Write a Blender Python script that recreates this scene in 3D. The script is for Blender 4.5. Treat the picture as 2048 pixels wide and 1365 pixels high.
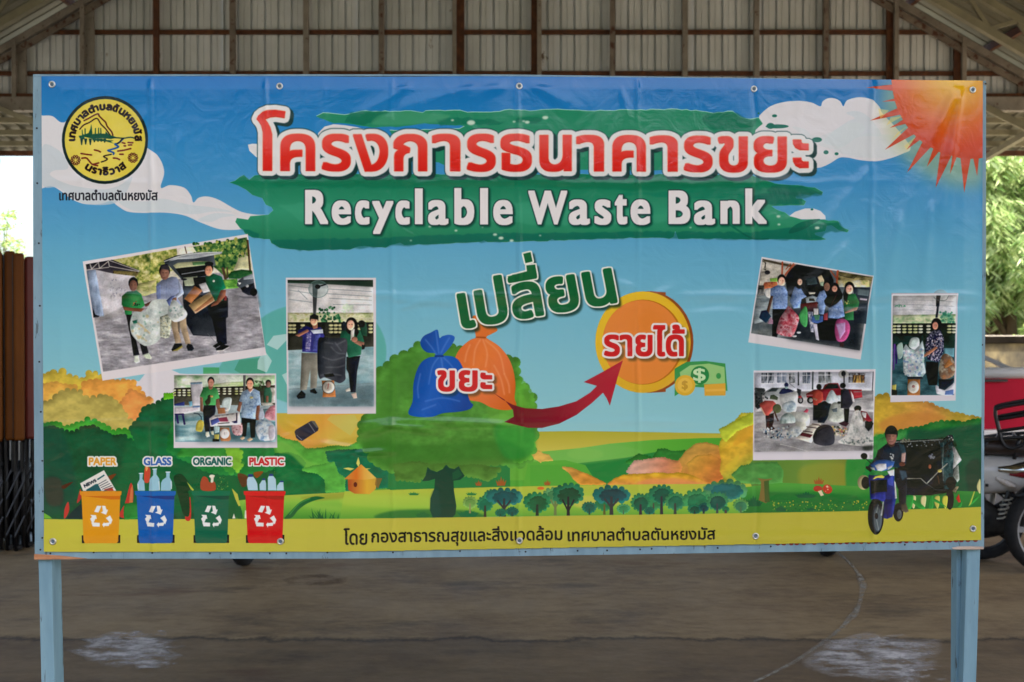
import bpy, bmesh, math, random
import numpy as np
from mathutils import Vector, Matrix, Euler
FOC = 40/36*2048.0; PITCH = math.atan((682.5-660)/FOC); EYE = 1.6
def view_of(P):
    x, y, z = P[0], P[1], P[2]-EYE; d = y*math.cos(PITCH)-z*math.sin(PITCH); u = y*math.sin(PITCH)+z*math.cos(PITCH)
    return 1024+x/d*FOC, 682.5-u/d*FOC
BOARD = Matrix.Translation((-1.20320, 2.86893, 1.02238)) @ Matrix.Rotation(.0425620, 4, 'Z') @ Matrix.Rotation(.0043546, 4, 'X') @ Matrix.Rotation(-.0013934, 4, 'Y')
def board_point(u, v, w=0.0): return BOARD @ Vector((u, -w, v))
# ============================================================ camera, sky, sun, exposure
for o in list(bpy.data.objects): bpy.data.objects.remove(o)
SC = bpy.context.scene; COL = SC.collection
cam_d = bpy.data.cameras.new('camera'); cam = bpy.data.objects.new('camera', cam_d); COL.objects.link(cam)
cam.location = (0, 0, EYE); cam.rotation_euler = (math.pi/2-PITCH, 0, 0)
cam_d.lens = 40; cam_d.sensor_width = 36; cam_d.clip_end = 2000; cam_d.clip_start = .05
cam_d.dof.use_dof = True; cam_d.dof.focus_distance = 2.92; cam_d.dof.aperture_fstop = 7.1
SC.camera = cam
world = bpy.data.worlds.new('World'); SC.world = world; world.use_nodes = True
SUN_EL, SUN_AZ = math.radians(54), math.radians(132)      # azimuth clockwise from +Y
wn = world.node_tree.nodes; sky = wn.new('ShaderNodeTexSky'); sky.sky_type = 'NISHITA'; sky.sun_disc = False
sky.sun_elevation = SUN_EL; sky.sun_rotation = SUN_AZ; sky.dust_density = 4.0; sky.air_density = 1.0; sky.ozone_density = 1.0
world.node_tree.links.new(sky.outputs[0], wn['Background'].inputs[0]); wn['Background'].inputs[1].default_value = 0.15
sun_d = bpy.data.lights.new('sun', 'SUN'); sun_d.energy = 3.2; sun_d.angle = math.radians(.55); sun_d.color = (1, .94, .82)
sun = bpy.data.objects.new('sun', sun_d); COL.objects.link(sun)
sv = Vector((math.sin(SUN_AZ)*math.cos(SUN_EL), math.cos(SUN_AZ)*math.cos(SUN_EL), math.sin(SUN_EL)))
sun.rotation_euler = sv.to_track_quat('Z', 'Y').to_euler(); sun.location = (0, 0, 30)
SC.view_settings.view_transform = 'Standard'; SC.view_settings.look = 'None'; SC.view_settings.gamma = 1
SC.view_settings.exposure = 1.76
SC.cycles.max_bounces = 10; SC.cycles.diffuse_bounces = 6; SC.cycles.use_denoising = True

# ============================================================ helpers
def at(px, py, Y):                                        # a place in the world seen at a design position, at depth Y
    d = Vector((math.cos(0)*(px-1024)/FOC, math.cos(PITCH)+((682.5-py)/FOC)*math.sin(PITCH), -math.sin(PITCH)+((682.5-py)/FOC)*math.cos(PITCH)))
    return Vector((0, 0, EYE))+d*(Y/d.y)
class MB:
    def __init__(s): s.v = []; s.f = []; s.sm = False
    def add(s, vs, fs):
        n = len(s.v); s.v += [tuple(v) for v in vs]; s.f += [tuple(i+n for i in f) for f in fs]; return s
    def box(s, a, b, M=None):
        x0, y0, z0 = a; x1, y1, z1 = b
        vs = [Vector(p) for p in ((x0, y0, z0), (x1, y0, z0), (x1, y1, z0), (x0, y1, z0), (x0, y0, z1), (x1, y0, z1), (x1, y1, z1), (x0, y1, z1))]
        if M: vs = [M @ v for v in vs]
        return s.add(vs, [(0, 3, 2, 1), (4, 5, 6, 7), (0, 1, 5, 4), (1, 2, 6, 5), (2, 3, 7, 6), (3, 0, 4, 7)])
    def bar(s, p, q, w, h=None, up=(0, 0, 1)):            # square bar between two points
        p, q = Vector(p), Vector(q); h = h or w; d = (q-p).normalized(); u = Vector(up)
        if abs(d.dot(u)) > .98: u = Vector((1, 0, 0))
        r = d.cross(u).normalized()*w/2; u = r.cross(d).normalized()*h/2
        return s.add([p-r-u, p+r-u, p+r+u, p-r+u, q-r-u, q+r-u, q+r+u, q-r+u], [(0, 3, 2, 1), (4, 5, 6, 7), (0, 1, 5, 4), (1, 2, 6, 5), (2, 3, 7, 6), (3, 0, 4, 7)])
    def tube(s, pts_, r, n=8, closed=False, caps=True):
        P_ = [Vector(p) for p in pts_]; m = len(P_); R_ = r if hasattr(r, '__len__') else [r]*m; vs = []; prev = None
        for i in range(m):
            a = P_[i-1] if (i or closed) else P_[0]; b = P_[(i+1) % m] if (i < m-1 or closed) else P_[-1]; d = (b-a).normalized()
            if prev is None: prev = d.orthogonal().normalized()
            prev = (prev-d*prev.dot(d)).normalized(); w = d.cross(prev)
            for k in range(n): t = 2*math.pi*k/n; vs.append(P_[i]+(prev*math.cos(t)+w*math.sin(t))*R_[i])
        fs = [(i*n+k, i*n+(k+1) % n, ((i+1) % m)*n+(k+1) % n, ((i+1) % m)*n+k) for i in range(m if closed else m-1) for k in range(n)]
        if caps and not closed: fs += [tuple(range(n))[::-1], tuple((m-1)*n+k for k in range(n))]
        return s.add(vs, fs)
    def prism(s, outline2, f, d):                          # outline in a plane mapped by f(x,y)->Vector, thickness vector d
        a = [f(x, y) for x, y in outline2]; n = len(a); d = Vector(d)
        return s.add(a+[p+d for p in a], [tuple(range(n))[::-1], tuple(range(n, 2*n))]+[(i, (i+1) % n, n+(i+1) % n, n+i) for i in range(n)])
    def lathe(s, prof, c, axis='X', n=24):                 # profile (along, radius)
        vs = []; c = Vector(c)
        for h, r in prof:
            for k in range(n):
                t = 2*math.pi*k/n; q = (h, r*math.cos(t), r*math.sin(t)) if axis == 'X' else (r*math.cos(t), h, r*math.sin(t)) if axis == 'Y' else (r*math.cos(t), r*math.sin(t), h)
                vs.append(c+Vector(q))
        m = len(prof); fs = [(i*n+k, i*n+(k+1) % n, (i+1)*n+(k+1) % n, (i+1)*n+k) for i in range(m-1) for k in range(n)]
        return s.add(vs, fs)
    def loft(s, rings):                                    # rings of equal count, closed with end caps
        n = len(rings[0]); vs = [p for r in rings for p in r]
        fs = [(i*n+k, i*n+(k+1) % n, (i+1)*n+(k+1) % n, (i+1)*n+k) for i in range(len(rings)-1) for k in range(n)]
        fs += [tuple(range(n))[::-1], tuple((len(rings)-1)*n+k for k in range(n))]
        return s.add(vs, fs)
    def mesh(s, name, mat):
        me = bpy.data.meshes.new(name); me.from_pydata(s.v, [], s.f)
        bm = bmesh.new(); bm.from_mesh(me); bmesh.ops.recalc_face_normals(bm, faces=bm.faces); bm.to_mesh(me); bm.free()
        if mat: me.materials.append(mat)
        return me
    def obj(s, name, mat, parent=None, smooth_=False, bevel=0, sub=0):
        me = s.mesh(name, mat); o = bpy.data.objects.new(name, me); COL.objects.link(o)
        if smooth_: me.polygons.foreach_set('use_smooth', [True]*len(me.polygons))
        if bevel: m = o.modifiers.new('bevel', 'BEVEL'); m.width = bevel; m.segments = 2; m.limit_method = 'ANGLE'
        if sub: m = o.modifiers.new('subsurf', 'SUBSURF'); m.levels = sub; m.render_levels = sub
        if parent: o.parent = parent
        return o
def tag(o, label=None, cat=None, group=None, kind=None):
    for k, v in (('label', label), ('category', cat), ('group', group), ('kind', kind)):
        if v: o[k] = v
    return o
def thing(name, label, cat, loc=(0, 0, 0), rz=0, group=None):
    o = bpy.data.objects.new(name, None); o.empty_display_size = .2; COL.objects.link(o); o.location = loc; o.rotation_euler = (0, 0, rz); return tag(o, label, cat, group)
def copy_tree(o, loc=None, rz=None, parent=None, label=None):
    c = o.copy(); COL.objects.link(c)
    if parent: c.parent = parent
    if loc is not None: c.location = loc
    if rz is not None: c.rotation_euler = (0, 0, rz)
    if label: c['label'] = label
    for ch in list(o.children): copy_tree(ch, parent=c)
    return c

# ============================================================ materials
def hexc(h, k=1.0):
    v = [int(h[i:i+2], 16)/255 for i in (0, 2, 4)]
    return tuple((x/12.92 if x <= .04045 else ((x+.055)/1.055)**2.4)*k for x in v)+(1,)
def mat(name, c1, c2=None, scale=8, rough=.6, metal=0, bump=0, stretch=(1, 1, 1), c3=None, lo=.35, hi=.65, detail=5, spots=None, spot_scale=20, spot_at=.65, spec=.5, bscale=None):
    m = bpy.data.materials.new(name); m.use_nodes = True; N = m.node_tree.nodes; Lk = m.node_tree.links.new; b = N['Principled BSDF']
    b.inputs['Roughness'].default_value = rough; b.inputs['Metallic'].default_value = metal; b.inputs['Specular IOR Level'].default_value = spec
    tc = N.new('ShaderNodeTexCoord'); mp = N.new('ShaderNodeMapping'); Lk(tc.outputs['Object'], mp.inputs[0]); mp.inputs['Scale'].default_value = stretch
    out = None
    if c2:
        n = N.new('ShaderNodeTexNoise'); n.inputs['Scale'].default_value = scale; n.inputs['Detail'].default_value = detail; n.inputs['Roughness'].default_value = .6; Lk(mp.outputs[0], n.inputs['Vector'])
        r = N.new('ShaderNodeValToRGB'); Lk(n.outputs[0], r.inputs[0]); e = r.color_ramp.elements; e[0].position = lo; e[1].position = hi; e[0].color = c1; e[1].color = c2
        if c3: x = e.new((lo+hi)/2); x.color = c3
        out = r.outputs[0]
    if spots:
        n2 = N.new('ShaderNodeTexNoise'); n2.inputs['Scale'].default_value = spot_scale; n2.inputs['Detail'].default_value = 6; n2.inputs['Roughness'].default_value = .7; Lk(mp.outputs[0], n2.inputs['Vector'])
        r2 = N.new('ShaderNodeValToRGB'); Lk(n2.outputs[0], r2.inputs[0]); r2.color_ramp.elements[0].position = spot_at; r2.color_ramp.elements[1].position = spot_at+.04
        mx = N.new('ShaderNodeMixRGB'); Lk(r2.outputs[0], mx.inputs[0]); mx.inputs[2].default_value = spots
        if out: Lk(out, mx.inputs[1])
        else: mx.inputs[1].default_value = c1
        out = mx.outputs[0]
    if out: Lk(out, b.inputs['Base Color'])
    else: b.inputs['Base Color'].default_value = c1
    if bump:
        n3 = N.new('ShaderNodeTexNoise'); n3.inputs['Scale'].default_value = bscale or scale*3; n3.inputs['Detail'].default_value = 6; Lk(mp.outputs[0], n3.inputs['Vector'])
        bp = N.new('ShaderNodeBump'); bp.inputs['Strength'].default_value = bump; bp.inputs['Distance'].default_value = .01; Lk(n3.outputs[0], bp.inputs['Height']); Lk(bp.outputs[0], b.inputs['Normal'])
    return m
# ============================================================ the flat print of the vinyl banner
# Board geometry: four corners of the board as measured, turned into metres on the board.
def homography(src, dst):
    A = []; b = []
    for (x, y), (u, v) in zip(src, dst):
        A.append([x, y, 1, 0, 0, 0, -u*x, -u*y]); b.append(u)
        A.append([0, 0, 0, x, y, 1, -v*x, -v*y]); b.append(v)
    h = np.linalg.solve(np.array(A, float), np.array(b, float))
    return np.append(h, 1).reshape(3, 3)
BW, BH = 2.44, 1.22                         # outer size of the board in metres
HM = homography([view_of(board_point(u, v)) for u, v in ((0, BH), (BW, BH), (BW, 0), (0, 0))], [(0, BH), (BW, BH), (BW, 0), (0, 0)])
def board_uv(x, y):
    q = HM @ np.array([x, y, 1.0]); return q[0]/q[2], q[1]/q[2]
PPM = 1150.0                                # print dots per metre
CW, CH = int(BW*PPM), int(BH*PPM)
IMG = np.zeros((CH, CW, 3), np.float32)
rngp = np.random.RandomState(7)

def to_canvas(pts):
    p = np.asarray(pts, float); q = np.c_[p, np.ones(len(p))] @ HM.T
    return np.c_[q[:, 0]/q[:, 2]*PPM, (BH - q[:, 1]/q[:, 2])*PPM]
def F(x0, y0, s):                           # a drawing frame: local units to design units
    return (x0, y0, s)
D = F(0, 0, 1)
def pts(fr, s):
    if isinstance(s, str):
        a = np.array([[float(c) for c in t.split(',')] for t in s.split()])
    else:
        a = np.asarray(s, float)
    return a/fr[2] + np.array([fr[0], fr[1]])
def smooth(p, n=6, closed=True):
    m = len(p); out = []
    for i in range(m if closed else m-1):
        if closed: p0, p1, p2, p3 = p[i-1], p[i], p[(i+1) % m], p[(i+2) % m]
        else: p0, p1, p2, p3 = p[max(i-1, 0)], p[i], p[i+1], p[min(i+2, m-1)]
        for k in range(n):
            t = k/n
            out.append(.5*((2*p1) + (-p0+p2)*t + (2*p0-5*p1+4*p2-p3)*t*t + (-p0+3*p1-3*p2+p3)*t**3))
    if not closed: out.append(p[-1])
    return np.array(out)
def col(c):
    if isinstance(c, str): return np.array([int(c[i:i+2], 16)/255 for i in (0, 2, 4)], np.float32)
    return np.array(c, np.float32)
def coverage(E, pad=0):
    """E: (n,4) directed edges in canvas dots -> mask, x0, y0"""
    x0 = int(max(0, math.floor(min(E[:, 0].min(), E[:, 2].min())) - pad)); x1 = int(min(CW, math.ceil(max(E[:, 0].max(), E[:, 2].max())) + pad + 1))
    y0 = int(max(0, math.floor(min(E[:, 1].min(), E[:, 3].min())) - pad)); y1 = int(min(CH, math.ceil(max(E[:, 1].max(), E[:, 3].max())) + pad + 1))
    if x1 <= x0 or y1 <= y0: return None
    w, h, SS = x1-x0, y1-y0, 4
    xa, ya, xb, yb = E[:, 0]-x0, (E[:, 1]-y0)*SS, E[:, 2]-x0, (E[:, 3]-y0)*SS
    sg = np.where(yb > ya, 1.0, -1.0); lo = np.minimum(ya, yb); hi = np.maximum(ya, yb)
    k0 = np.maximum(np.ceil(lo-.5), 0).astype(int); k1 = np.minimum(np.ceil(hi-.5), h*SS).astype(int)
    n = np.maximum(k1-k0, 0); idx = np.repeat(np.arange(len(E)), n)
    if not len(idx): return None
    k = np.arange(len(idx)) - np.repeat(np.cumsum(n)-n, n) + k0[idx]
    t = (k+.5-ya[idx])/(yb[idx]-ya[idx]); x = np.clip(xa[idx]+t*(xb[idx]-xa[idx]), 0, w-1e-3)
    xi = x.astype(int); f = x-xi; acc = np.zeros((h, w+2), np.float64); r = k//SS
    np.add.at(acc, (r, xi), sg[idx]*(1-f)/SS); np.add.at(acc, (r, xi+1), sg[idx]*f/SS)
    return np.clip(np.abs(np.cumsum(acc, 1)[:, :w]), 0, 1).astype(np.float32), x0, y0
def edges(p): return np.c_[p, np.roll(p, -1, 0)]
def area(p): return .5*np.sum(p[:, 0]*np.roll(p[:, 1], -1)-np.roll(p[:, 0], -1)*p[:, 1])
def orient(p): return p if area(p) > 0 else p[::-1]
def box1(a, r, ax):
    if r < 1: return a
    c = np.cumsum(np.concatenate([np.zeros_like(np.take(a, [0]*(r+1), ax)), a, np.zeros_like(np.take(a, [0]*r, ax))], ax), ax, dtype=np.float64)
    n = a.shape[ax]
    return ((np.take(c, range(2*r+1, 2*r+1+n), ax)-np.take(c, range(0, n), ax))/(2*r+1)).astype(np.float32)
def blur(m, r):
    r = max(1, int(round(r*.6)))
    for _ in range(3): m = box1(box1(m, r, 0), r, 1)
    return m
def dilate(m, r):
    out = m.copy(); H_, W_ = m.shape
    rings = [r*.5, r] if r > 3 else [r]
    for rr in rings:
        for k in range(40):
            dx, dy = int(round(rr*math.cos(k*math.pi/20))), int(round(rr*math.sin(k*math.pi/20)))
            ys, xs = slice(max(0, dy), min(H_, H_+dy)), slice(max(0, dx), min(W_, W_+dx))
            yt, xt = slice(max(0, -dy), min(H_, H_-dy)), slice(max(0, -dx), min(W_, W_-dx))
            np.maximum(out[ys, xs], m[yt, xt], out=out[ys, xs])
    return box1(box1(out, 1, 0), 1, 1) if r > 8 else out
def thicken(m, rx, ry):                      # heavier strokes that keep their square ends
    def mv(a, r, ax):
        out = a.copy(); n = int(r)
        for k in range(1, n+1):
            out = np.maximum(out, np.maximum(np.roll(a, k, ax), np.roll(a, -k, ax)))
        e = np.maximum(np.roll(a, n+1, ax), np.roll(a, -n-1, ax)); return np.maximum(out, e*(r-n))
    return mv(mv(m, rx, 1), ry, 0)
def put(m, x0, y0, c, a=1.0):
    h, w = m.shape; v = IMG[y0:y0+h, x0:x0+w]; m = m[:v.shape[0], :v.shape[1], None]*a
    if callable(c): c = c(x0, y0, v.shape[1], v.shape[0])
    else: c = col(c)
    v[...] = v*(1-m) + c*m
def noise(w, h, cx, cy, seed, octs=3):
    rs = np.random.RandomState(seed); out = np.zeros((h, w), np.float32); amp = 1; tot = 0
    for o in range(octs):
        gx, gy = int(w/cx)+3, int(h/cy)+3; g = rs.rand(gy, gx).astype(np.float32)
        X = np.arange(w)/cx; Y = np.arange(h)/cy; xi = X.astype(int); yi = Y.astype(int); fx = X-xi; fy = Y-yi
        fx = fx*fx*(3-2*fx); fy = (fy*fy*(3-2*fy))[:, None]
        a = g[yi][:, xi]*(1-fx)+g[yi][:, xi+1]*fx; b = g[yi+1][:, xi]*(1-fx)+g[yi+1][:, xi+1]*fx
        out += amp*(a*(1-fy)+b*fy); tot += amp; amp *= .6; cx = max(cx/2, 1); cy = max(cy/2, 1)
    out /= tot; return np.clip((out-.5)*1.7+.5, 0, 1)
def NZ(cols, cx, cy=None, seed=1, octs=3):   # colours picked along a noise value
    C_ = np.array([col(c) for c in cols]); cy = cy or cx
    def f(x0, y0, w, h):
        n = noise(w, h, cx, cy, seed, octs)*(len(C_)-1); i = np.clip(n.astype(int), 0, len(C_)-2); t = (n-i)[..., None]
        return C_[i]*(1-t)+C_[i+1]*t
    return f
def LG(fr, a, b, cols):                      # linear gradient from a to b
    q = to_canvas(pts(fr, [a, b])); C_ = np.array([col(c) for c in cols]); d = q[1]-q[0]; L2 = d@d
    def f(x0, y0, w, h):
        Y, X = np.mgrid[y0:y0+h, x0:x0+w]; t = np.clip(((X-q[0, 0])*d[0]+(Y-q[0, 1])*d[1])/L2, 0, 1)*(len(C_)-1)
        i = np.clip(t.astype(int), 0, len(C_)-2); t = (t-i)[..., None]
        return C_[i]*(1-t)+C_[i+1]*t
    return f
def RG(fr, c, r, cols):
    q = to_canvas(pts(fr, [c, (c[0]+r, c[1])])); R_ = abs(q[1, 0]-q[0, 0]); C_ = np.array([col(k) for k in cols])
    def f(x0, y0, w, h):
        Y, X = np.mgrid[y0:y0+h, x0:x0+w]; t = np.clip(np.hypot(X-q[0, 0], Y-q[0, 1])/R_, 0, 1)*(len(C_)-1)
        i = np.clip(t.astype(int), 0, len(C_)-2); t = (t-i)[..., None]
        return C_[i]*(1-t)+C_[i+1]*t
    return f
MODEL = [0.0]                                # printed snapshots: how strongly each painted form is modelled by light
def P(fr, s, c, sm=0, a=1.0, b=0):           # filled polygon
    p = pts(fr, s)
    if sm: p = smooth(p)
    r = coverage(edges(to_canvas(p)), int(b*3)+(9 if MODEL[0] else 1))
    if not r: return
    put(blur(r[0], b) if b else r[0], r[1], r[2], c, a)
    if MODEL[0] and not b:
        m, x0, y0 = r; q = to_canvas(p); size = min(*(q.max(0)-q.min(0)))
        if 5 < size < 105:
            k = int(min(6, max(1, size*.10))); g_ = blur(m, k*1.6); d = (np.roll(g_, (-k, -k), (0, 1))-np.roll(g_, (k, k), (0, 1)))
            v = IMG[y0:y0+m.shape[0], x0:x0+m.shape[1]]; f_ = (1-MODEL[0]*a*m*d)[..., None]; v[...] = np.clip(v*f_, 0, 1)
def ring(x, y, rx, ry, n=44, rot=0):
    t = np.arange(n)*2*math.pi/n; cx, cy = rx*np.cos(t), ry*np.sin(t)
    return np.c_[x+cx*math.cos(rot)-cy*math.sin(rot), y+cx*math.sin(rot)+cy*math.cos(rot)]
def C(fr, x, y, rx, c, ry=None, a=1.0, b=0, rot=0): P(fr, ring(x, y, rx, ry or rx, rot=rot), c, 0, a, b)
def L(fr, s, w, c, sm=0, a=1.0, b=0):        # stroke, width in frame units
    p = pts(fr, s)
    if sm: p = smooth(p, 5, False)
    p = to_canvas(p); r = w/fr[2]*PPM*BW/1900/2; E = []
    for i in range(len(p)-1):
        d = p[i+1]-p[i]; n = np.hypot(*d)
        if n < 1e-6: continue
        nx = np.array([-d[1], d[0]])/n*r
        E.append(edges(orient(np.array([p[i]+nx, p[i+1]+nx, p[i+1]-nx, p[i]-nx]))))
    if r > .9:
        for q in p: E.append(edges(orient(ring(q[0], q[1], r, r, 10))))
    m = coverage(np.vstack(E), int(b*3)+1)
    if m: put(blur(m[0], b) if b else m[0], m[1], m[2], c, a)
def scatter(fr, s, n, rx, cols, seed, ry=None, a=1.0, rot=None):   # many small dabs inside a polygon
    rs = np.random.RandomState(seed); poly = pts(fr, s); lo, hi = poly.min(0), poly.max(0); by = {}; k = 0
    while k < n:
        q = lo+(hi-lo)*rs.rand(2); ins = False
        for i in range(len(poly)):
            x1, y1 = poly[i]; x2, y2 = poly[i-1]
            if (y1 > q[1]) != (y2 > q[1]) and q[0] < (x2-x1)*(q[1]-y1)/(y2-y1)+x1: ins = not ins
        if not ins: k += .2; continue
        k += 1; e = rs.uniform(.5, 1.2)
        by.setdefault(rs.randint(len(cols)), []).append(edges(orient(to_canvas(ring(q[0], q[1], rx*e/fr[2], (ry or rx)*e/fr[2], 8, rs.uniform(0, 3) if rot is None else rot)))))
    for i in sorted(by):
        m = coverage(np.vstack(by[i]))
        if m: put(m[0], m[1], m[2], cols[i], a)
def lumps(fr, s, r, c, a=1.0, step=1.3, seed=3):  # a shape with a scalloped rim
    p = pts(fr, s); rs = np.random.RandomState(seed); E = [edges(orient(to_canvas(p)))]; r = r/fr[2]
    for i in range(len(p)):
        d = p[(i+1) % len(p)]-p[i]; n = max(1, int(np.hypot(*d)/(r*step)))
        for k in range(n):
            q = p[i]+d*k/n; rr = r*rs.uniform(.75, 1.2); E.append(edges(orient(to_canvas(ring(q[0], q[1], rr, rr, 12)))))
    m = coverage(np.vstack(E), 12)
    if m:                                        # brushed foliage: lighter upper rims, deeper lower sides, mottled fill
        put(m[0], m[1], m[2], c, a); h, w = m[0].shape; k = int(max(1, min(7, r*PPM*BW/1900*.6))); g_ = blur(m[0], k*1.8)
        d = np.roll(g_, (-k, -k//2), (0, 1))-np.roll(g_, (k, k//2), (0, 1)); n = noise(w, h, 26, 18, seed+5, 3)-.5
        v = IMG[m[2]:m[2]+h, m[1]:m[1]+w]; v[...] = np.clip(v*(1-a*m[0]*(.30*d-.22*n))[..., None], 0, 1)
def mottle(fr, s, amt, cx, seed):            # uneven ink density of a printed photograph
    m, x0, y0 = coverage(edges(to_canvas(pts(fr, s)))); h, w = m.shape; v = IMG[y0:y0+h, x0:x0+w]
    for k in range(3): v[..., k] = v[..., k]*(1-m*.75)+box1(box1(v[..., k].copy(), 1, 0), 1, 1)*m*.75
    n = (noise(w, h, cx, cx, seed, 2)-.5)*amt*.5+(noise(w, h, cx*9, cx*7, seed+1, 2)-.5)*amt*1.3
    tone = np.stack([n+.10*amt*(noise(w, h, cx*3, cx*3, seed+2, 2)-.5), n, n-.10*amt*(noise(w, h, cx*3, cx*3, seed+3, 2)-.5)], -1)
    sh = v-np.stack([box1(box1(v[..., k].copy(), 3, 0), 3, 1) for k in range(3)], -1)
    v[...] = v*(1-.16*m[..., None])+.16*m[..., None]*v.mean(-1, keepdims=True)
    v[...] = np.clip(v*(1+tone*m[..., None])+.15*sh*m[..., None], 0, 1)
# ---- lettering: glyph outlines of the program's own font
_glyph = {}
def outline(txt, off=0.0):
    if (txt, off) in _glyph: return _glyph[(txt, off)]
    cu = bpy.data.curves.new('lettering', 'FONT'); cu.body = txt; cu.size = 1; cu.offset = off
    o = bpy.data.objects.new('lettering', cu); bpy.context.scene.collection.objects.link(o)
    dg = bpy.context.evaluated_depsgraph_get(); c2 = o.evaluated_get(dg).to_curve(dg); E = []
    for sp in c2.splines:
        bp = sp.bezier_points; P_ = []
        for i in range(len(bp)):
            p0, p1, p2, p3 = [np.array(v[:2]) for v in (bp[i].co, bp[i].handle_right, bp[(i+1) % len(bp)].handle_left, bp[(i+1) % len(bp)].co)]
            n = 1 if abs(np.cross(p1-p0, p3-p0))+abs(np.cross(p2-p0, p3-p0)) < 1e-6 else 5
            for k in range(n):
                t = k/n; P_.append((1-t)**3*p0+3*t*(1-t)**2*p1+3*t*t*(1-t)*p2+t**3*p3)
        E.append(edges(np.array(P_)))
    E = np.vstack(E); o.evaluated_get(dg).to_curve_clear()
    bpy.data.objects.remove(o); bpy.data.curves.remove(cu); _glyph[(txt, off)] = E
    return E
def text_mask(txt, box, bold=0.0, pad=30, shear=0.0, off=0.0, sq=False):
    
    E = outline(txt, off); X = E[:, (0, 2)]; Y = E[:, (1, 3)]
    x0, x1, y0, y1 = X.min(), X.max(), Y.min(), Y.max()
    U = (X-x0)/(x1-x0); W = 1-(Y-y0)/(y1-y0); U = U+shear*(1-W)
    q = np.array([(box[0], box[1]), (box[2], box[1]), (box[2], box[3]), (box[0], box[3])]) if not hasattr(box[0], '__len__') else np.array(box, float)
    bd = bold; c = q.mean(0)
    q = c+(q-c)*(1-2*bd/np.maximum(np.abs(q-c).max(0)*2, 1e-6))
    def mp(u, w): return (1-u)[:, None]*(1-w)[:, None]*q[0]+u[:, None]*(1-w)[:, None]*q[1]+u[:, None]*w[:, None]*q[2]+(1-u)[:, None]*w[:, None]*q[3]
    A = to_canvas(mp(U[:, 0], W[:, 0])); B = to_canvas(mp(U[:, 1], W[:, 1]))
    m = coverage(np.c_[A, B], pad)
    if bd: m = (thicken(m[0], bd*1.5, bd*1.1) if sq else dilate(m[0], bd*1.5), m[1], m[2])
    return m
def T(txt, box, c, bold=0.0, a=1.0):
    m = text_mask(txt, box, bold); put(m[0], m[1], m[2], c, a)
def canvas_mask(ms):                         # union of several masks
    x0 = min(m[1] for m in ms); y0 = min(m[2] for m in ms)
    x1 = max(m[1]+m[0].shape[1] for m in ms); y1 = max(m[2]+m[0].shape[0] for m in ms)
    M = np.zeros((y1-y0, x1-x0), np.float32)
    for m, a, b in ms:
        v = M[b-y0:b-y0+m.shape[0], a-x0:a-x0+m.shape[1]]; np.maximum(v, m, out=v)
    return M, x0, y0
def shift(m, dx, dy):
    o = np.zeros_like(m); H_, W_ = m.shape
    o[dy:, dx:] = m[:H_-dy, :W_-dx]; return o
# ---------------- sky, clouds and sun of the print
IMG[...] = LG(D, (1000, 150), (1000, 870), ['1c6ab4', '3080c2', '4a92c8', '62a6cb', '72b2cd', '80bbce', '8cc3d0'])(0, 0, CW, CH)
CL = F(0, 0, 2.923); CR = F(1348, 0, 2.923)
P(CL, "180,676 250,678 310,682 380,720 500,640 860,865 935,925 965,1010 945,1100 1000,1086 1080,1100 1120,1145 1135,1187 1165,1160 1215,1152 1280,1170 1360,1215 1420,1243 1500,1258 1560,1262 1480,1300 1430,1340 1300,1345 1180,1305 1080,1262 960,1246 840,1248 750,1240 690,1205 655,1180 590,1196 500,1196 420,1165 360,1120 300,1090 180,1080", 'cfd2dd', 1)
P(CL, "250,860 330,870 390,930 400,990 320,1000 300,1030 420,1085 600,1110 700,1090 780,1040 700,1180 540,1200 430,1160 340,1100 250,1080", 'b9c6d4', 1, .75)
P(CL, "700,1180 860,1180 960,1165 1110,1200 1240,1215 1360,1240 1250,1240 1130,1255 960,1240 790,1235", 'bccbd8', 1, .7)
P(CL, "1160,1290 1260,1250 1380,1262 1300,1275 1240,1300", 'bccbd8', 1, .7)
P(D, "497,291 505,289 530,289 530,318 514,316 500,303", 'd2d5de', 0)
P(D, "637,268 650,255 668,250 690,252 715,256 738,262 742,290 637,290", 'd0d3dc', 0)
P(CR, "440,770 490,700 500,675 560,625 640,600 730,594 800,604 850,626 862,600 885,583 912,577 945,584 968,600 984,626 1005,592 1060,575 1110,576 1155,592 1195,630 1212,668 1300,760 1375,868 1330,902 1250,932 1170,947 1080,940 1010,926 960,927 905,960 850,983 790,985 700,960 440,960", 'd0d1dc', 1)
P(CR, "1000,665 1060,655 1120,680 1190,760 1200,800 1130,800 1060,810 980,860 900,850 870,830 930,770 1010,715 1050,695", 'bdcbd8', 1, .6)
P(CR, "690,750 760,760 810,800 880,790 980,740 1060,720 1110,760 1030,830 960,870 860,860", 'c5d0da', 1, .55)
P(CR, "1100,790 1200,790 1290,800 1340,870 1240,925 1080,925 1000,910 930,870", 'c3ced8', 1, .6)
P(CR, "662,1272 700,1242 760,1222 810,1222 850,1236 878,1265 880,1285 700,1285", 'd4d6df', 0)
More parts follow.
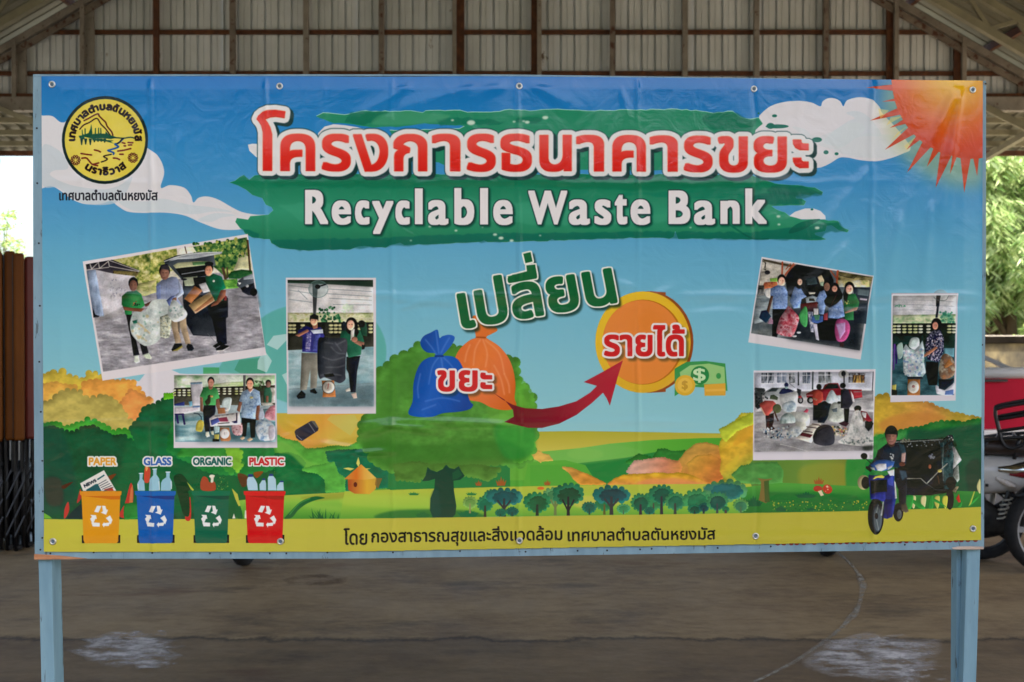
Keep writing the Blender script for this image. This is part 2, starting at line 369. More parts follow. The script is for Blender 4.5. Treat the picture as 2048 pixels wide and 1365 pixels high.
# the sun: glow, rays, disc
C(D, 1935, 200, 175, 'a8b070', a=.55, b=34)
for s in ("1113,517 1300,492 1300,552", "1208,600 1300,576 1300,606", "1137,711 1312,628 1335,684", "1255,752 1345,696 1362,742", "1226,880 1370,735 1412,797", "1352,880 1400,800 1440,830", "1354,1014 1436,832 1492,880", "1468,980 1495,880 1545,905", "1520,1102 1535,900 1612,930", "1600,1022 1608,925 1650,935", "1688,1130 1655,925 1738,930", "1768,1032 1735,930 1790,925"):
    q_ = pts(D, s); c_ = np.array([1725., 470.]); d_ = np.hypot(*(q_-c_).T); q_ = np.array([v_ if i_ == int(np.argmax(d_)) else c_+(v_-c_)*.9 for i_, v_ in enumerate(q_)]); P(CR, q_, 'b84428')
C(CR, 1725, 470, 458, RG(CR, (1640, 400), 560, ['dcb40c', 'd6a60e', 'cc8410', 'c85e16', 'c04418', 'b03a1a']), ry=462)
for s in ("1186,640 1250,650 1200,700", "1260,692 1330,684 1235,738", "1300,780 1356,742 1262,828", "1340,858 1408,800 1352,880"):
    P(CR, s, 'd8c66a', a=.55)
# ---------------- brush strokes behind the title
GE = F(1300, 180, 4.267)
def jag(p, amp, n, seed):
    rs = np.random.RandomState(seed); out = []
    for i in range(len(p)):
        q0, q1 = p[i], p[(i+1) % len(p)]; m = max(1, int(np.hypot(*(q1-q0))/n))
        for k in range(m): out.append(q0+(q1-q0)*k/m+rs.uniform(-amp, amp, 2))
    return np.array(out)
up = pts(D, "633,233 648,227 690,230 710,226 724,223 800,224 822,222 845,226 852,222 920,222 935,225 990,225 1018,220 1060,222 1095,219 1165,222 1200,222 1300,220 1345,219 1400,222 1425,226 1465,223 1478,234 1500,239 1516,235 1524,248 1510,260 1500,300 1500,340 920,340 800,300 780,262 850,260 920,258 930,252 850,247 800,254 745,255 700,249 668,246 650,240")
P(D, jag(up, 1.1, 9, 1), '9ccfc0'); P(D, jag(up, .9, 9, 1)+np.array([0, 1.4]), '2d8566')
for s in ("700,226 780,224 760,240 730,252 690,246", "1410,228 1470,226 1500,240 1515,240 1500,262 1420,260 1400,240", "870,240 940,236 1010,246 1000,251 880,252", "1030,238 1090,236 1080,247 1030,248"): P(D, jag(pts(D, s), 2, 8, 4), '1d6a55', 0, .7, 1)
P(D, "745,250 760,232 800,226 840,226 900,232 870,246 800,252", '4f9d78', 1, .5, 3)
low = pts(D, "460,367 471,363 480,356 489,351 500,361 510,352 530,350 1500,350 1530,362 1557,370 1582,371 1605,373 1628,377 1645,386 1642,391 1628,388 1619,393 1602,388 1589,392 1590,398 1604,399 1611,404 1606,411 1580,411 1542,413 1550,420 1568,426 1578,434 1604,440 1628,440 1674,443 1678,452 1696,461 1694,466 1676,462 1662,452 1652,453 1649,464 1628,466 1629,471 1651,480 1640,482 1580,479 1487,480 1440,478 1356,479 1350,463 1346,474 1338,478 1305,476 1250,477 1110,482 1104,478 1095,483 975,485 968,481 960,485 810,491 800,487 780,492 772,496 745,495 730,492 716,495 700,500 610,502 560,497 543,487 540,480 521,478 504,475 489,467 488,461 482,457 471,444 475,437 497,441 502,434 522,432 538,430 547,422 543,415 532,411 526,398 506,391 493,380 478,373")
P(D, jag(low, 1.1, 9, 2), '9ccfc0'); P(D, jag(low, .9, 9, 2)*np.array([.9992, .9985])+np.array([.8, .7]), LG(D, (1000, 350), (1000, 500), ['1f7356', '2b8062', '379072', '2f8262', '276c58']))
for i, s in enumerate(("530,362 800,358 1200,360 1480,358 1500,372 1300,382 1000,374 700,376 560,372", "1240,390 1500,372 1560,384 1540,400 1400,398", "560,410 900,396 1250,420 1400,440 1200,452 800,440 600,445")):
    P(D, jag(pts(D, s), 3, 14, 5+i), ('176a4e', '17705a', '429a7c')[i], 1, .45, 4)
for s in ("545,483 640,478 760,478 900,470 1100,466 1300,464 1500,466 1600,455 1675,446 1690,464 1650,466 1640,480 1480,480 1300,476 1100,481 900,487 720,497 600,502 556,496", "1510,392 1560,385 1640,386 1642,390 1600,398 1604,410 1540,412 1500,404", "1545,372 1600,374 1642,386 1590,394 1530,384", "486,460 500,462 520,470 520,477 500,474"):
    P(D, jag(pts(D, s), 2, 9, 9), '1c5f56', 0, .62, 1.5)
P(GE, "1180,1230 1200,1180 1290,1130 1440,1105 1380,1150 1290,1200", '0e5348', 1, .6); L(GE, "640,1130 850,1265 1000,1275", 16, '0e5348', 1, .5)
for x, y, r in ((860, 454, 3), (912, 462, 3), (990, 470, 4), (1002, 477, 5), (1023, 482, 4), (965, 455, 2), (1380, 456, 2), (1555, 434, 4), (1632, 457, 4.5), (1556, 450, 3), (1054, 246, 5), (1090, 237, 6), (942, 247, 8), (1028, 245, 3), (1047, 244, 3), (905, 242, 3), (1080, 472, 2), (1010, 440, 2), (822, 482, 2)):
    C(D, x, y, r, 'cfe3d8', ry=r*.6, a=.85, b=.6)
for x, y, rx, ry in ((1548, 233, 5, 3), (1553, 254, 23, 4), (1540, 253, 8, 6), (1632, 281, 10, 5), (1650, 306, 5, 4), (1671, 309, 4, 3), (1516, 228, 2, 2), (1622, 420, 3, 2)):
    C(D, x, y, rx, '1d6a5c', ry=ry)
# ---------------- title
G0 = [('ค', 562, 268.6, 631, 344), ('ร', 644.6, 268.6, 701.8, 345), ('ง', 707, 269, 776.5, 345), ('ก', 787.6, 269, 854.5, 344.5), ('า', 864.7, 268.6, 920.5, 344.5), ('ร', 933.8, 268.6, 991, 345.5),
      ('ธ', 1001, 268.6, 1063, 345.5), ('น', 1078.6, 271, 1142.5, 345.5), ('า', 1152, 271, 1207, 345), ('ค', 1224, 271, 1290.7, 345), ('า', 1299, 271.5, 1354.4, 345), ('ร', 1366.8, 272, 1423.7, 346.4), ('ข', 1434.8, 273, 1494, 347), ('ย', 1506.7, 273, 1571.9, 347)]
ms = [text_mask(g, (a, b, c, d), {'ง': 2.2}.get(g, 3.0), 40, sq=True) for g, a, b, c, d in G0]
ZT = F(460, 200, 4.55)
def pm(fr, s, sm=0, pad=40):
    p = pts(fr, s); p = smooth(p, 4) if sm else p
    return coverage(edges(to_canvas(p)), pad)
ms.append(pm(ZT, "247,182 262,150 300,118 350,102 420,98 508,112 500,172 420,160 370,166 328,186 350,215 372,260 388,320 388,650 305,650 305,300 290,240 270,208"))
for s in ("1212,430 1240,430 1283,432 1285,452 1300,464 1345,465 1345,520 1270,518 1235,500 1216,468", "1212,584 1240,584 1283,584 1285,604 1300,617 1345,617 1345,670 1270,672 1235,654 1216,620"): ms.append(pm(GE, s))
M, mx, my = canvas_mask(ms)
dk = dilate(M, 17); put(np.maximum(dk, shift(dk, 8, 8)), mx, my, '123a3a')
put(dilate(M, 15), mx, my, 'd6d8e0'); put(dilate(M, 1.6), mx, my, 'd89a80', .8)
put(M, mx, my, LG(D, (1000, 215), (1000, 350), ['c9251c', 'd8504a', 'd8504a', 'd0322a', 'c82a28']))
put(shift(M, 0, 0)*(1-shift(M, 0, 0)[::1, ::1])*0+np.clip(M-np.roll(M, -2, 0), 0, 1), mx, my, 'a01c18', .5)
EN = [('R', 611, 380, 657.4, 450.5), ('e', 664, 401, 703, 451.6), ('c', 710.5, 401, 739.6, 451.6), ('y', 744.6, 402, 787.5, 470), ('c', 791, 401, 820, 451.6), ('l', 830, 377, 845.7, 450.5), ('a', 856, 400, 897, 452), ('b', 908.5, 376, 948.6, 452), ('l', 960, 376, 976, 451), ('e', 986, 400, 1025.5, 452),
      ('W', 1056, 381.5, 1134, 451), ('a', 1136.7, 399, 1179.5, 452), ('s', 1188, 399, 1222, 452), ('t', 1228.4, 389, 1254, 451), ('e', 1260, 399, 1300, 452), ('B', 1336, 381, 1379.7, 450), ('a', 1386.7, 401, 1429, 452), ('n', 1439, 401, 1478, 450), ('k', 1488.7, 377, 1532, 450)]
M, mx, my = canvas_mask([text_mask(g, (a, b, c, d), {'l': 4, 'W': 3.0, 'e': 2.9, 'a': 3.0, 'y': 3.0, 's': 3.0}.get(g, 3.5), 30, sq=True) for g, a, b, c, d in EN])
put(blur(shift(dilate(M, 3), 4, 4), 3), mx, my, '0b3430', .8); put(dilate(M, 3), mx, my, '1c3a3c', .9); put(M, mx, my, 'd9d9e2')
# ---------------- emblem and the line under it
EM = F(110, 190, 6.205)
C(EM, 632, 568, 536, '0c2c2c', ry=545); C(EM, 632, 568, 500, RG(EM, (560, 640), 520, ['dccf6a', 'd6c956', 'cfc24c']), ry=508)
L(EM, "320,435 370,385 440,350 530,300 580,370 640,430 690,500 700,520", 15, '35201c', 1); L(EM, "375,330 430,300 510,255 550,245 560,270 610,320 640,350 660,400 710,460 730,510", 17, '5a2a1e', 1)
P(EM, "305,515 350,510 345,440 355,440 362,500 382,500 380,425 395,425 396,495 430,480 450,430 462,370 472,430 475,495 505,490 508,420 520,420 520,490 545,488 548,415 560,415 560,488 575,480 572,420 585,420 590,488 635,490 640,460 680,500 740,520 790,540 700,555 600,545 480,552 380,530 385,560 360,560 318,545", '14503c', 0)
for x, h in ((345, 75), (395, 70), (450, 75), (500, 40), (545, 35), (585, 35), (628, 45)): P(EM, [(x-20, 550), (x+20, 550), (x+6, 555+h), (x-6, 555+h)], '1a3a34')
P(EM, "470,552 600,560 740,575 700,590 750,612 640,585 480,572", '14503c'); L(EM, "720,535 860,545 950,535 1000,548", 15, '1a3c38', 1)
L(EM, "860,548 830,580 790,610 755,620 800,650 760,670 690,690 670,700 740,725 735,745", 20, '22509a', 1); L(EM, "860,548 830,570 820,590 780,612", 16, '241c22', 1); L(EM, "710,745 620,765 625,780 660,800 640,820 585,840", 15, '2c1c1c', 1)
for s in ("500,690 545,700 575,715", "335,735 400,745 465,752", "345,795 400,790 430,820 470,865 540,885", "480,870 520,860 555,850", "790,705 870,695 955,675", "815,745 860,745", "735,790 780,795 815,812", "845,600 880,610", "920,600 980,603", "925,632 965,630", "870,640 890,642"): L(EM, s, 18, '6a2c26', 1)
for cx, cy in ((267, 817), (980, 788)):
    for k in range(10): C(EM, cx+48*math.cos(k*.628), cy+48*math.sin(k*.628), 17, '4a2424')
    for k in range(10): C(EM, cx+48*math.cos(k*.628), cy+48*math.sin(k*.628), 8, 'b89a4a')
    for k in range(6): C(EM, cx+22*math.cos(k*1.047), cy+22*math.sin(k*1.047), 7, '4a2424')
def arc_text(clusters, fr, cx, cy, r, a0, a1, h, inward, c, bold):
    n = len(clusters); ws = [w for _, w, _, _ in clusters]; tot = sum(ws); acc = 0; ms = []
    for g, w, up_, dn in clusters:
        t = math.radians(a0+(a1-a0)*(acc+w/2)/tot); acc += w; hw = abs(math.radians(a1-a0))*r*w/tot*.43
        o = np.array([math.cos(t), math.sin(t)]); tg = np.array([-o[1], o[0]])
        if inward: o = -o; tg = -tg
        c0 = np.array([cx, cy])+(r*(o if not inward else -o))
        top = c0+o*h*(.5+up_); bot = c0-o*h*(.5+dn)
        ms.append(text_mask(g, pts(fr, [top-tg*hw, top+tg*hw, bot+tg*hw, bot-tg*hw]), bold, 6))
    M_ = canvas_mask(ms); put(M_[0], M_[1], M_[2], c)
arc_text([('เ', .5, 0, 0), ('ท', 1, 0, 0), ('ศ', 1, .1, 0), ('บ', 1, 0, 0), ('า', .7, 0, 0), ('ล', 1, 0, 0), ('ตำ', 1.75, .25, 0), ('บ', 1, 0, 0), ('ล', 1, 0, 0), ('ตั', 1, .35, 0), ('น', 1, 0, 0), ('ห', 1, 0, 0), ('ย', 1, 0, 0), ('ง', .8, 0, 0), ('มั', 1, .35, 0), ('ส', 1, .15, 0)], EM, 632, 568, 408, 178, 363, 78, False, '2c1a12', 1.0)
arc_text([('น', 1, 0, 0), ('ร', .8, 0, 0), ('า', .7, 0, 0), ('ธิ', 1, .35, 0), ('ว', .9, 0, 0), ('า', .7, 0, 0), ('ส', 1, .15, 0)], EM, 632, 568, 398, 127, 50, 78, True, '2c1a12', 1.0)
T('เทศบาลตำบลตันหยงมัส', (120, 380.5, 317, 402), '2c2c34', .45)
# ---------------- faded recycling picture behind the snapshots
P(D, "520,640 600,610 720,620 770,680 760,760 700,830 560,800 470,750 440,735", '479e86', 1, .55, 2); P(D, "408,735 440,735 440,752 408,752", '4c9f6e'); P(D, "480,720 530,715 532,752 490,752 470,740", '479278', 0, .8)
for s in ("535,690 548,672 575,668 575,680 556,700", "517,722 530,700 545,722 535,745 516,738", "565,750 575,745 575,770", "690,820 715,800 745,828 700,862 668,840"): P(D, s, 'b9d6dc', 0, .75)
# ---------------- landscape
LB = F(80, 720, 3.5)
P(LB, "610,130 700,150 740,100 905,60 985,95 1060,100 1060,300 870,330 780,330 700,250", 'cfcfdc')
lumps(LB, "-40,140 100,95 165,85 215,115 300,140 350,95 395,95 440,120 460,300 -40,420", 26, 'c9b449')
lumps(LB, "320,170 400,150 470,165 590,150 660,160 700,200 720,240 770,280 750,330 690,420 600,480 330,400", 26, 'e2a14e')
lumps(LB, "640,220 730,260 780,285 740,330 690,420 600,470 560,330", 22, 'dd9254', a=.8)
lumps(LB, "-40,190 120,175 250,190 290,220 300,330 -40,340", 24, 'dca850')
lumps(LB, "-40,320 80,300 120,265 200,215 290,225 330,270 430,260 500,275 560,330 600,390 640,430 630,500 -40,500", 26, 'b0a45a')
lumps(LB, "-40,470 60,455 150,450 200,470 300,440 340,415 390,430 450,460 520,500 600,490 650,520 640,600 -40,600", 22, '41a23a')
lumps(LB, "-40,490 100,480 160,490 230,510 300,480 380,470 440,500 520,540 600,535 640,560 700,600 1300,600 1300,1120 -40,1120", 20, '165238')
P(D, '440,880 640,880 640,1040 440,1040', '1c5c38'); P(D, '500,1000 640,985 640,1040 470,1040', '4c8f38', 0, .8, 4)
P(LB, "0,480 150,500 230,700 250,1000 0,1050", '1e4a40', 1, .6, 6); P(LB, "30,840 150,830 170,1000 60,1010", '4a3434', 1, .6, 5)
lumps(LB, "650,480 700,420 740,350 800,320 870,280 960,265 1100,260 1100,700 700,600", 24, '1c5c3c'); lumps(LB, "880,240 930,238 960,260 880,270", 10, '5eb02c')
P(LB, "640,520 900,540 1200,640 1400,900 1200,1050 500,1050 560,800", '1f7040', 1, .5, 10); lumps(D, "350,850 460,848 548,880 552,930 500,945 420,940 340,900", 8, '2a7c3c', a=.8)
lumps(F(370, 820, 4.707), "0,360 480,355 540,390 530,440 545,500 500,580 440,590 400,560 300,420 -40,420", 26, '3a8a3a', a=.9); lumps(F(370, 820, 4.707), "400,360 500,365 530,400 520,480 540,520 500,570 450,520 420,430", 22, '82b83c', a=.85)
R2 = F(370, 820, 4.707)
P(D, '600,925 1120,925 1120,1000 600,1000', '2f7c44')
# yellow and orange field behind the can
P(R2, "860,30 1900,20 1750,330 1700,420 1150,420 860,330", LG(R2, (860, 40), (1300, 420), ['b9a94a', 'c8a440', 'cf9c46', 'c6b050'])); P(R2, "860,110 950,200 1150,280 1350,260 1250,350 1100,380 880,330", 'd29a50', 1, .6, 5); P(R2, "1150,370 1350,300 1700,240 1700,300 1400,330", 'b8a040', 1, .6, 4)
lumps(R2, "860,240 960,290 1060,300 1130,370 1180,375 1300,365 1400,345 1550,355 1640,310 1800,330 1900,800 860,800", 18, '57a343')
lumps(R2, "860,420 1000,410 1080,440 1130,500 1100,560 1150,600 1260,600 1330,650 1330,720 1440,760 1400,820 860,820", 16, '236b3e'); P(R2, "880,300 1000,330 1150,470 1300,520 1250,580 1130,540 1000,420 880,400", '73b54e', 1, .7, 3)
lumps(R2, "1340,400 1500,380 1700,380 1900,420 1900,720 1500,760 1470,620 1430,520 1360,470", 16, '1f6b4c'); lumps(R2, "1120,560 1280,520 1400,500 1440,600 1500,640 1500,760 1340,760 1330,650 1260,590", 16, '5aac48', a=.9)
P(R2, "500,850 960,800 1450,775 1930,745 1930,1060 500,1060", LG(R2, (1000, 780), (1000, 1030), ['a9b54a', '82b848', '5fa23c', '3d8a34'])); P(R2, "1100,820 1400,780 1850,755 1800,800 1500,830 1200,850", '8a8c34', 1, .5, 4); P(R2, "1050,870 1500,900 1930,880 1930,930 1400,960", '9cc552', 1, .5, 8)
for s in ("940,1020 1000,950 1080,870 1160,830 1240,810 1320,825 1240,845 1150,880 1070,940 1010,1010", "430,790 500,850 540,950 545,1020 500,1020 480,920 420,830", "0,740 60,790 70,860 0,800"): P(R2, s, '1f6038', 1)
L(R2, "990,980 1080,880 1180,830", 10, '3b8a44', 1)
for x0, x1, sd in ((1180, 1330, 3), (1250, 1520, 4)):
    rs = np.random.RandomState(sd)
    for k in range(12): x = rs.uniform(x0, x1); P(R2, [(x-9, 1020), (x+9, 1020), (x+rs.uniform(-50, 30), 1020-rs.uniform(30, 110))], '1e5a36', a=.8)
# the can
P(R2, "1036,205 1048,185 1190,102 1225,105 1262,170 1255,195 1110,290 1080,285 1050,260", '33333f', 0); L(R2, "1170,125 1225,205", 8, '70707a'); L(R2, "1055,235 1105,280", 5, '8a8a90'); P(R2, "1190,102 1225,105 1262,170 1240,165", '5a5c5c')
P(R2, "1340,90 1380,50 1600,45 1640,120 1560,240 1500,200", 'b8c070', 0, .5)
# right half of the landscape
R7 = F(1160, 840, 5.12); R6 = F(780, 840, 5.12)
P(D, "1020,864 1150,862 1300,864 1460,867 1560,868 1560,960 1020,960", LG(D, (1000, 862), (1000, 905), ['a8a63c', 'b6ae48', 'c2bc56']))
P(D, "1060,905 1160,896 1220,887 1300,880 1400,876 1520,875 1520,1000 1040,1000", LG(D, (1060, 900), (1460, 890), ['6fb04c', '74b65a', '58a63c', '4a9a36']))
P(D, "1060,930 1140,928 1250,915 1330,900 1400,905 1460,960 1200,985 1060,975", '2d8040'); C(D, 1170, 908, 36, '86be5c', ry=12, a=.7, b=3); P(D, "1030,920 1180,895 1250,893 1280,910 1130,930", '72b458', 1, .5, 3)
lumps(R7, "480,430 600,360 680,370 740,400 800,310 860,300 930,330 990,330 1060,320 1100,340 1000,460 600,460", 18, '2f7a34')
P(D, "1020,925 1130,920 1170,930 1200,975 1020,975", '58a63e', 0, .9)
lumps(R7, "1010,420 1100,310 1180,250 1290,240 1400,270 1450,320 1500,600 1200,640 1000,520", 16, LG(R7, (1150, 260), (1350, 600), ['b99448', 'c09046', 'c8813e', 'c0753a']))
lumps(R7, "1100,450 1200,370 1330,360 1450,420 1480,560 1400,640 1150,630", 16, LG(R7, (1100, 400), (1400, 620), ['c29a40', 'c68a3c', 'c2703a']), a=.9)
lumps(R7, "485,525 520,470 560,430 650,415 720,405 800,395 860,395 930,420 1000,430 1030,480 1000,560 500,560", 18, LG(R7, (480, 450), (1050, 520), ['cfa89c', 'd0a08c', 'd08a6c', 'c98848']))
lumps(R7, "290,655 350,610 430,570 560,560 700,555 800,545 900,560 1000,545 1100,560 1250,620 1300,660 300,665", 14, LG(R7, (700, 540), (700, 650), ['d3aa30', 'd8a038', 'd8954a']))
P(R7, "600,655 700,600 850,600 950,590 1080,610 1200,640 1200,660", 'd88a5c', 1, .7, 3)
lumps(R6, "1430,370 1470,320 1530,320 1570,350 1620,360 1660,410 1560,415 1540,430 1500,400", 10, 'd0ac58'); lumps(R6, "1770,485 1830,490 1900,510 1960,540 2020,560 2200,650 1950,655 1880,600 1840,540", 12, LG(R6, (1800, 500), (2000, 640), ['cfa052', 'c48c40', 'cf8f3c']))
lumps(R7, "1440,350 1430,280 1450,200 1480,140 1560,60 1600,0 1650,-60 1760,-60 1760,450 1700,560 1560,620 1400,650 1340,680 1420,640 1480,600 1440,520 1450,420", 18, LG(R7, (1450, 150), (1700, 500), ['b8b03a', 'd0a836', 'c8a63c', '8a9a38']))
P(R7, "1560,260 1620,120 1700,40 1760,20 1760,120 1700,200", 'd09a34', 1, .6, 4); P(R7, "1480,480 1560,400 1620,350 1600,440 1520,520", 'cdb83c', 1, .7, 4)
lumps(D, "1440,860 1460,850 1480,838 1505,828 1505,845 1470,860 1450,880", 4, 'aab83c')
P(D, "1505,918 1800,905 1800,1000 1450,1000 1480,950", LG(D, (1520, 910), (1720, 960), ['557f3a', '6a8c3c', '7a7c34'])); lumps(R7, "1560,560 1650,480 1760,450 2000,440 2060,520 2050,640 1700,640 1620,620", 18, '4f8f48'); P(D, "1600,935 1680,925 1730,960 1700,985 1610,980", '98983a', 1, .5, 6)
# far right bushes
lumps(D, "1745,800 1770,792 1800,800 1850,808 1900,830 1985,845 1985,900 1745,900", 8, LG(D, (1745, 800), (1900, 860), ['c0a63a', 'c09a40', 'c08848', 'b8a040'])); P(D, "1755,850 1790,830 1850,825 1890,835 1850,850 1790,870", 'bd7f40', 1, .7, 5)
lumps(D, "1715,1015 1735,930 1748,880 1770,870 1810,862 1850,855 1880,845 1925,850 1985,835 1985,1020", 7, '2c7c38'); P(D, "1810,870 1870,860 1940,850 1985,860 1985,1015 1840,1015", '12483a', 1, .85, 6); P(D, "1745,875 1760,868 1790,865 1800,890 1765,900 1745,935", '2f9040', 1, .8, 3); P(D, "1930,930 1958,920 1960,980 1935,985", '3c3430', 1, .5, 5)
P(D, "1690,925 1720,905 1748,900 1748,1015 1700,1015", '1f8a40', 1, .75, 4)
# meadow
P(D, "70,1010 600,1000 860,977 1060,972 1300,968 1500,965 1540,965 1540,1040 70,1040", LG(D, (700, 972), (700, 1036), ['b2bb4c', '9fc04a', '7cb244', '4e963a']), 0, 0)
P(D, "690,982 860,977 1060,972 1300,968 1500,967 1520,1026 680,1037", LG(D, (700, 972), (700, 1036), ['aeb846', 'a2bd48', '86b644', '5c9e3c'])); P(D, "1480,975 1560,965 1990,985 1990,1018 1480,1030", LG(D, (1600, 970), (1600, 1020), ['4f9c40', '2d7d38', '2a6f34'])); P(D, "1520,985 1600,985 1700,990 1720,1008 1560,1005", '236b34', 1, .7, 4)
P(D, "780,1022 860,1018 940,1022 960,1036 760,1037", '2a6a38', 1, .8, 4); P(D, "1140,995 1260,990 1230,1010 1160,1015", 'c6be5a', 1, .7, 3); P(D, "690,995 780,990 900,1000 860,1015 700,1010", 'a8c650', 1, .5, 5)
scatter(D, "1540,1000 1740,1000 1740,1020 1540,1022", 120, 1.5, ['a8a83c', '4a8a3c', '1f5c34'], 11)
# ferns, tufts and mushrooms
def tuft(fr, x, y, w, h, c, n, sd):
    rs = np.random.RandomState(sd)
    for k in range(n): t = (k+.5)/n*2-1; P(fr, [(x-w*.16+t*w*.2, y), (x+w*.16+t*w*.2, y), (x+t*w*.55, y-h*(1-.45*abs(t))*rs.uniform(.8, 1.1))], c)
for x, y, w, h in ((828, 990, 24, 8), (943, 990, 24, 8)): tuft(D, x, y, w, h, '2f7a44', 7, 1)
for x, y, w, h in ((957, 971, 16, 13), (1002, 971, 24, 20), (1094, 970, 16, 13), (1636, 968, 24, 16)): tuft(D, x, y, w, h, '9a5a30', 5, 2)
for x, y, w, h in ((1505, 1012, 40, 20), (1560, 1022, 26, 12), (1610, 995, 46, 12), (1620, 1020, 20, 6)): tuft(D, x, y, w, h, '175a3c', 9, 3)
P(D, "1513,956 1530,958 1545,956 1534,962 1534,985 1538,1000 1530,1006 1516,1000 1520,975 1520,962", '7a6a3c'); P(D, "1526,962 1536,960 1538,1004 1528,1004", '3c5a30', 0, .8)
C(D, 1634, 977, 9, 'a83c30', ry=6); C(D, 1653, 978, 10, 'b8402e', ry=9, rot=.5); P(D, "1634,982 1641,980 1646,990 1640,992", 'd8ccaa')
scatter(D, "1646,972 1658,970 1662,982 1650,984", 7, 1.3, ['e6d0b0'], 5); C(D, 1081, 976, 7, 'cc6a34', ry=3)
# big tree
lumps(D, "752,790 762,745 790,720 826,705 836,692 870,690 920,700 1000,715 1030,725 1035,760 1050,775 1065,795 1066,830 1062,855 1066,870 1060,890 1066,900 1058,918 1040,926 990,922 960,928 910,930 860,935 800,940 770,930 745,915 722,880 724,850 745,830 750,810", 11, '4f8a3a', seed=5)
lumps(D, "1010,770 1040,760 1062,790 1064,830 1050,850 1066,880 1060,915 1030,920 1000,880", 7, '5ea83c', a=.7, seed=8); P(D, "760,800 780,740 840,710 860,760 800,800 790,880 750,900 728,870", '467c34', 1, .6, 10); P(D, "730,880 860,890 1010,880 1050,920 950,928 800,935 740,915", '38702c', 1, .65, 8); P(D, "990,850 1060,845 1066,905 1010,915", '2a8a3c', 1, .6, 7); P(D, "980,800 1040,790 1060,820 1040,850 980,840", '6aa83c', 1, .4, 8)
P(D, "975,838 1000,828 1026,834 1062,842 1060,850 1000,848", '6fae4c', 1, .6, 4)
lumps(R6, "60,470 300,440 420,470 600,460 720,480 900,470 1110,510 1070,560 1000,600 860,570 760,560 700,520 560,500 460,530 380,560 300,620 180,610 80,600", 26, '4f7c36', a=1); P(R6, "0,440 1150,400 1150,470 700,480 400,470 0,500", '4f7c36', 0, .8, 8)
P(R6, "385,480 420,510 480,530 540,500 575,455 610,490 660,500 705,470 730,520 765,570 720,610 650,620 655,720 680,880 670,960 640,995 440,995 410,920 415,800 455,700 462,600 400,620 330,625 365,570", '1d4438', 0); P(R6, "640,540 700,500 740,560 690,600 640,610", '27583c', 0, .8); P(R6, "420,780 480,700 520,900 500,990 430,980", '2b4c44', 1, .6, 4)
tuft(R6, 340, 990, 160, 60, '2c6a3c', 11, 5); tuft(R6, 800, 990, 220, 80, '1f6a44', 15, 6)
# hive house
P(R2, "1535,650 1810,640 1800,740 1740,790 1600,785 1540,750", LG(R2, (1540, 700), (1800, 700), ['a8502c', 'c07a34', 'd2a83c', 'c8a040'])); P(R2, "1500,650 1580,580 1660,508 1720,560 1805,640 1700,655 1560,650", LG(R2, (1540, 600), (1760, 600), ['c8843a', 'cc6e2c', 'd8a44a', 'd8b85c'])); C(R2, 1607, 700, 17, '5c2a1c', ry=24)
for s in ("1635,440 1650,500 1635,535 1615,500", "1490,548 1540,540 1600,550 1560,568", "1700,548 1755,548 1715,560"): P(R2, s, 'd2cf6a')
P(R2, "1800,640 1860,640 1820,740 1790,700", '8a6434', 0, .8)
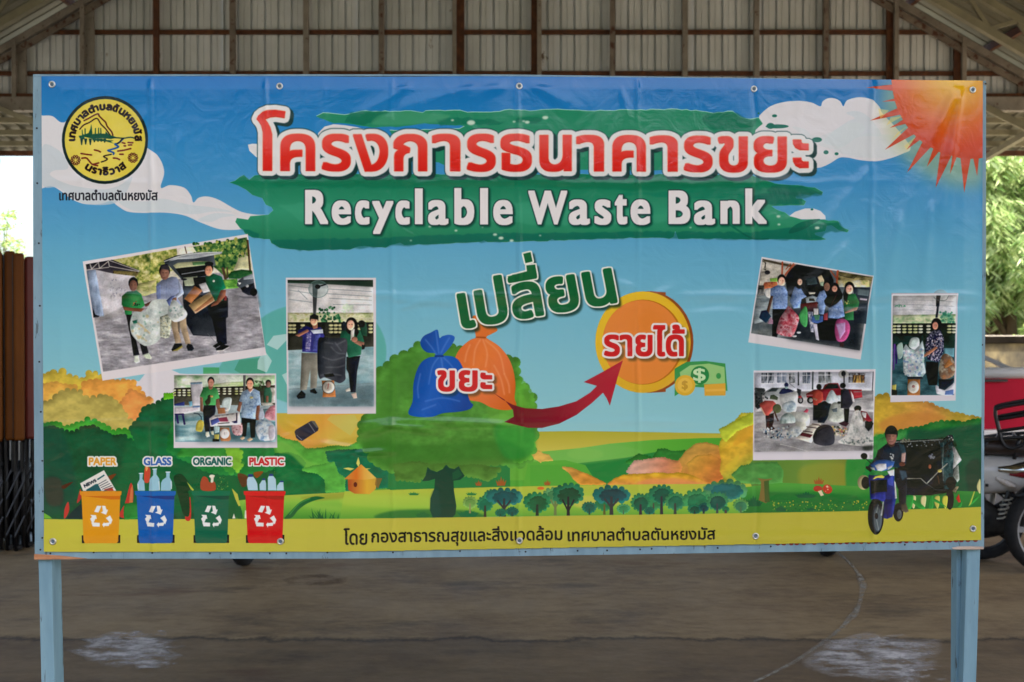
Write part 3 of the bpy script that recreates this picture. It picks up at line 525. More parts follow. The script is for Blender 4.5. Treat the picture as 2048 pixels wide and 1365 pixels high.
# small trees along the bottom
def tree(x, gy, r, ry, cy, c1, c2, trunk, sd, fork=0, hw=3):
    lumps(D, ring(x, cy, r*.86, ry*.82, 14), max(2.2, r*.16), c1, seed=sd); lumps(D, ring(x+r*.05, cy+ry*.15, r*.62, ry*.6, 10), max(1.8, r*.12), c2, seed=sd+1)
    P(D, [(x-hw*.6, cy+ry*.2), (x+hw*.6, cy+ry*.2), (x+hw, gy), (x-hw, gy)], trunk)
    if fork:
        for s in (-1, 1): L(D, [(x, cy+ry*1.5), (x+s*r*.35, cy+ry*.5)], hw*1.0, trunk)
rows = [(1110, 1030, 27, 17, 990, '5f9f68', '4a8a5c', '6a7a4c', 3, 1, 3), (940, 1026, 15, 13, 1004, '7aa858', '6a9c50', '8a8a5c', 31, 0, 2), (1208, 1029, 20, 17, 1005, '2f8052', '287048', '5c5a34', 4, 0, 2.5), (1450, 1000, 44, 20, 980, '4a8a5c', '2a6a68', '3a6a4c', 5, 0, 1),
        (970, 1034, 17, 17, 1007, '2a7a56', '1f6a50', '3a3a34', 6, 0, 2.8), (985, 995, 18, 12, 990, '2a8060', '24705a', '2a7058', 7, 0, 1), (1008, 1033, 36, 16, 993, '2a7470', '17585c', '33383c', 8, 1, 3.6), (1001, 1032, 11, 8, 1025, '237056', '1c6450', '2a4a3c', 9, 0, 1), (1024, 1032, 13, 9, 1022, '1e6a58', '155650', '2a4a40', 10, 0, 1.5),
        (1074, 1031, 28, 21, 1004, '2b7d52', '16603f', '2c3430', 11, 0, 3.3), (1136, 1031, 32, 23, 988, '2a7656', '14523c', '2a2a30', 12, 1, 3.2), (1178, 1029, 15, 12, 1014, '1d6a58', '185c50', '2a4a40', 13, 0, 1.8), (1222, 1029, 38, 17, 989, '21706c', '0f4c54', '3a3c40', 14, 1, 4), (1246, 1028, 14, 10, 1017, '4a9868', '3c8858', '4a6a50', 15, 0, 1.5),
        (1306, 1028, 24, 19, 1002, '3c8a54', '347c50', '4a4a40', 16, 0, 2), (1280, 1029, 20, 19, 1004, '2f7c54', '1a5844', '37303a', 17, 0, 3.2), (1298, 1028, 10, 7, 1021, '21705c', '185c50', '2a4a40', 18, 0, 1.2), (1322, 1028, 26, 20, 988, '2c7a58', '1a5848', '35343c', 19, 0, 3.2), (1349, 1028, 21, 19, 1002, '3a8458', '2e6e54', '3c4440', 20, 0, 3),
        (1392, 1027, 28, 24, 1000, '3c8c58', '2c7450', '3a6048', 21, 0, 1), (1388, 1028, 14, 10, 1018, '1f6a50', '155444', '2a3a38', 22, 0, 1.8), (1406, 1027, 10, 9, 1014, '1d5c54', '14484c', '2a3440', 23, 0, 2.2), (1433, 1026, 22, 20, 1002, '3a8458', '26564c', '3c4a4c', 24, 0, 2.5), (1450, 1026, 6, 5, 1018, '2c7a50', '2c7a50', '4c4440', 25, 0, 2.8), (1480, 1025, 16, 14, 1010, '5a9a58', '3c7c5c', '4a6a4c', 26, 0, 2)]
for r_ in rows: tree(*r_)
C(D, 1432, 975, 28, '2a6a74', ry=7, a=.6, b=2)
# yellow strip and its line of writing
P(D, "60,1038 300,1038 680,1037 1000,1033 1400,1027 1700,1022 1990,1013 1990,1130 60,1130", LG(D, (90, 1060), (1960, 1060), ['b9b846', 'b6b54a', 'b2af46', 'b0ac42', 'b2ae40']))
T('โดย', (688, 1056, 735, 1089), '23231c', .35)
T('กองสาธารณสุขและสิ่งแวดล้อม', [(743.5, 1055), (1124, 1050.5), (1124, 1088), (743.5, 1093)], '23231c', .35)
T('เทศบาลตำบลตันหยงมัส', [(1135, 1055.5), (1429, 1053), (1429, 1078), (1135, 1082)], '23231c', .35)
# tulip leaves on the lower left
for s, c in (("650,1110 560,1090 600,1000 640,860 660,930 650,1050", 'b03a34'), ("175,1105 180,1040 205,990 212,1050 190,1100", 'b23c38'), ("265,1000 290,900 300,960", 'a03434'), ("1020,1110 1040,1000 1056,960 1060,1110", 'b83430'), ("480,815 540,795 500,840", '6a3a24'), ("160,880 240,850 180,900", '4c2c24')): P(LB, s, c, 1)
P(LB, "185,1110 240,1050 300,1000 310,1110", '1c2c38', 0, .8); P(LB, "640,900 655,870 655,1000 620,1080", 'c88a50', 0, .7); lumps(LB, "600,1010 700,1000 700,1100 600,1110", 8, '2c7c38'); P(LB, "30,1070 75,1095 90,1110 30,1110", '6aae3c')
for s in ("960,880 1040,920 1050,1080 1010,1080 980,980", "940,820 1000,800 1060,900 980,920"): P(LB, s, '12402c', 1)
P(R2, "20,670 90,750 80,760 60,745", 'b0bc4c'); P(R2, "445,735 500,790 525,900 510,905 480,840", 'b8b84c'); P(R2, "450,1020 465,970 480,1020", 'd8dcd0'); P(R2, "570,940 585,950 585,1020 565,1020", 'd8dcd0'); P(R2, "500,600 590,620 590,700 540,720", '6a3426', 1, .8); P(R2, "650,590 720,575 740,585 680,640", '8a4a24', 1, .9)
# ---------------- four bins
def bin_(x0, x1, body, dark, lid):
    sc = (x1-x0)*3.5/290.
    g = lambda s: [(x0+(float(t.split(',')[0])-285)/3.5*sc, 720+float(t.split(',')[1])/3.5) for t in s.split()]
    for s in ("302,1225 325,1220 325,1278 302,1278", "545,1220 567,1222 567,1278 540,1278"): P(D, g(s), '1c1c22')
    P(D, g("298,945 566,945 553,1262 548,1275 535,1280 325,1280 318,1270 314,1255"), body); P(D, g("305,950 566,950 563,975 500,975"), dark); P(D, g("285,916 570,916 576,920 572,945 560,948 300,948 288,942"), lid)
    for s in ("405,1018 436,1020 415,1066 384,1062", "440,1018 462,1020 471,1046 482,1045 468,1082 430,1066 445,1058", "358,1082 398,1084 404,1112 394,1110 380,1140 366,1130 357,1110 370,1096", "495,1085 512,1118 500,1150 480,1120 465,1105", "365,1134 425,1138 424,1164 375,1163", "440,1150 455,1132 456,1140 498,1134 486,1160 456,1160 454,1172"):
        P(D, g(s), 'dfe2ea')
bin_(161.5, 245, 'cf9228', 'c26c20', 'd08a2c'); bin_(271, 353, '1f5aac', '163a80', '2060b4'); bin_(384, 461.5, '15604a', '0f4c40', '1c6c50'); bin_(488, 572, 'c02028', '9c1a20', 'cc2a2c')
for s, w, c in (("288,862 455,770 540,914 310,914", 0, 'd4d6d8'), ("330,908 395,868 412,866 436,914 335,914", 0, '1f5660'), ("405,832 455,800 460,808 412,840", 0, '1f5660'), ("455,905 510,888 522,914 460,914", 0, 'b03c30')): P(LB, s, c)
T('NEWS', [(80+312/3.5, 720+872/3.5), (80+396/3.5, 720+830/3.5), (80+404/3.5, 720+848/3.5), (80+322/3.5, 720+892/3.5)], '28303c', .4)
for k in range(5): L(LB, [(416+k*9, 868-k*0+k*12), (470+k*12, 838+k*13)], 5, '4a525a')
for s in ("695,790 728,788 726,798 722,830 735,850 740,914 690,914 686,865 702,835 702,798", "795,758 825,758 822,768 820,800 840,830 845,914 768,914 772,835 800,805 800,768", "885,780 918,780 914,790 912,820 928,850 930,880 920,914 850,914 852,860 862,838 888,820 888,790"): P(LB, s, '8fbcd6')
for s in ("690,870 692,900", "838,850 842,905", "922,850 926,900", "700,794 726,794", "797,762 822,762", "886,784 916,784"): L(LB, s, 5, 'd8e6f0')
P(LB, "735,850 740,750 760,745 780,770 770,850", 'c04a38', 1); P(LB, "742,750 755,740 762,760 748,780", 'd8a05c')
for s in ("588,655 600,630 645,625 668,655 685,690 692,755 600,755 588,700", "705,700 730,660 760,658 770,690 770,755 708,755", "785,640 795,618 835,618 860,650 866,755 786,755", "872,710 895,680 930,672 936,755 868,755"): P(R2, s, 'a9cbe2', 0)
for s in ("600,602 640,602 645,628 598,628", "735,642 760,640 764,658 732,658", "800,598 835,600 836,620 796,620", "902,662 934,664 934,678 900,678"): P(R2, s, '2a3c7c')
P(R2, "150,690 165,640 185,625 215,640 235,680 270,672 290,690 285,755 165,755", 'a04a34', 1); P(R2, "232,625 250,608 285,615 275,640 270,678 248,680 248,645", 'd8d8cc', 1); scatter(R2, "300,640 380,610 410,680 405,755 295,755", 60, 5, ['3c6c3c', '7a9c4c', '1c4c34'], 4); scatter(R2, "60,640 160,600 150,755 70,755", 40, 5, ['1f5c3c', '174c34'], 6)
for t, x0, x1, c in (('PAPER', 179.5, 235, 'd29a3c'), ('GLASS', 289, 344, '3560b0'), ('ORGANIC', 387, 464, '245c58'), ('PLASTIC', 499.5, 569, 'c02c34')):
    m = text_mask(t, (x0, 914.5, x1, 930.5), .75, 16); put(dilate(m[0], 4.2), m[1], m[2], 'd9dce0'); put(m[0], m[1], m[2], c)
# ---------------- coin, money, bags, arrow and their writing
ZB = F(680, 440, 2.923)
C(ZB, 1800, 715, 262, '8a4a28', ry=296); P(ZB, "1810,418 1900,425 1900,1005 1810,1010", '8a4a28')
C(ZB, 1768, 715, 278, RG(ZB, (1700, 600), 420, ['d8b63a', 'd9b436', 'cfa434']), ry=296); C(ZB, 1768, 715, 236, 'b06c28', ry=248); C(ZB, 1762, 715, 230, RG(ZB, (1800, 600), 340, ['d47f3a', 'd98444', 'd6843e']), ry=245)
ZM = F(1348, 440, 2.923)
P(ZM, "0,870 70,830 180,825 295,840 300,900 308,1000 250,985 100,975 50,1000 0,1030", '3f8f50', 0); P(ZM, "30,890 90,850 200,840 290,860 295,960 150,960 40,980", '8fc07c'); C(ZM, 147, 908, 54, '2f8048'); T('$', (1384.5, 736, 1410, 766), 'b8d8b0', .9); C(ZM, 256, 912, 14, '3f8f50', ry=17)
for x, y in ((60, 967), ): C(ZM, x, y, 60, 'd0a83c'); C(ZM, x, y, 44, 'd8b44c'); T('$', (1362, 761, 1374.5, 781), 'b8923a', .8)
P(ZM, "172,962 296,955 298,1000 296,1026 175,1028", 'cfa040'); P(ZM, "180,990 296,985 296,1000 180,1004", 'd8ac50')
lumps(D, "826,712 840,702 852,694 900,694 910,740 850,780 820,760", 5, '5f9a3c', a=.0)
P(ZB, "780,560 820,570 860,590 920,640 890,665 860,680 850,692 800,692 790,660 770,600", 'cf6e34', 1)
P(ZB, "800,690 850,690 870,700 930,740 980,800 1010,870 1025,960 1020,1040 1030,1080 1000,1108 940,1110 880,1095 820,1065 750,1050 700,1000 670,850 690,770 750,710", LG(ZB, (680, 800), (1020, 1000), ['d06c38', 'd8763c', 'd47040', 'c8642c']), 1)
for s in ("820,700 790,760 780,850", "835,700 860,780 850,860", "850,705 930,780 960,900", "900,850 940,930 960,1020", "760,730 740,780 730,830", "960,900 985,960 990,1010"): L(ZB, s, 9, 'dd9468', 1, .6, 1)
for s in ("790,690 850,694 855,684 798,682",): P(ZB, s, 'a04c24')
bl = LG(ZB, (450, 900), (760, 1000), ['1f4a9c', '2a5cb8', '2452ac', '1c4494'])
P(ZB, "470,715 490,680 530,660 570,643 582,690 600,680 640,672 670,685 660,720 630,760 600,790 598,800 560,798 555,780 510,775 480,750", bl, 1)
P(ZB, "560,800 600,795 660,800 700,830 730,900 740,990 760,1060 778,1080 760,1105 700,1120 600,1130 540,1150 450,1150 400,1130 425,1060 430,960 450,880 480,830 520,805", bl, 1)
for s in ("580,800 540,860 520,960", "590,800 600,870 590,930", "600,800 650,850 680,900", "470,900 455,980 460,1040", "560,650 570,720 578,780", "500,700 540,750 565,790", "640,690 610,740 590,780", "500,1060 600,1040 700,1060", "480,1110 560,1080"): L(ZB, s, 8, '4c7cd0', 1, .6, 1)
L(ZB, "558,797 602,797", 12, '183c84')
P(ZB, "895,1010 950,1050 1010,1080 1080,1100 1180,1105 1280,1090 1380,1060 1460,1010 1500,970 1423,948 1530,890 1650,822 1620,920 1575,1085 1555,1040 1535,1010 1470,1070 1380,1140 1280,1190 1180,1215 1100,1215 1020,1195 960,1180 1015,1150 1010,1110 960,1050", LG(ZB, (1000, 1100), (1600, 900), ['6c1c2c', '7c1f30', '9c2838', 'a82c3c']), 0)
def outlined(m, rim, c, sh, r):
    put(blur(shift(dilate(m[0], r), 7, 8), 4), m[1], m[2], '183028', sh); put(dilate(m[0], r), m[1], m[2], rim); put(m[0], m[1], m[2], c)
M = canvas_mask([text_mask('เปลียน', pts(ZB, [(667, 358), (1569, 200), (1622, 484), (713, 642)]), 3.6, 30), pm(ZB, "1070,200 1113,190 1125,245 1083,255"), pm(ZB, "980,332 1092,302 1088,268 1140,262 1150,330 985,360")])
outlined(M, 'dfe0dc', '17603a', .8, 4.5)
outlined(text_mask('รายได้', pts(ZB, [(1540, 612), (2012, 612), (2012, 800), (1540, 800)]), 2.2, 30), 'dcd8dc', 'bf2e30', .5, 6)
outlined(text_mask('ขยะ', pts(ZB, [(568, 878), (890, 878), (890, 1005), (568, 1005)]), 2.2, 30), 'dcd8dc', 'bf2e30', .5, 6)
# ---------------- the printed snapshots
def skin(fr, x, y, r, c='6a4434', hair='1c1a1e', ry=None, hr=1.0):
    ry = ry or r*1.3; c = np.clip(col(c)*1.4+.03, 0, .95)
    C(fr, x, y-ry*.28, r*1.12*hr, hair, ry=ry*.95*hr); C(fr, x, y+ry*.12, r*.92, c, ry=ry*.88)
    C(fr, x+r*.25, y+ry*.1, r*.35, 'a87860', ry=ry*.4, a=.55, b=1)
    L(fr, [(x-r*.5, y), (x-r*.15, y)], r*.14, '3a2826', a=.7); L(fr, [(x+r*.15, y), (x+r*.5, y)], r*.14, '3a2826', a=.7); L(fr, [(x-r*.3, y+ry*.5), (x+r*.3, y+ry*.5)], r*.13, 'a87c74', a=.6)
MODEL[0] = .42
# A: three people behind a car
A = F(160, 470, 4.874)
P(D, "167.6,523.8 496.7,469 534.4,710.3 207,761.6", 'd5d2dc')
quadA = "62,290 1632,25 1810,1095 235,1335"
P(A, quadA, NZ(['74747e', '8b8b98', '9a9aa8', 'b4b6c2'], 24, 7, 5)); P(A, "62,290 1632,25 1690,350 1200,380 430,560 90,480", NZ(['c8c8a8', 'd2cfc0', 'd8d6d2'], 20, 12, 3))
P(A, "330,245 950,135 960,330 830,380 740,540 600,600 560,420 330,340", NZ(['3f5a26', '6c8236', 'a4a850', 'c4c27a', 'd8d8a0'], 11, 11, 6, 3)); P(A, "560,480 750,440 760,560 640,600 560,580", NZ(['7a8444', 'a8a86a', 'c0b888'], 16, 8, 7))
P(A, "1110,120 1632,27 1680,330 1540,330 1440,430 1330,330 1180,230", NZ(['1c3c28', '2f5830', '4c7838', '8a9c4c', 'b8bc6c'], 12, 12, 8, 3)); P(A, "1560,190 1665,150 1680,350 1500,350 1540,260", 'cfc8a4', 0, .8); scatter(A, "1110,90 1640,30 1660,200 1400,260 1120,220", 160, 16, ['1f4228', '3a6832', '6c8c3c', 'a0a850'], 4)
for s, w in (("1400,330 1425,430", 26), ("1440,320 1446,420", 12), ("1640,60 1665,350", 20), ("1030,120 1045,180", 10)): L(A, s, w, '4c3a2c')
P(A, "1450,400 1480,360 1580,340 1680,350 1690,380 1560,430 1460,430", NZ(['1c4428', '2c5c30'], 9, 9, 2)); P(A, "1400,440 1540,430 1550,520 1420,530", NZ(['3c7a30', '5fa23c', '88b84c'], 9, 9, 4))
P(A, "68,290 320,245 590,350 585,365 330,380 170,345 78,350", '35323c'); P(A, "330,350 590,360 560,410 330,385", NZ(['3c3428', '7a6c3c', '4a5030'], 7, 7, 4))
for s in ("110,290 125,335 190,270 200,330 285,260 295,310", "80,345 290,318", "290,250 590,355", "300,310 580,360"): L(A, s, 8, 'a8a4a4')
P(A, "160,345 330,380 545,405 540,560 430,700 240,795 150,600", LG(A, (160, 400), (540, 500), ['a9aabc', 'c0c0cc', 'b9b9c8'])); P(A, "75,350 162,342 245,795 140,800", NZ(['6c84a8', '8aa0c4', '7c90b4'], 6, 60, 3)); scatter(A, "300,440 480,420 480,560 300,640", 26, 5, ['9a9aac', '8c90a8'], 5, ry=12)
P(A, "130,700 160,780 200,790 190,805 140,808", '22242c'); P(A, "150,815 430,720 440,780 160,870", '8e8c90', 0, .6, 3)
P(A, "800,600 1000,560 1500,560 1740,540 1770,700 1450,900 1480,1000 1100,980 900,900", NZ(['70707a', '80808c', '9494a0'], 22, 8, 9), 0, .7, 4)
# small car on the right
P(A, "1540,460 1590,415 1690,385 1725,590 1660,590 1600,560 1570,520 1535,500", '4c5662'); P(A, "1600,415 1690,385 1700,430 1600,440", '8a96a4'); P(A, "1570,520 1700,470 1725,590 1650,592 1590,560", '23252e'); C(A, 1700, 560, 34, '14141a', ry=40); P(A, "1540,460 1580,470 1560,490", 'd8dce4'); C(A, 1636, 500, 16, 'a0a8b0', ry=14); P(A, "1540,600 1725,600 1725,620 1600,620", '50505c', 0, .8, 2)
# car with raised hatch
P(A, "1010,430 1250,400 1450,620 1450,800 1400,800 1350,960 1300,990 1110,980 1040,860 1010,640", '20242c'); P(A, "1060,780 1340,770 1350,990 1110,970", '2c3038'); P(A, "870,300 1000,440 1230,420 1240,330 1330,300 1310,190 1160,170 940,205 825,250 835,290", '3c444e'); P(A, "915,300 960,275 1150,258 1290,262 1270,290 1110,310 940,330", 'a8ac84'); P(A, "1100,270 1250,262 1240,290 1110,300", '4c7c4c'); P(A, "940,215 1150,175 1380,170 1390,185 1310,200 1120,235 960,240 870,262", '8a929c'); L(A, "830,262 1000,205 1180,180 1390,172", 10, 'aab2b8', 1)
P(A, "940,330 1230,300 1240,400 1010,440", '14161c'); L(A, "1000,385 1220,350", 10, '7a8088'); P(A, "1010,420 1150,405 1160,470 1100,500 1030,500", '98a48c'); P(A, "1110,420 1230,410 1250,520 1130,520", '16161c'); P(A, "1015,500 1120,500 1060,610 1015,640", '343a44'); C(A, 1022, 436, 28, '22222a', ry=10); P(A, "1420,590 1438,600 1436,640 1410,640", '7a2c30')
P(A, "1290,790 1450,800 1430,820 1300,830", '2c3038'); L(A, "1250,960 1320,1040", 4, '5c5c66')
# box held by the man on the right
P(A, "1025,625 1125,500 1205,545 1090,672", 'a8683c'); P(A, "1165,485 1230,465 1290,550 1210,570", 'ccccd8'); P(A, "1065,685 1290,545 1330,635 1130,765", 'a88a5c'); P(A, "1115,745 1325,625 1330,640 1132,770", 'c0a080'); P(A, "1125,740 1300,600 1310,640 1150,750", '8c4c30', 0, .7); L(A, "1120,640 1190,575", 8, '4a3424')
# man, green polo, right
P(A, "1250,690 1440,640 1448,805 1380,800 1400,920 1440,1060 1380,1090 1340,1040 1330,900 1255,740", '1c1e26'); P(A, "1295,820 1430,800 1440,1060 1350,1060", '20222c'); P(A, "1300,1085 1380,1035 1400,1060 1330,1105", '15161a'); P(A, "1330,1110 1400,1070 1455,1080 1460,1100 1390,1130 1340,1130", '15161a'); L(A, "1345,1132 1400,1128 1460,1095", 9, 'c8c8cc')
P(A, "1230,410 1310,380 1390,410 1430,520 1390,545 1400,640 1330,660 1280,560 1235,470", '146044'); P(A, "1380,540 1430,540 1425,600 1350,680 1280,705 1290,680 1340,640", '7c4a38'); P(A, "1268,420 1310,380 1330,420", '0e4c34'); C(A, 1310, 452, 12, 'c8d0c8'); skin(A, 1262, 345, 40, '8c5c46', ry=58); C(A, 1265, 285, 42, '1c1a1e', ry=22)
# man in the middle
P(A, "900,800 1040,790 1050,900 1090,1060 1040,1070 985,900 975,960 1000,1050 940,1060 915,950 890,850", '96836a'); P(A, "960,830 985,830 985,960 965,940", '3c3a3c', 0, .6); P(A, "900,1120 930,1060 1000,1060 1010,1090 960,1130 910,1136", '1c2028'); P(A, "905,1135 960,1130 1010,1095 1005,1075 950,1110", 'a89c3c', 0, .8); P(A, "1045,1090 1060,1060 1100,1070 1122,1110 1100,1132 1060,1130", '1c2830')
P(A, "755,480 810,440 900,410 950,415 1000,500 1020,580 960,620 1010,700 900,660 770,630 752,560", '8290b8'); P(A, "750,500 790,480 800,620 760,640", '6474a8'); P(A, "960,430 1000,500 1022,570 950,625 940,590 975,560", '94a2c4'); L(A, "850,470 850,620", 4, '6878a4'); skin(A, 832, 372, 48, '50342c', ry=68); P(A, "790,300 860,285 885,330 870,345 800,335", '2c2a30'); P(A, "905,620 950,610 950,640 910,660", '7c5444')
# woman, green polo, left
P(A, "458,780 520,770 500,860 560,1040 590,1170 530,1180 505,1010", '1a1a22'); P(A, "590,1060 660,1080 680,1150 620,1170", '24222a'); P(A, "540,1180 580,1172 592,1240 560,1252 535,1235", 'c4d0c8'); P(A, "625,1170 680,1150 715,1195 710,1212 650,1205", 'c0d0bc')
P(A, "418,600 470,555 560,545 610,580 640,690 600,720 520,730 510,780 450,780 440,720 415,680", '23763e'); P(A, "500,590 560,560 600,640 540,700 500,680", '348c4c', 1, .6, 3); P(A, "425,700 530,715 640,720 600,755 440,735", '7c4c38'); P(A, "635,680 720,640 735,660 650,705", '5a3830'); skin(A, 528, 490, 42, '50342c', ry=62); scatter(A, "520,650 600,650 590,700 520,700", 12, 9, ['b8583c', '1c3428'], 3)
# white bags
P(A, "510,800 540,750 640,745 720,640 860,630 900,640 900,740 830,830 800,960 790,1010 740,1060 660,1085 600,1060 520,980 496,890", 'b4c2c4', 1, .94); scatter(A, "520,780 830,700 800,1000 660,1070 520,960", 90, 15, ['c8d4d4', '8ca4a8', 'a8bcb8', 'cfdada', '5c8c80', 'b8a870'], 6, a=.6)
P(A, "790,800 900,760 900,900 880,1000 840,1010 790,990", NZ(['5a6458', '90988c', 'b8c0b4', 'a09a70'], 5, 5, 5)); P(A, "900,650 940,640 1040,740 1050,790 1010,830 930,850 870,790 870,700", 'c0ccd0', 1, .95); scatter(A, "880,720 1000,700 1040,790 930,840", 36, 12, ['cfd8da', '94a8a4', '5c8c84', 'd8dee0'], 9, a=.7)
for s in ("560,980 640,1020", "600,880 690,960", "570,860 620,890"): L(A, s, 14, 'c0a060', 0, .6, 2)
P(A, "520,840 560,830 570,860 530,865", '1f6c58'); P(A, "850,640 900,600 940,590 900,640 880,700", '4c5c98'); P(A, "696,640 760,620 770,1000 720,1000", 'd8e2e6', 0, .35, 4)
# B: two people at a scale
B = F(340, 740, 8.53)
P(B, "75,70 1820,62 1840,1325 75,1330", 'cfcddc')
P(B, "85,90 1800,90 1812,1225 100,1225", '9ab0bc'); P(B, "85,90 1800,90 1800,330 85,330", NZ(['7cae7c', 'a4c49c', 'c8d2c4', 'd4d6d8'], 24, 14, 3)); P(B, "580,90 1260,90 1260,260 580,260", 'c9cdd4', 0, .7, 8); P(B, "1000,210 1260,200 1260,280 600,290 780,240", NZ(['b8bc6c', '98b870', 'c8ccb0'], 20, 8, 4), 0, .8)
P(B, "85,310 380,300 800,290 1260,275 1800,260 1800,600 85,600", '37322c'); P(B, "85,440 1600,430 1600,600 85,600", NZ(['3c3a34', '4c4a40', '38342e'], 20, 12, 4))
for y in (345, 385, 430):
    for x in list(range(110, 380, 82))+[835, 940, 1030, 1145, 1225]: C(B, x-20 if x < 500 else x, y-(0 if x < 500 else 25), 30, 'c4cab4' if (x+y) % 3 else 'a8b070', ry=15)
P(B, "1440,290 1620,290 1620,360 1440,360", '2c3428'); scatter(B, "1440,190 1620,190 1620,300 1440,300", 40, 16, ['2c5c34', '3c3a30', '5c8c58'], 6); P(B, "1700,300 1800,300 1800,560 1700,560", NZ(['c8c8c8', '6c6a60'], 12, 12, 6))
P(B, "360,215 570,205 580,600 400,605", 'b4b4c2'); P(B, "365,215 560,205 560,235 370,245", '5c7c98'); P(B, "1260,90 1305,90 1300,340 1262,340", '4c4c50')
P(B, "90,640 520,620 520,700 200,760 90,740", 'cac6d8'); P(B, "90,580 260,540 260,610 90,610", '28307c'); P(B, "400,620 520,610 520,635 400,640", '4a70b0'); P(B, "330,540 390,530 395,600 350,630", '5c9cc0')
P(B, "90,760 560,730 700,800 1800,640 1812,1225 100,1225", NZ(['3c6c7c', '5c8c9c', '8cb0bc', 'a4c0c8'], 60, 14, 8)); P(B, "450,1030 1000,1000 1812,1000 1812,1225 480,1225", '2c4c58', 0, .75, 12)
for s in ("125,760 150,900", "230,760 260,920"): L(B, s, 34, '2c2460')
P(B, "90,745 250,740 260,770 90,765", '2c2460'); L(B, "420,735 500,750 545,800 545,1040", 14, '20283c'); P(B, "450,1020 470,900 530,850 590,900 560,1040 500,1050", 'b4a83c', 1)
# left woman
P(B, "590,600 790,600 790,700 760,800 690,820 700,900 690,1050 610,1050 590,900 575,700", '191b2c'); P(B, "690,820 760,780 760,1030 700,1040", '191b2c'); P(B, "620,1060 670,1050 690,1130 640,1150 615,1110", 'd8d8c8'); P(B, "700,1050 750,1040 760,1110 720,1100", 'c8ccb4')
P(B, "520,450 580,310 660,290 760,290 820,330 860,480 800,500 790,600 580,600 570,470", '3c9450'); P(B, "600,310 680,290 640,420 620,600 580,590", '2c7c44', 1, .7, 5); P(B, "525,460 575,470 575,720 530,700", '7c5444'); P(B, "795,500 850,490 880,740 850,750 800,620", '7c5444'); P(B, "660,440 700,430 700,560 640,600 610,540 650,490", '2c2c24', 1); P(B, "700,430 750,440 740,470 700,460", 'c8804c'); P(B, "670,250 750,250 740,320 700,340 670,310", '8a5c48'); skin(B, 712, 210, 52, '85564a', ry=76)
# right woman
P(B, "1230,810 1480,810 1460,1150 1390,1160 1370,900 1330,900 1310,1130 1240,1140", '16181e'); P(B, "1200,1160 1260,1130 1290,1160 1240,1195", 'c0a080'); P(B, "1320,1190 1380,1150 1430,1180 1360,1222", 'c0a080')
P(B, "1190,530 1240,370 1330,330 1450,320 1540,370 1565,600 1490,620 1470,840 1220,810 1240,560", NZ(['5878a4', '7c98bc', '94b0cc', '6884ac'], 5, 5, 9)); P(B, "1190,540 1240,550 1200,720 1150,690", '7c4c3c'); P(B, "1490,610 1545,600 1530,850 1480,860 1470,780", '7c4c3c'); P(B, "1340,330 1440,320 1380,400", 'b8c4d4'); P(B, "1340,280 1420,280 1420,340 1380,380 1345,350", '9a6450'); skin(B, 1376, 235, 60, '9c6450', ry=86); C(B, 1400, 470, 30, 'b8b070', ry=20)
# far woman, bags, sack, scale
P(B, "1630,300 1720,290 1750,400 1740,580 1620,560 1610,400", '2c5c48'); P(B, "1650,440 1690,440 1690,550 1650,550", '7c5040'); skin(B, 1690, 240, 42, '4c3430', ry=60)
P(B, "1560,560 1740,555 1780,590 1600,610", 'b8b8b0'); P(B, "1640,720 1720,620 1800,600 1805,860 1700,860 1620,800", NZ(['a04c64', 'c88494', 'd0a0b0'], 12, 12, 3)); P(B, "1560,640 1600,680 1620,800 1560,860 1520,800", 'a8b4cc', 1); P(B, "1480,900 1560,840 1700,870 1790,960 1800,1150 1720,1200 1560,1200 1500,1120 1470,1000", NZ(['5c7ca8', '8ca8c8', 'b4c8d8', 'c8d4e0', '98a8b8'], 9, 9, 4), 1); P(B, "1700,960 1790,960 1800,1160 1720,1200 1690,1100", 'b8b0c4', 1, .8)
P(B, "1080,900 1230,900 1240,1090 1120,1110 1060,1010", NZ(['7c3c4c', 'b0808c', 'c8a8b0', '6c2c38'], 8, 8, 4), 1); P(B, "900,620 930,490 1060,480 1040,640 1000,700", 'b0c4c8', 1); P(B, "820,650 950,640 960,740 830,750", '94603c'); P(B, "940,640 1010,650 1010,740 960,740", NZ(['d0d0d0', '5c6878'], 6, 6, 2))
P(B, "680,830 760,770 1200,720 1220,930 700,965", 'd2cfd4'); P(B, "700,860 830,810 860,880 720,950", '3c4890'); P(B, "830,820 980,800 1010,880 860,880", '8c3450'); P(B, "1060,880 1160,860 1160,905 1110,910", '2c2c5c'); P(B, "760,780 1100,740 1100,760 770,810", NZ(['3c3c3c', 'c8c8c8'], 7, 9, 2), 0, .7); L(B, "830,915 1020,900", 18, '3c3c40', 0, .8); L(B, "1150,740 1150,860", 22, '3a3040')
P(B, "820,950 1050,945 1050,965 820,975", '504c44'); P(B, "770,950 850,960 850,1060 770,1080", '9cc0cc'); P(B, "860,980 1020,980 1050,1180 1020,1215 880,1215 860,1150", '9c6440'); C(B, 942, 1085, 82, 'ccccd2', ry=84); C(B, 942, 1085, 88, '8a8a8c', ry=90, a=.0); L(B, "940,1060 940,1110", 5, '6c6c70'); P(B, "765,1100 850,1095 840,1180 770,1185", 'c8bc54'); P(B, "740,1170 850,1180 850,1220 735,1222", '1c1c1c')
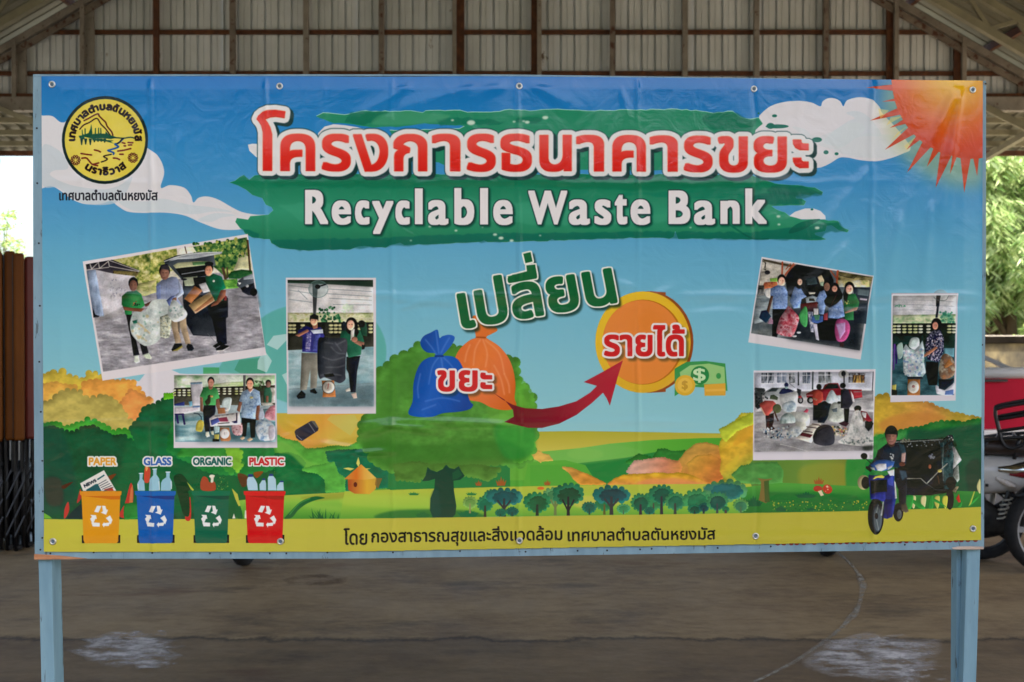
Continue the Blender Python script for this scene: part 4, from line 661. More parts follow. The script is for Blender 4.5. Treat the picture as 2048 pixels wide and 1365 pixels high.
# C: man and woman with a black sack
Cc = F(560, 550, 4.875)
P(Cc, "62,30 938,30 938,1352 75,1355", 'cfccd8'); P(Cc, "80,50 910,50 918,1283 90,1283", NZ(['6c94a4', '7ca4b0', '94b4c0', 'a4c0cc'], 50, 14, 5)); P(Cc, "80,85 910,100 912,420 82,420", NZ(['c4c6ce', 'cfd0d6', 'd4d4da'], 50, 20, 5)); P(Cc, "80,50 910,50 910,120 480,95 80,82", '26342c')
for s in ("90,105 300,130", "90,150 320,185", "90,240 320,270", "460,185 900,212", "480,230 900,250", "470,140 900,165", "520,290 900,295", "180,150 270,240"): L(Cc, s, 5, '5c7078', 1, .8)
P(Cc, "80,370 912,370 912,465 80,465", NZ(['8aa060', 'b4bc88', 'c8c8b0', 'a8a860'], 16, 10, 4)); scatter(Cc, "380,330 520,300 590,400 600,460 400,460", 60, 13, ['2c6c44', '1f4c34', '4c8c5c'], 3); scatter(Cc, "600,290 720,290 720,370 600,370", 30, 14, ['a8c8a8', 'bcd0b8'], 3, a=.6)
P(Cc, "82,462 914,462 914,700 82,730", '2c2c28'); 
for y in (492, 525, 558):
    for x in (105, 140, 225, 500, 545, 590, 780, 885): C(Cc, x, y, 22, 'b8b884', ry=12)
P(Cc, "82,580 914,580 914,700 82,735", '34342f'); P(Cc, "320,90 375,90 355,390 328,390", '3c4044'); C(Cc, 378, 140, 94, '5c8084', ry=82, a=.35); L(Cc, ring(378, 140, 94, 82), 5, '5c7c80'); C(Cc, 372, 118, 26, '14181c', ry=22); L(Cc, "370,120 450,95", 12, '14181c')
P(Cc, "90,1120 918,1060 918,1283 92,1283", '4c6470', 0, .7, 10); P(Cc, "90,1110 918,1050 918,1062 92,1125", '6c8088', 0, .5)
P(Cc, "215,760 375,765 370,980 360,1100 300,1110 300,920 265,1120 200,1125 210,920", '77766e'); P(Cc, "165,1180 215,1125 255,1160 250,1200 180,1210", '1a2028'); P(Cc, "295,1125 340,1105 370,1150 350,1160 300,1145", '1a2028')
P(Cc, "180,540 260,500 320,520 400,510 440,600 390,640 380,760 220,750 225,600 185,600", '2c2c78'); P(Cc, "262,560 310,560 300,740 250,745", NZ(['b8b0d0', '3c3c88', '9c94c0'], 5, 5, 3)); P(Cc, "340,580 400,560 385,740 320,740", NZ(['2c3088', '4c54a8', '383c90'], 6, 6, 4)); P(Cc, "155,590 270,530 290,550 190,605", '9c6450'); P(Cc, "310,470 370,470 370,520 330,530", '9c6450'); skin(Cc, 336, 445, 38, 'b47860', ry=50); P(Cc, "295,400 340,384 380,400 378,440 300,430", '1a1a1c'); P(Cc, "300,540 420,530 425,570 330,575", 'b8c4d8')
P(Cc, "650,800 785,790 755,940 740,1145 690,1145 670,960 650,920", '20222c'); P(Cc, "640,1120 680,1100 690,1130 650,1140", 'c8c0b8'); P(Cc, "695,1160 745,1145 755,1200 720,1205", 'c8b0a4'); P(Cc, "600,550 660,530 790,540 825,660 800,700 790,780 670,810 640,700 590,610", '246048'); C(Cc, 700, 500, 62, '1c1a1e', ry=84); P(Cc, "735,500 775,560 740,620 730,560", '1c1a1e'); P(Cc, "745,640 825,660 815,710 720,660", 'a06c58'); skin(Cc, 692, 485, 40, 'b07a68', ry=56); P(Cc, "695,540 730,525 720,620 690,640", 'c8c8c4'); C(Cc, 728, 630, 30, 'a46c58', ry=26)
P(Cc, "770,450 840,460 850,520 850,600 800,590 780,520", '244838'); C(Cc, 800, 480, 34, '18181c', ry=36); P(Cc, "800,680 835,690 825,725 800,730", '18181c'); C(Cc, 625, 500, 26, '1c242c', ry=46)
P(Cc, "375,640 430,610 520,620 640,620 660,700 645,800 640,960 640,1020 590,1055 540,1040 440,1000 390,1010 370,900", LG(Cc, (380, 700), (650, 800), ['2c3038', '343844', '40444e', '2c2e38']), 1)
for s in ("500,700 560,760 640,770", "540,660 600,740", "420,800 520,830 630,800", "450,900 560,900 640,880", "480,960 600,980", "440,660 520,670", "560,680 640,640", "400,980 480,960"): L(Cc, s, 9, '6c707c', 1, .65, 2)
P(Cc, "430,970 520,960 540,990 450,1000", '15171d'); P(Cc, "410,1030 530,1030 548,1190 418,1192 425,1130", 'b06a38'); C(Cc, 477, 1095, 64, '4c4844'); C(Cc, 477, 1095, 57, 'c8c4bc'); C(Cc, 477, 1095, 36, '8a8680', a=.5); L(Cc, "477,1060 470,1110", 6, '9c3430')
# D: five people behind a car
Dd = F(1490, 510, 6.5)
P(Dd, "205,30 1652,275 1490,1362 30,1138", 'cfcdd8'); P(Dd, "215,55 1640,288 1480,1245 65,1020", NZ(['4c5860', '5c6870', '7c8488'], 50, 14, 4)); P(Dd, "215,55 640,125 500,400 160,520", NZ(['8c8a84', 'b8b4ac', 'a09c94', '6c6a60'], 24, 16, 3)); P(Dd, "215,55 460,110 700,150 560,160 240,90", '4a4438'); P(Dd, "140,520 500,560 480,800 110,900", NZ(['5c6c78', '8494a0', '9cacb4'], 40, 9, 4))
for s, w in (("475,100 470,250", 22), ("620,120 510,260", 18), ("580,120 520,190", 12), ("1195,220 1185,400", 36), ("1100,210 1170,300", 16)): L(Dd, s, w, 'a84a30')
L(Dd, "215,80 260,110 235,190 260,200 250,100", 9, '34302c'); C(Dd, 280, 232, 36, '2c2c30', ry=28); P(Dd, "240,360 400,350 420,420 200,450", NZ(['a03c34', 'c07040', '7c2c2c'], 8, 8, 4)); P(Dd, "310,310 410,300 410,350 320,350", '6c9c3c'); P(Dd, "250,460 320,440 330,560 260,540", 'c8c8c8', 1); P(Dd, "160,400 240,400 240,530 150,530", NZ(['2c2c2c', '6c6c68'], 6, 6, 5))
P(Dd, "1200,220 1640,290 1610,420 1200,400", NZ(['3c3a28', '6c6440', 'a89c68'], 20, 8, 5)); P(Dd, "1190,330 1600,330 1600,420 1200,420", NZ(['6c8c44', 'c8b87c', 'b0b8b0'], 18, 14, 4)); L(Dd, "1220,270 1400,310 1440,280", 7, '2c2a24'); P(Dd, "1400,420 1610,430 1560,900 1400,880", '2c3440'); P(Dd, "1450,440 1600,460 1590,540 1450,520", '4c5c64'); P(Dd, "1480,560 1575,575 1570,595 1480,585", 'a49cb8')
P(Dd, "660,125 1080,200 1140,330 1140,560 1000,640 700,640 540,520 510,300 570,200", '1e2026', 0); L(Dd, "640,125 570,200 510,280", 10, '9c4c38', 1); P(Dd, "770,310 900,290 930,380 790,400", '2f3c40'); P(Dd, "930,290 980,265 1015,330 1010,415 960,380", 'b8a888'); P(Dd, "960,360 1010,350 1010,412 970,400", '8ca890'); P(Dd, "810,485 905,490 890,510 820,515", 'c8c4b8'); P(Dd, "770,560 860,530 940,560 930,630 790,640", '8c9cac'); P(Dd, "820,570 880,570 900,605 820,600", '141418'); P(Dd, "700,640 930,610 930,740 720,760", '5c2c2c')
P(Dd, "540,700 1500,700 1480,1240 540,1090", '22262e', 0, .9, 10)
def torso(fr, s, sd): P(fr, s, NZ(['4868a8', '6080bc', '7c98cc', '5878b4'], 5, 5, sd))
P(Dd, "345,700 520,705 460,900 400,1075 338,1060", '16181e'); torso(Dd, "320,440 410,395 500,410 540,480 540,590 535,705 345,705 350,560 315,530", 2); P(Dd, "320,535 355,540 300,760 262,750", '4c342c'); P(Dd, "265,720 328,800 262,890 170,820 200,730", '1e3048'); P(Dd, "320,810 350,850 350,900 280,895", 'c08cb0', 0, .9); skin(Dd, 465, 340, 46, 'a47868', ry=64, hr=1.1)
torso(Dd, "590,540 630,420 690,400 760,520 790,545 720,580 700,690 620,700 565,600", 3); C(Dd, 692, 370, 52, '17171c', ry=76); skin(Dd, 700, 350, 34, 'b08474', ry=48, hair='17171c')
torso(Dd, "905,600 960,480 1020,460 1060,560 1010,780 950,770 940,620", 4); skin(Dd, 1052, 410, 42, '604438', ry=62); P(Dd, "930,850 1180,840 1200,1000 1180,1120 1000,1110 930,1080", '1a171c'); torso(Dd, "1075,690 1180,580 1240,570 1275,680 1290,800 1200,830 1070,820", 5)
P(Dd, "1015,600 1080,500 1120,400 1200,400 1260,520 1250,570 1180,640 1090,690 1030,650", '18151a'); C(Dd, 1155, 430, 56, '18151a', ry=66); skin(Dd, 1152, 438, 38, 'a06c5c', ry=46, hair='18151a'); L(Dd, "1180,510 1110,660", 4, '6c3c3c')
P(Dd, "1280,560 1320,510 1420,510 1475,620 1460,690 1400,690 1400,850 1290,850 1270,700", '28683c'); P(Dd, "1460,680 1400,690 1280,745 1290,765 1440,720", 'a0745c'); P(Dd, "1260,500 1300,400 1330,520 1310,620 1270,580", '1a1a1e'); skin(Dd, 1345, 445, 50, 'a87868', ry=68, hr=1.15); scatter(Dd, "1290,590 1350,590 1350,640 1290,640", 8, 8, ['b8b05c'], 3)
P(Dd, "545,670 590,700 680,800 685,860 620,1040 560,1065 430,1035 395,990 440,830 500,740", NZ(['8c2c3c', 'b04c5c', 'a8707c', 'c494a4', '9c3444'], 12, 12, 5), 1); P(Dd, "700,760 770,670 800,740 795,900 770,940 720,900 690,820", '3c9450', 1); P(Dd, "800,740 870,740 880,1010 840,1000", NZ(['c8c8d4', '3c4868'], 7, 7, 6)); P(Dd, "880,700 940,700 940,780 880,780", 'd4d4dc'); P(Dd, "850,800 1000,790 1000,870 930,890 860,880", '3c5ca8'); P(Dd, "880,780 960,780 950,850 900,850", '4c8c6c'); P(Dd, "870,890 920,900 950,1115 910,1100", 'b8b8d0'); P(Dd, "1010,770 1060,750 1060,850 1010,850", 'a03c48')
P(Dd, "1180,850 1290,840 1350,920 1340,1030 1280,1120 1190,1120 1155,1000", 'a8407c', 1); P(Dd, "1170,900 1290,880 1290,1000 1220,1100 1200,1000", 'a890c8', 0, .85); P(Dd, "1220,1130 1270,1140 1270,1200 1220,1190", '3c2c2c'); C(Dd, 685, 1010, 28, 'c8ccd8', ry=14); C(Dd, 628, 1058, 30, 'c8ccd8', ry=13)
# E: sorting on the ground
Ee = F(1500, 735, 7.184)
P(Ee, "40,45 1785,25 1750,1315 30,1332", 'd2d0de'); P(Ee, "50,75 1760,60 1745,1195 50,1212", NZ(['74747c', '8c8c94', 'a4a4ac', 'b4b4ba'], 40, 12, 6)); P(Ee, "50,75 1760,60 1760,330 60,350", 'b9bfd4'); P(Ee, "50,350 1000,360 1760,450 1760,640 700,560 60,640", NZ(['94949c', 'acacb4', 'b8b8be'], 30, 10, 5))
for x0, y0, x1, y1, c in ((150, 75, 330, 230, '3c4450'), (375, 75, 510, 225, '5c6c88'), (740, 70, 850, 235, '4c5c74'), (970, 65, 1165, 230, '6c7478'), (1400, 80, 1640, 225, '4c4448'), (545, 75, 630, 230, '6c747c')):
    P(Ee, [(x0, y0), (x1, y0), (x1, y1), (x0, y1)], NZ([c, '8c94a4', c, '2c2c34'], 6, 20, int(x0)))
    L(Ee, [(x0, y0+45), (x1, y0+45)], 9, 'ccd0dc'); L(Ee, [((x0+x1)/2, y0), ((x0+x1)/2, y1)], 7, 'ccd0dc'); L(Ee, [(x0, y1), (x1, y1)], 10, 'd4d8e4')
P(Ee, "1460,110 1630,110 1630,220 1460,220", NZ(['a86c3c', '3c2c2c', 'c8a850', '8c4c48'], 5, 30, 5)); L(Ee, "890,70 885,310", 22, '3c4448'); L(Ee, "680,75 680,250", 22, '3c4048'); L(Ee, "550,110 630,200 550,230 630,290", 6, '4c5458'); L(Ee, "1750,65 1740,340", 14, '4c4c58'); C(Ee, 1330, 100, 74, '8c8c84', ry=60, a=.6); C(Ee, 1330, 90, 34, '24242a', ry=40); L(Ee, "1338,120 1338,240", 20, '3c3c40')
P(Ee, "180,360 300,290 480,290 620,330 660,420 200,440", '8c949c'); P(Ee, "230,350 310,295 400,300 360,345", '2c3438'); P(Ee, "60,290 190,300 210,330 160,400 180,540 60,560", '33363a'); P(Ee, "60,560 130,470 190,540 100,600", '24262a'); scatter(Ee, "60,300 200,300 240,460 60,560", 40, 12, ['24282c', '4c5054', '3c4448'], 4); C(Ee, 710, 470, 40, '22222a', ry=50); C(Ee, 710, 470, 22, '7c7c84', ry=30); P(Ee, "660,300 720,320 710,400 670,430", '33333a'); P(Ee, "670,410 720,400 730,440 680,440", '8c2c30')
P(Ee, "790,380 900,320 1030,310 1060,250 1120,225 1250,225 1290,310 1590,320 1600,430 1490,450 1400,480 900,470 800,430", '80202c'); P(Ee, "1050,310 1110,240 1240,240 1270,300", '1c2428'); P(Ee, "1440,320 1590,320 1595,420 1480,430", 'a82c38'); C(Ee, 855, 470, 50, '1c1c22', ry=50); C(Ee, 860, 470, 28, '8c8c90', ry=30); C(Ee, 1400, 440, 40, '1c1c22'); L(Ee, "800,400 1000,395", 8, 'a8848c'); L(Ee, "1480,350 1750,350 1750,470 1500,460", 10, '7c7c84')
# bending man left
P(Ee, "210,690 330,650 330,740 310,840 350,880 260,920 220,880", '2c1c1c'); P(Ee, "215,700 270,690 250,880 225,880", '3c2424'); P(Ee, "130,520 200,475 320,480 360,520 330,600 280,650 250,690 210,690 130,560", 'a8403c'); C(Ee, 375, 590, 62, '50583c', ry=66); P(Ee, "130,570 150,570 215,690 190,680", 'b89c84'); L(Ee, "340,640 385,760", 24, '4c342c'); P(Ee, "280,400 330,390 390,430 380,470 270,450", '3c4838')
# man with cap behind bags
P(Ee, "400,370 440,310 500,290 580,320 620,360 560,380 450,400", '24284c'); C(Ee, 508, 250, 30, '22264c', ry=32); C(Ee, 508, 290, 24, '8cb0b8', ry=18); P(Ee, "410,400 470,380 660,355 665,520 640,640 560,700 480,680 440,560", NZ(['a8b0b8', 'c0c6cc', 'd0d4d8'], 14, 14, 3), 1); P(Ee, "460,520 600,480 650,560 600,630 520,640 460,600", NZ(['7c94ac', 'a4b8c8', 'c0ccd4'], 9, 9, 4), 1); P(Ee, "420,800 440,700 540,650 640,700 630,790 500,800", NZ(['6c8484', '98acac', 'b8c8c8'], 12, 12, 5), 1)
P(Ee, "560,650 700,640 830,680 840,800 780,890 690,930 640,850 630,720", NZ(['a8b0ac', 'c0c4c0', 'd0d2ce'], 20, 20, 5), 1); P(Ee, "540,920 600,840 690,850 740,930 680,990 570,990", NZ(['a8b4bc', 'c4ccd2', '8c9cac'], 9, 9, 6), 1)
P(Ee, "750,640 800,590 830,610 810,650", 'a83850')
# red shirt, black sack, man in dark coat
P(Ee, "895,540 965,530 960,760 890,760", '1a1c28'); P(Ee, "890,370 960,320 1030,360 1040,470 960,540 895,540 885,440", 'b03c34'); P(Ee, "900,430 960,460 940,480 890,450", '8c6450'); C(Ee, 978, 280, 38, '1c1a1e', ry=44); P(Ee, "960,520 1060,480 1150,520 1140,640 1090,740 1050,800 960,790 950,640", '1c242c'); P(Ee, "1080,480 1130,350 1180,330 1230,400 1290,400 1290,480 1160,520", NZ(['a8bccc', 'c4d4dc', '8ca8c0'], 12, 12, 3), 1)
P(Ee, "1110,700 1150,540 1230,500 1310,600 1340,760 1230,790 1110,760", NZ(['8c9690', 'a8b0ac', 'c0c6c4'], 12, 12, 7), 1); P(Ee, "1160,600 1240,580 1240,640 1180,640", '3c4c5c', 0, .8); P(Ee, "1290,330 1340,300 1400,320 1440,420 1465,510 1410,590 1290,585", '2c2a38'); C(Ee, 1320, 262, 42, '1c1c22', ry=40); P(Ee, "1335,590 1415,590 1400,790 1345,790", '1c1c22'); P(Ee, "1260,800 1340,770 1410,800 1370,850 1300,830", '3c2430'); P(Ee, "1430,330 1470,400 1490,500 1455,480", 'd0d0dc'); C(Ee, 1265, 505, 26, '14141a', ry=18)
# squatting man, clear bags, black sack, printed sack, litter
P(Ee, "1640,780 1700,740 1760,800 1740,860 1690,920 1640,860", '20222a'); P(Ee, "1580,620 1660,640 1740,760 1700,780 1640,760 1580,700", '8c2430'); P(Ee, "1590,640 1660,650 1650,730 1590,700", 'c8ccd4'); P(Ee, "1530,640 1580,650 1650,760 1600,790", '5c3c34'); C(Ee, 1535, 590, 52, '1e1c20', ry=44); P(Ee, "1490,610 1550,600 1550,650 1500,640", '6c463c')
scatter(Ee, "150,880 560,830 640,1000 420,1040 180,990", 90, 14, ['3c5878', '7c94b0', 'c0c8d0', '2c3440', '90a0a8', 'b8bcb4'], 5); scatter(Ee, "1160,840 1380,860 1380,980 1180,980", 70, 14, ['8c9c5c', 'c8c0a4', 'a85c5c', 'd0ccc4', '3c4438', 'c8a860'], 5); P(Ee, "50,1060 700,1040 1700,1120 1745,1195 50,1212", '6c6c74', 0, .5, 8)
P(Ee, "640,1015 880,800 1010,805 870,1085", 'c8c2bc'); P(Ee, "700,975 730,930 890,965 850,1010", '5c2430'); 
for s in ("750,910 880,930", "800,850 940,870", "880,810 990,830"): L(Ee, s, 12, '3c2c30')
P(Ee, "900,960 960,860 1060,820 1160,850 1200,960 1190,1090 1060,1125 920,1090 890,1020", LG(Ee, (900, 900), (1190, 1100), ['2a2830', '34323e', '2a2c38']), 1)
P(Ee, "1250,1070 1380,960 1430,780 1480,640 1560,620 1610,760 1650,900 1740,960 1745,1090 1640,1130 1400,1110", NZ(['8c9494', 'b0b4b8', 'c4c6ca', 'd0d0d2', 'a0a8a4'], 13, 16, 8), 1); scatter(Ee, "1300,1050 1500,980 1740,980 1740,1110 1350,1100", 60, 14, ['6c7c7c', 'c8ccd0', '98a4a4', '4c5c60'], 5, a=.7); P(Ee, "1600,1140 1740,1120 1740,1180 1640,1190", '2c3030', 1, .9, 3); L(Ee, "420,1100 640,1150 820,1205", 8, 'b4b4b8')
# F: woman with a bag on a scale
Ff = F(1770, 580, 5.933)
P(Ff, "62,52 848,48 820,1312 50,1332", 'cdcbda'); P(Ff, "80,70 830,65 800,1248 65,1250", NZ(['24404c', '2f5460', '3c6c7c'], 30, 12, 5)); P(Ff, "80,70 830,65 820,400 80,400", NZ(['bcc0cc', 'c6c8d2'], 40, 20, 2)); P(Ff, "80,300 820,290 820,400 80,400", NZ(['6ca068', 'a4bc94', 'c4c8a8', '88ac78'], 20, 12, 3)); scatter(Ff, "620,260 800,260 810,390 630,390", 50, 16, ['2c8c6c', '4ca07c', '1f6c58'], 2, a=.7); scatter(Ff, "90,180 240,180 200,210 90,210", 14, 14, ['3c9c6c'], 2, ry=6)
for s in ("80,120 400,125 830,145", "90,180 400,180 820,200", "90,240 400,240 560,250"): L(Ff, s, 5, '7c8494', 1, .8)
P(Ff, "590,70 640,70 625,200 610,330 582,330 600,200", '20242c'); C(Ff, 640, 70, 88, '9ca8ac', ry=70, a=.5); P(Ff, "60,40 848,40 848,66 60,70", 'cdcbda'); P(Ff, "590,70 640,70 630,200 590,200", '20242c'); L(Ff, "560,85 600,120 700,125 730,75", 6, '4c585c', 1)
P(Ff, "80,400 820,395 805,690 80,700", '1c2a26')
for y in (430, 467, 502):
    for x in (95, 148, 215, 282, 346, 408, 500, 745, 800): C(Ff, x, y, 27, 'b8c08c' if x % 4 else 'c8ccb8', ry=13)
P(Ff, "80,530 440,530 440,640 80,640", '1a2e2c'); P(Ff, "690,690 805,690 800,800 690,760", '5c98b0'); P(Ff, "85,640 110,640 95,950 80,950", '4c2c7c'); P(Ff, "110,650 135,700 130,880 110,880", '2c1c5c'); P(Ff, "130,660 190,630 195,780 150,820 130,750", '8ca8a4', 1)
P(Ff, "70,1130 120,1120 115,1200 70,1190", 'b8b04c'); P(Ff, "65,1180 130,1190 130,1250 65,1250", '181818'); P(Ff, "630,880 660,780 720,760 800,840 800,1010 660,1060 620,960", NZ(['8c5c3c', '6c5444', '9c9484', 'b0a890'], 14, 14, 3), 1); P(Ff, "680,900 740,820 790,880 700,930", 'b06c34', 0, .8)
P(Ff, "590,1130 690,1180 800,1100 795,1240 620,1240 590,1200", 'c4c8dc', 1); P(Ff, "700,1200 795,1180 795,1245 690,1245", '2c54a8', 0, .8); P(Ff, "620,1060 760,1060 800,1040 790,1110 690,1190 620,1170", '1c2430')
P(Ff, "470,850 620,860 600,1130 500,1130 470,980", '0e1018'); P(Ff, "500,520 560,480 640,470 680,580 680,720 620,860 490,830 460,720 470,600", NZ(['1a1c38', '20223c', '1a1c34', 'a8a8c0', '20243c'], 3.4, 3.4, 9, 1)); scatter(Ff, "490,540 640,490 670,700 610,840 480,800", 60, 8, ['b8b8cc', '8c88b0', 'c0a0a8'], 6); P(Ff, "480,740 590,670 610,690 520,760 450,800 445,770", 'a06850'); C(Ff, 595, 410, 62, '16161c', ry=74); skin(Ff, 580, 420, 36, '9c6454', ry=52, hair='16161c')
P(Ff, "270,670 300,575 385,575 390,670 340,710", 'b4c8cc', 1); P(Ff, "200,700 235,645 280,700 340,710 400,650 430,600 450,700 445,850 470,980 430,1030 260,1030 205,980 200,850", 'a9bcc8'); scatter(Ff, "210,720 440,700 440,1020 220,1020", 150, 16, ['a4bcc8', 'c4d0d8', '7c9cbc', '8cb8b0', 'b8a8c0', '5c7cb0', 'ccd8dc'], 6, a=.75)
P(Ff, "255,1050 400,1050 400,1250 250,1250", 'a06434'); C(Ff, 322, 1152, 66, 'c8c8c4', ry=74); C(Ff, 322, 1145, 18, '8c4c4c', a=.8); P(Ff, "250,1030 420,1030 440,1060 250,1060", '2c3038')
mottle(A, quadA, .20, 3.2, 41); mottle(B, "85,90 1800,90 1812,1225 100,1225", .18, 3.2, 42); mottle(Cc, "80,50 910,50 918,1283 90,1283", .15, 3, 43)
mottle(Dd, "215,55 1640,288 1480,1245 65,1020", .22, 3.2, 44); mottle(Ee, "50,75 1760,60 1745,1195 50,1212", .18, 3, 45); mottle(Ff, "80,70 830,65 800,1248 65,1250", .18, 3, 46)
# G: motorcycle with a sidecar
Gg = F(1690, 830, 5.354)
P(Gg, "530,270 1030,255 1100,210 1140,215 1150,340 1230,480 1150,580 1180,720 1150,800 1120,830 1000,840 880,858 640,858 560,700", '151c26'); P(Gg, "640,330 1000,300 1010,520 900,660 640,660", '121722', 0, .9); L(Gg, "535,290 640,285 1030,262", 9, '8c9490'); scatter(Gg, "560,250 700,250 700,300 560,300", 16, 12, ['3c4038', '6c6c60'], 3); scatter(Gg, "640,290 1020,270 1020,330 640,340", 30, 9, ['7c8488', '2c3038'], 4); P(Gg, "1000,290 1110,220 1150,340 1140,800 1050,790 1030,600", NZ(['16282c', '24444c', '3c5c60'], 8, 14, 4)); scatter(Gg, "1090,210 1140,215 1140,270 1090,280", 14, 10, ['a8acac', '2c2c2c'], 3)
P(Gg, "1130,330 1160,340 1235,480 1140,580 1150,440", 'a4a8ac'); P(Gg, "1160,560 1200,530 1212,690 1190,720 1140,650", '8c9898'); P(Gg, "1130,810 1180,760 1205,765 1170,830", '9c9070'); L(Gg, "1040,300 1030,520 1040,700", 12, '6c7c7c', 0, .7); L(Gg, "650,680 800,678 860,735 980,610 1080,520", 11, '8c8c84'); L(Gg, "860,735 960,800 1100,805", 7, '4c5050'); C(Gg, 1000, 597, 24, 'a89c4c', ry=16); L(Gg, "980,650 995,730", 7, '7c5030'); C(Gg, 895, 550, 16, 'a85c40', ry=24); scatter(Gg, "870,420 980,420 980,470 870,470", 10, 14, ['5c6c8c', '8c94a4'], 3)
C(Gg, 1110, 900, 42, '0e1014', ry=112); C(Gg, 1115, 720, 50, '12161c', ry=60)
for x, c in ((720, 'c8c890'), (830, 'd4d098'), (975, 'c0bc5c'), (1060, 'c8c850')): P(Gg, [(x-20, 870), (x+25, 870), (x+20, 960), (x, 1000), (x-30, 930)], c, 1)
for s in ("640,920 700,900 790,940 850,1000 790,1000 700,930", "880,890 960,900 1070,980 1020,960", "640,870 720,870 700,990 650,1000", "900,870 930,870 930,990 880,990", "1310,980 1360,900 1440,860 1380,930", "1190,980 1240,920 1230,980"): P(Gg, s, '2c8c3c', 1)
P(Gg, "1310,980 1370,820 1385,815 1340,950", 'a8bc4c'); P(Gg, "1405,760 1430,695 1445,700 1445,835 1420,820", 'c8c890', 1); P(Gg, "1175,890 1205,840 1225,930 1200,935", 'b8302c')
C(Gg, 190, 720, 66, 'a49c78', ry=78); C(Gg, 212, 725, 46, '15151a', ry=66)
C(Gg, 560, 1040, 54, '101216', ry=98); C(Gg, 570, 1060, 26, '4c5458', ry=50); C(Gg, 320, 1080, 86, '0c0e14', ry=198); C(Gg, 330, 1095, 58, '2c3440', ry=155); C(Gg, 338, 1110, 46, '6c7c84', ry=125, a=.55); L(Gg, "345,960 320,1080 350,1230", 8, '9ca8ac', 0, .7); C(Gg, 325, 1080, 20, '1c2028', ry=34)
P(Gg, "520,560 640,600 655,690 640,940 590,1000 570,980 560,800 520,700", '23222a'); P(Gg, "570,590 640,600 650,660 600,700", '3c5870', 0, .8, 2); P(Gg, "590,960 640,940 670,1030 640,1045 590,1020", '4c4438')
P(Gg, "240,640 420,650 520,600 515,720 540,880 500,1080 440,1110 400,1100 410,900 260,900 250,760", '1c2878'); P(Gg, "260,700 440,690 440,820 270,840", '10121c'); P(Gg, "265,900 310,830 420,820 425,900 400,930 320,890", '2830a0'); P(Gg, "440,600 515,580 515,650 470,650", 'c8ccd8'); P(Gg, "515,700 530,720 545,890 525,895", 'c0c4d0'); P(Gg, "280,690 310,655 380,640 415,660 400,675 340,670", 'c0b43c'); L(Gg, "400,930 380,1070", 16, 'a8b0b8'); P(Gg, "420,900 500,900 500,1090 440,1110", '181c5c', 0, .8); P(Gg, "440,690 500,640 500,760 450,740", '3848b0', 0, .8)
P(Gg, "340,380 430,310 560,290 640,350 650,520 560,560 440,560 310,500", '182838'); P(Gg, "560,300 620,320 640,400 600,420", '2c4454'); P(Gg, "595,410 640,400 630,500 590,520", 'b08c88'); C(Gg, 600, 525, 34, '6c3c34', ry=24); L(Gg, "320,470 290,520 240,570", 40, '1c2c38'); scatter(Gg, "470,410 510,410 520,500 470,500", 12, 9, ['a8b0b8'], 4); P(Gg, "440,280 530,270 520,330 480,345 440,310", '3c2824'); skin(Gg, 485, 225, 62, '4c302c', ry=92, hair='14141a'); P(Gg, "425,190 450,140 520,135 548,180 545,210 430,205", '17171c')
P(Gg, "260,530 330,485 420,475 520,500 505,550 460,585 390,600 300,590", '2850a0'); P(Gg, "310,540 350,520 430,520 435,575 380,600 340,595", 'c8ccd8'); P(Gg, "260,560 300,560 310,590 270,580", 'a0a8b0'); P(Gg, "440,560 500,535 490,560 450,585", '98a0a8'); C(Gg, 195, 440, 36, '14161c', ry=34, rot=.4); L(Gg, "215,465 270,520", 7, '14161c'); L(Gg, "225,560 260,590", 30, '18181e')
mottle(Gg, "640,290 1150,210 1230,480 1180,860 640,860", .5, 4, 47); mottle(Gg, "250,300 650,130 660,1040 400,1130 250,900", .25, 4, 48)
MODEL[0] = 0.0
# ============================================================ materials used
M_sheet = mat('sheet_steel', hexc('cccfd2'), hexc('dee1e6'), scale=1.6, rough=.6, metal=0, spots=hexc('6b5544'), spot_scale=3.2, spot_at=.69, stretch=(1, 1, .5), bump=.05)
M_roof = mat('roof_sheet', hexc('6c6a5c'), hexc('848270'), scale=1.2, rough=.5, metal=.2)
M_rust = mat('rusty_steel', hexc('4a2c1c'), hexc('6e4228'), scale=9, rough=.8, c3=hexc('57331f'), bump=.1)
M_grey = mat('primed_steel', hexc('7b736c'), hexc('948c84'), scale=4, rough=.6, spots=hexc('54341f'), spot_scale=14, spot_at=.6)
M_greyr = mat('spotted_steel', hexc('6c6058'), hexc('857a70'), scale=4, rough=.6, spots=hexc('4c2614'), spot_scale=9, spot_at=.54)
M_truss = mat('painted_truss_steel', hexc('77725f'), hexc('8c8770'), scale=3, rough=.6)
M_blue = mat('pale_blue_paint', hexc('6f8d9c'), hexc('87a5b4'), scale=14, rough=.65, stretch=(1, 1, .25), c3=hexc('7b99a8'), spots=hexc('56676e'), spot_scale=60, spot_at=.60, bump=.18, bscale=55)
M_bluel = mat('pale_blue_leg_paint', hexc('6d91a3'), hexc('86a9b8'), scale=16, rough=.7, stretch=(1, 1, .12), spots=hexc('4c5a5c'), spot_scale=34, spot_at=.60, bump=.2, bscale=60)
M_wood = mat('bare_wood', hexc('a5683f'), hexc('c8906a'), scale=30, rough=.85, stretch=(.3, 1, 1.6), bump=.3)
M_wood2 = mat('pale_bare_wood', hexc('b79a88'), hexc('cbb5a6'), scale=26, rough=.85, stretch=(.3, 1, 2), bump=.3)
M_redp = mat('dark_red_paint', hexc('7a1f2a'), hexc('8c2a34'), scale=20, rough=.7)
M_nail = mat('nail_iron', hexc('15171a'), hexc('24282b'), scale=50, rough=.6)
M_ring = mat('bright_metal', hexc('c9c9c4'), hexc('dddcd6'), scale=60, rough=.28, metal=.9)
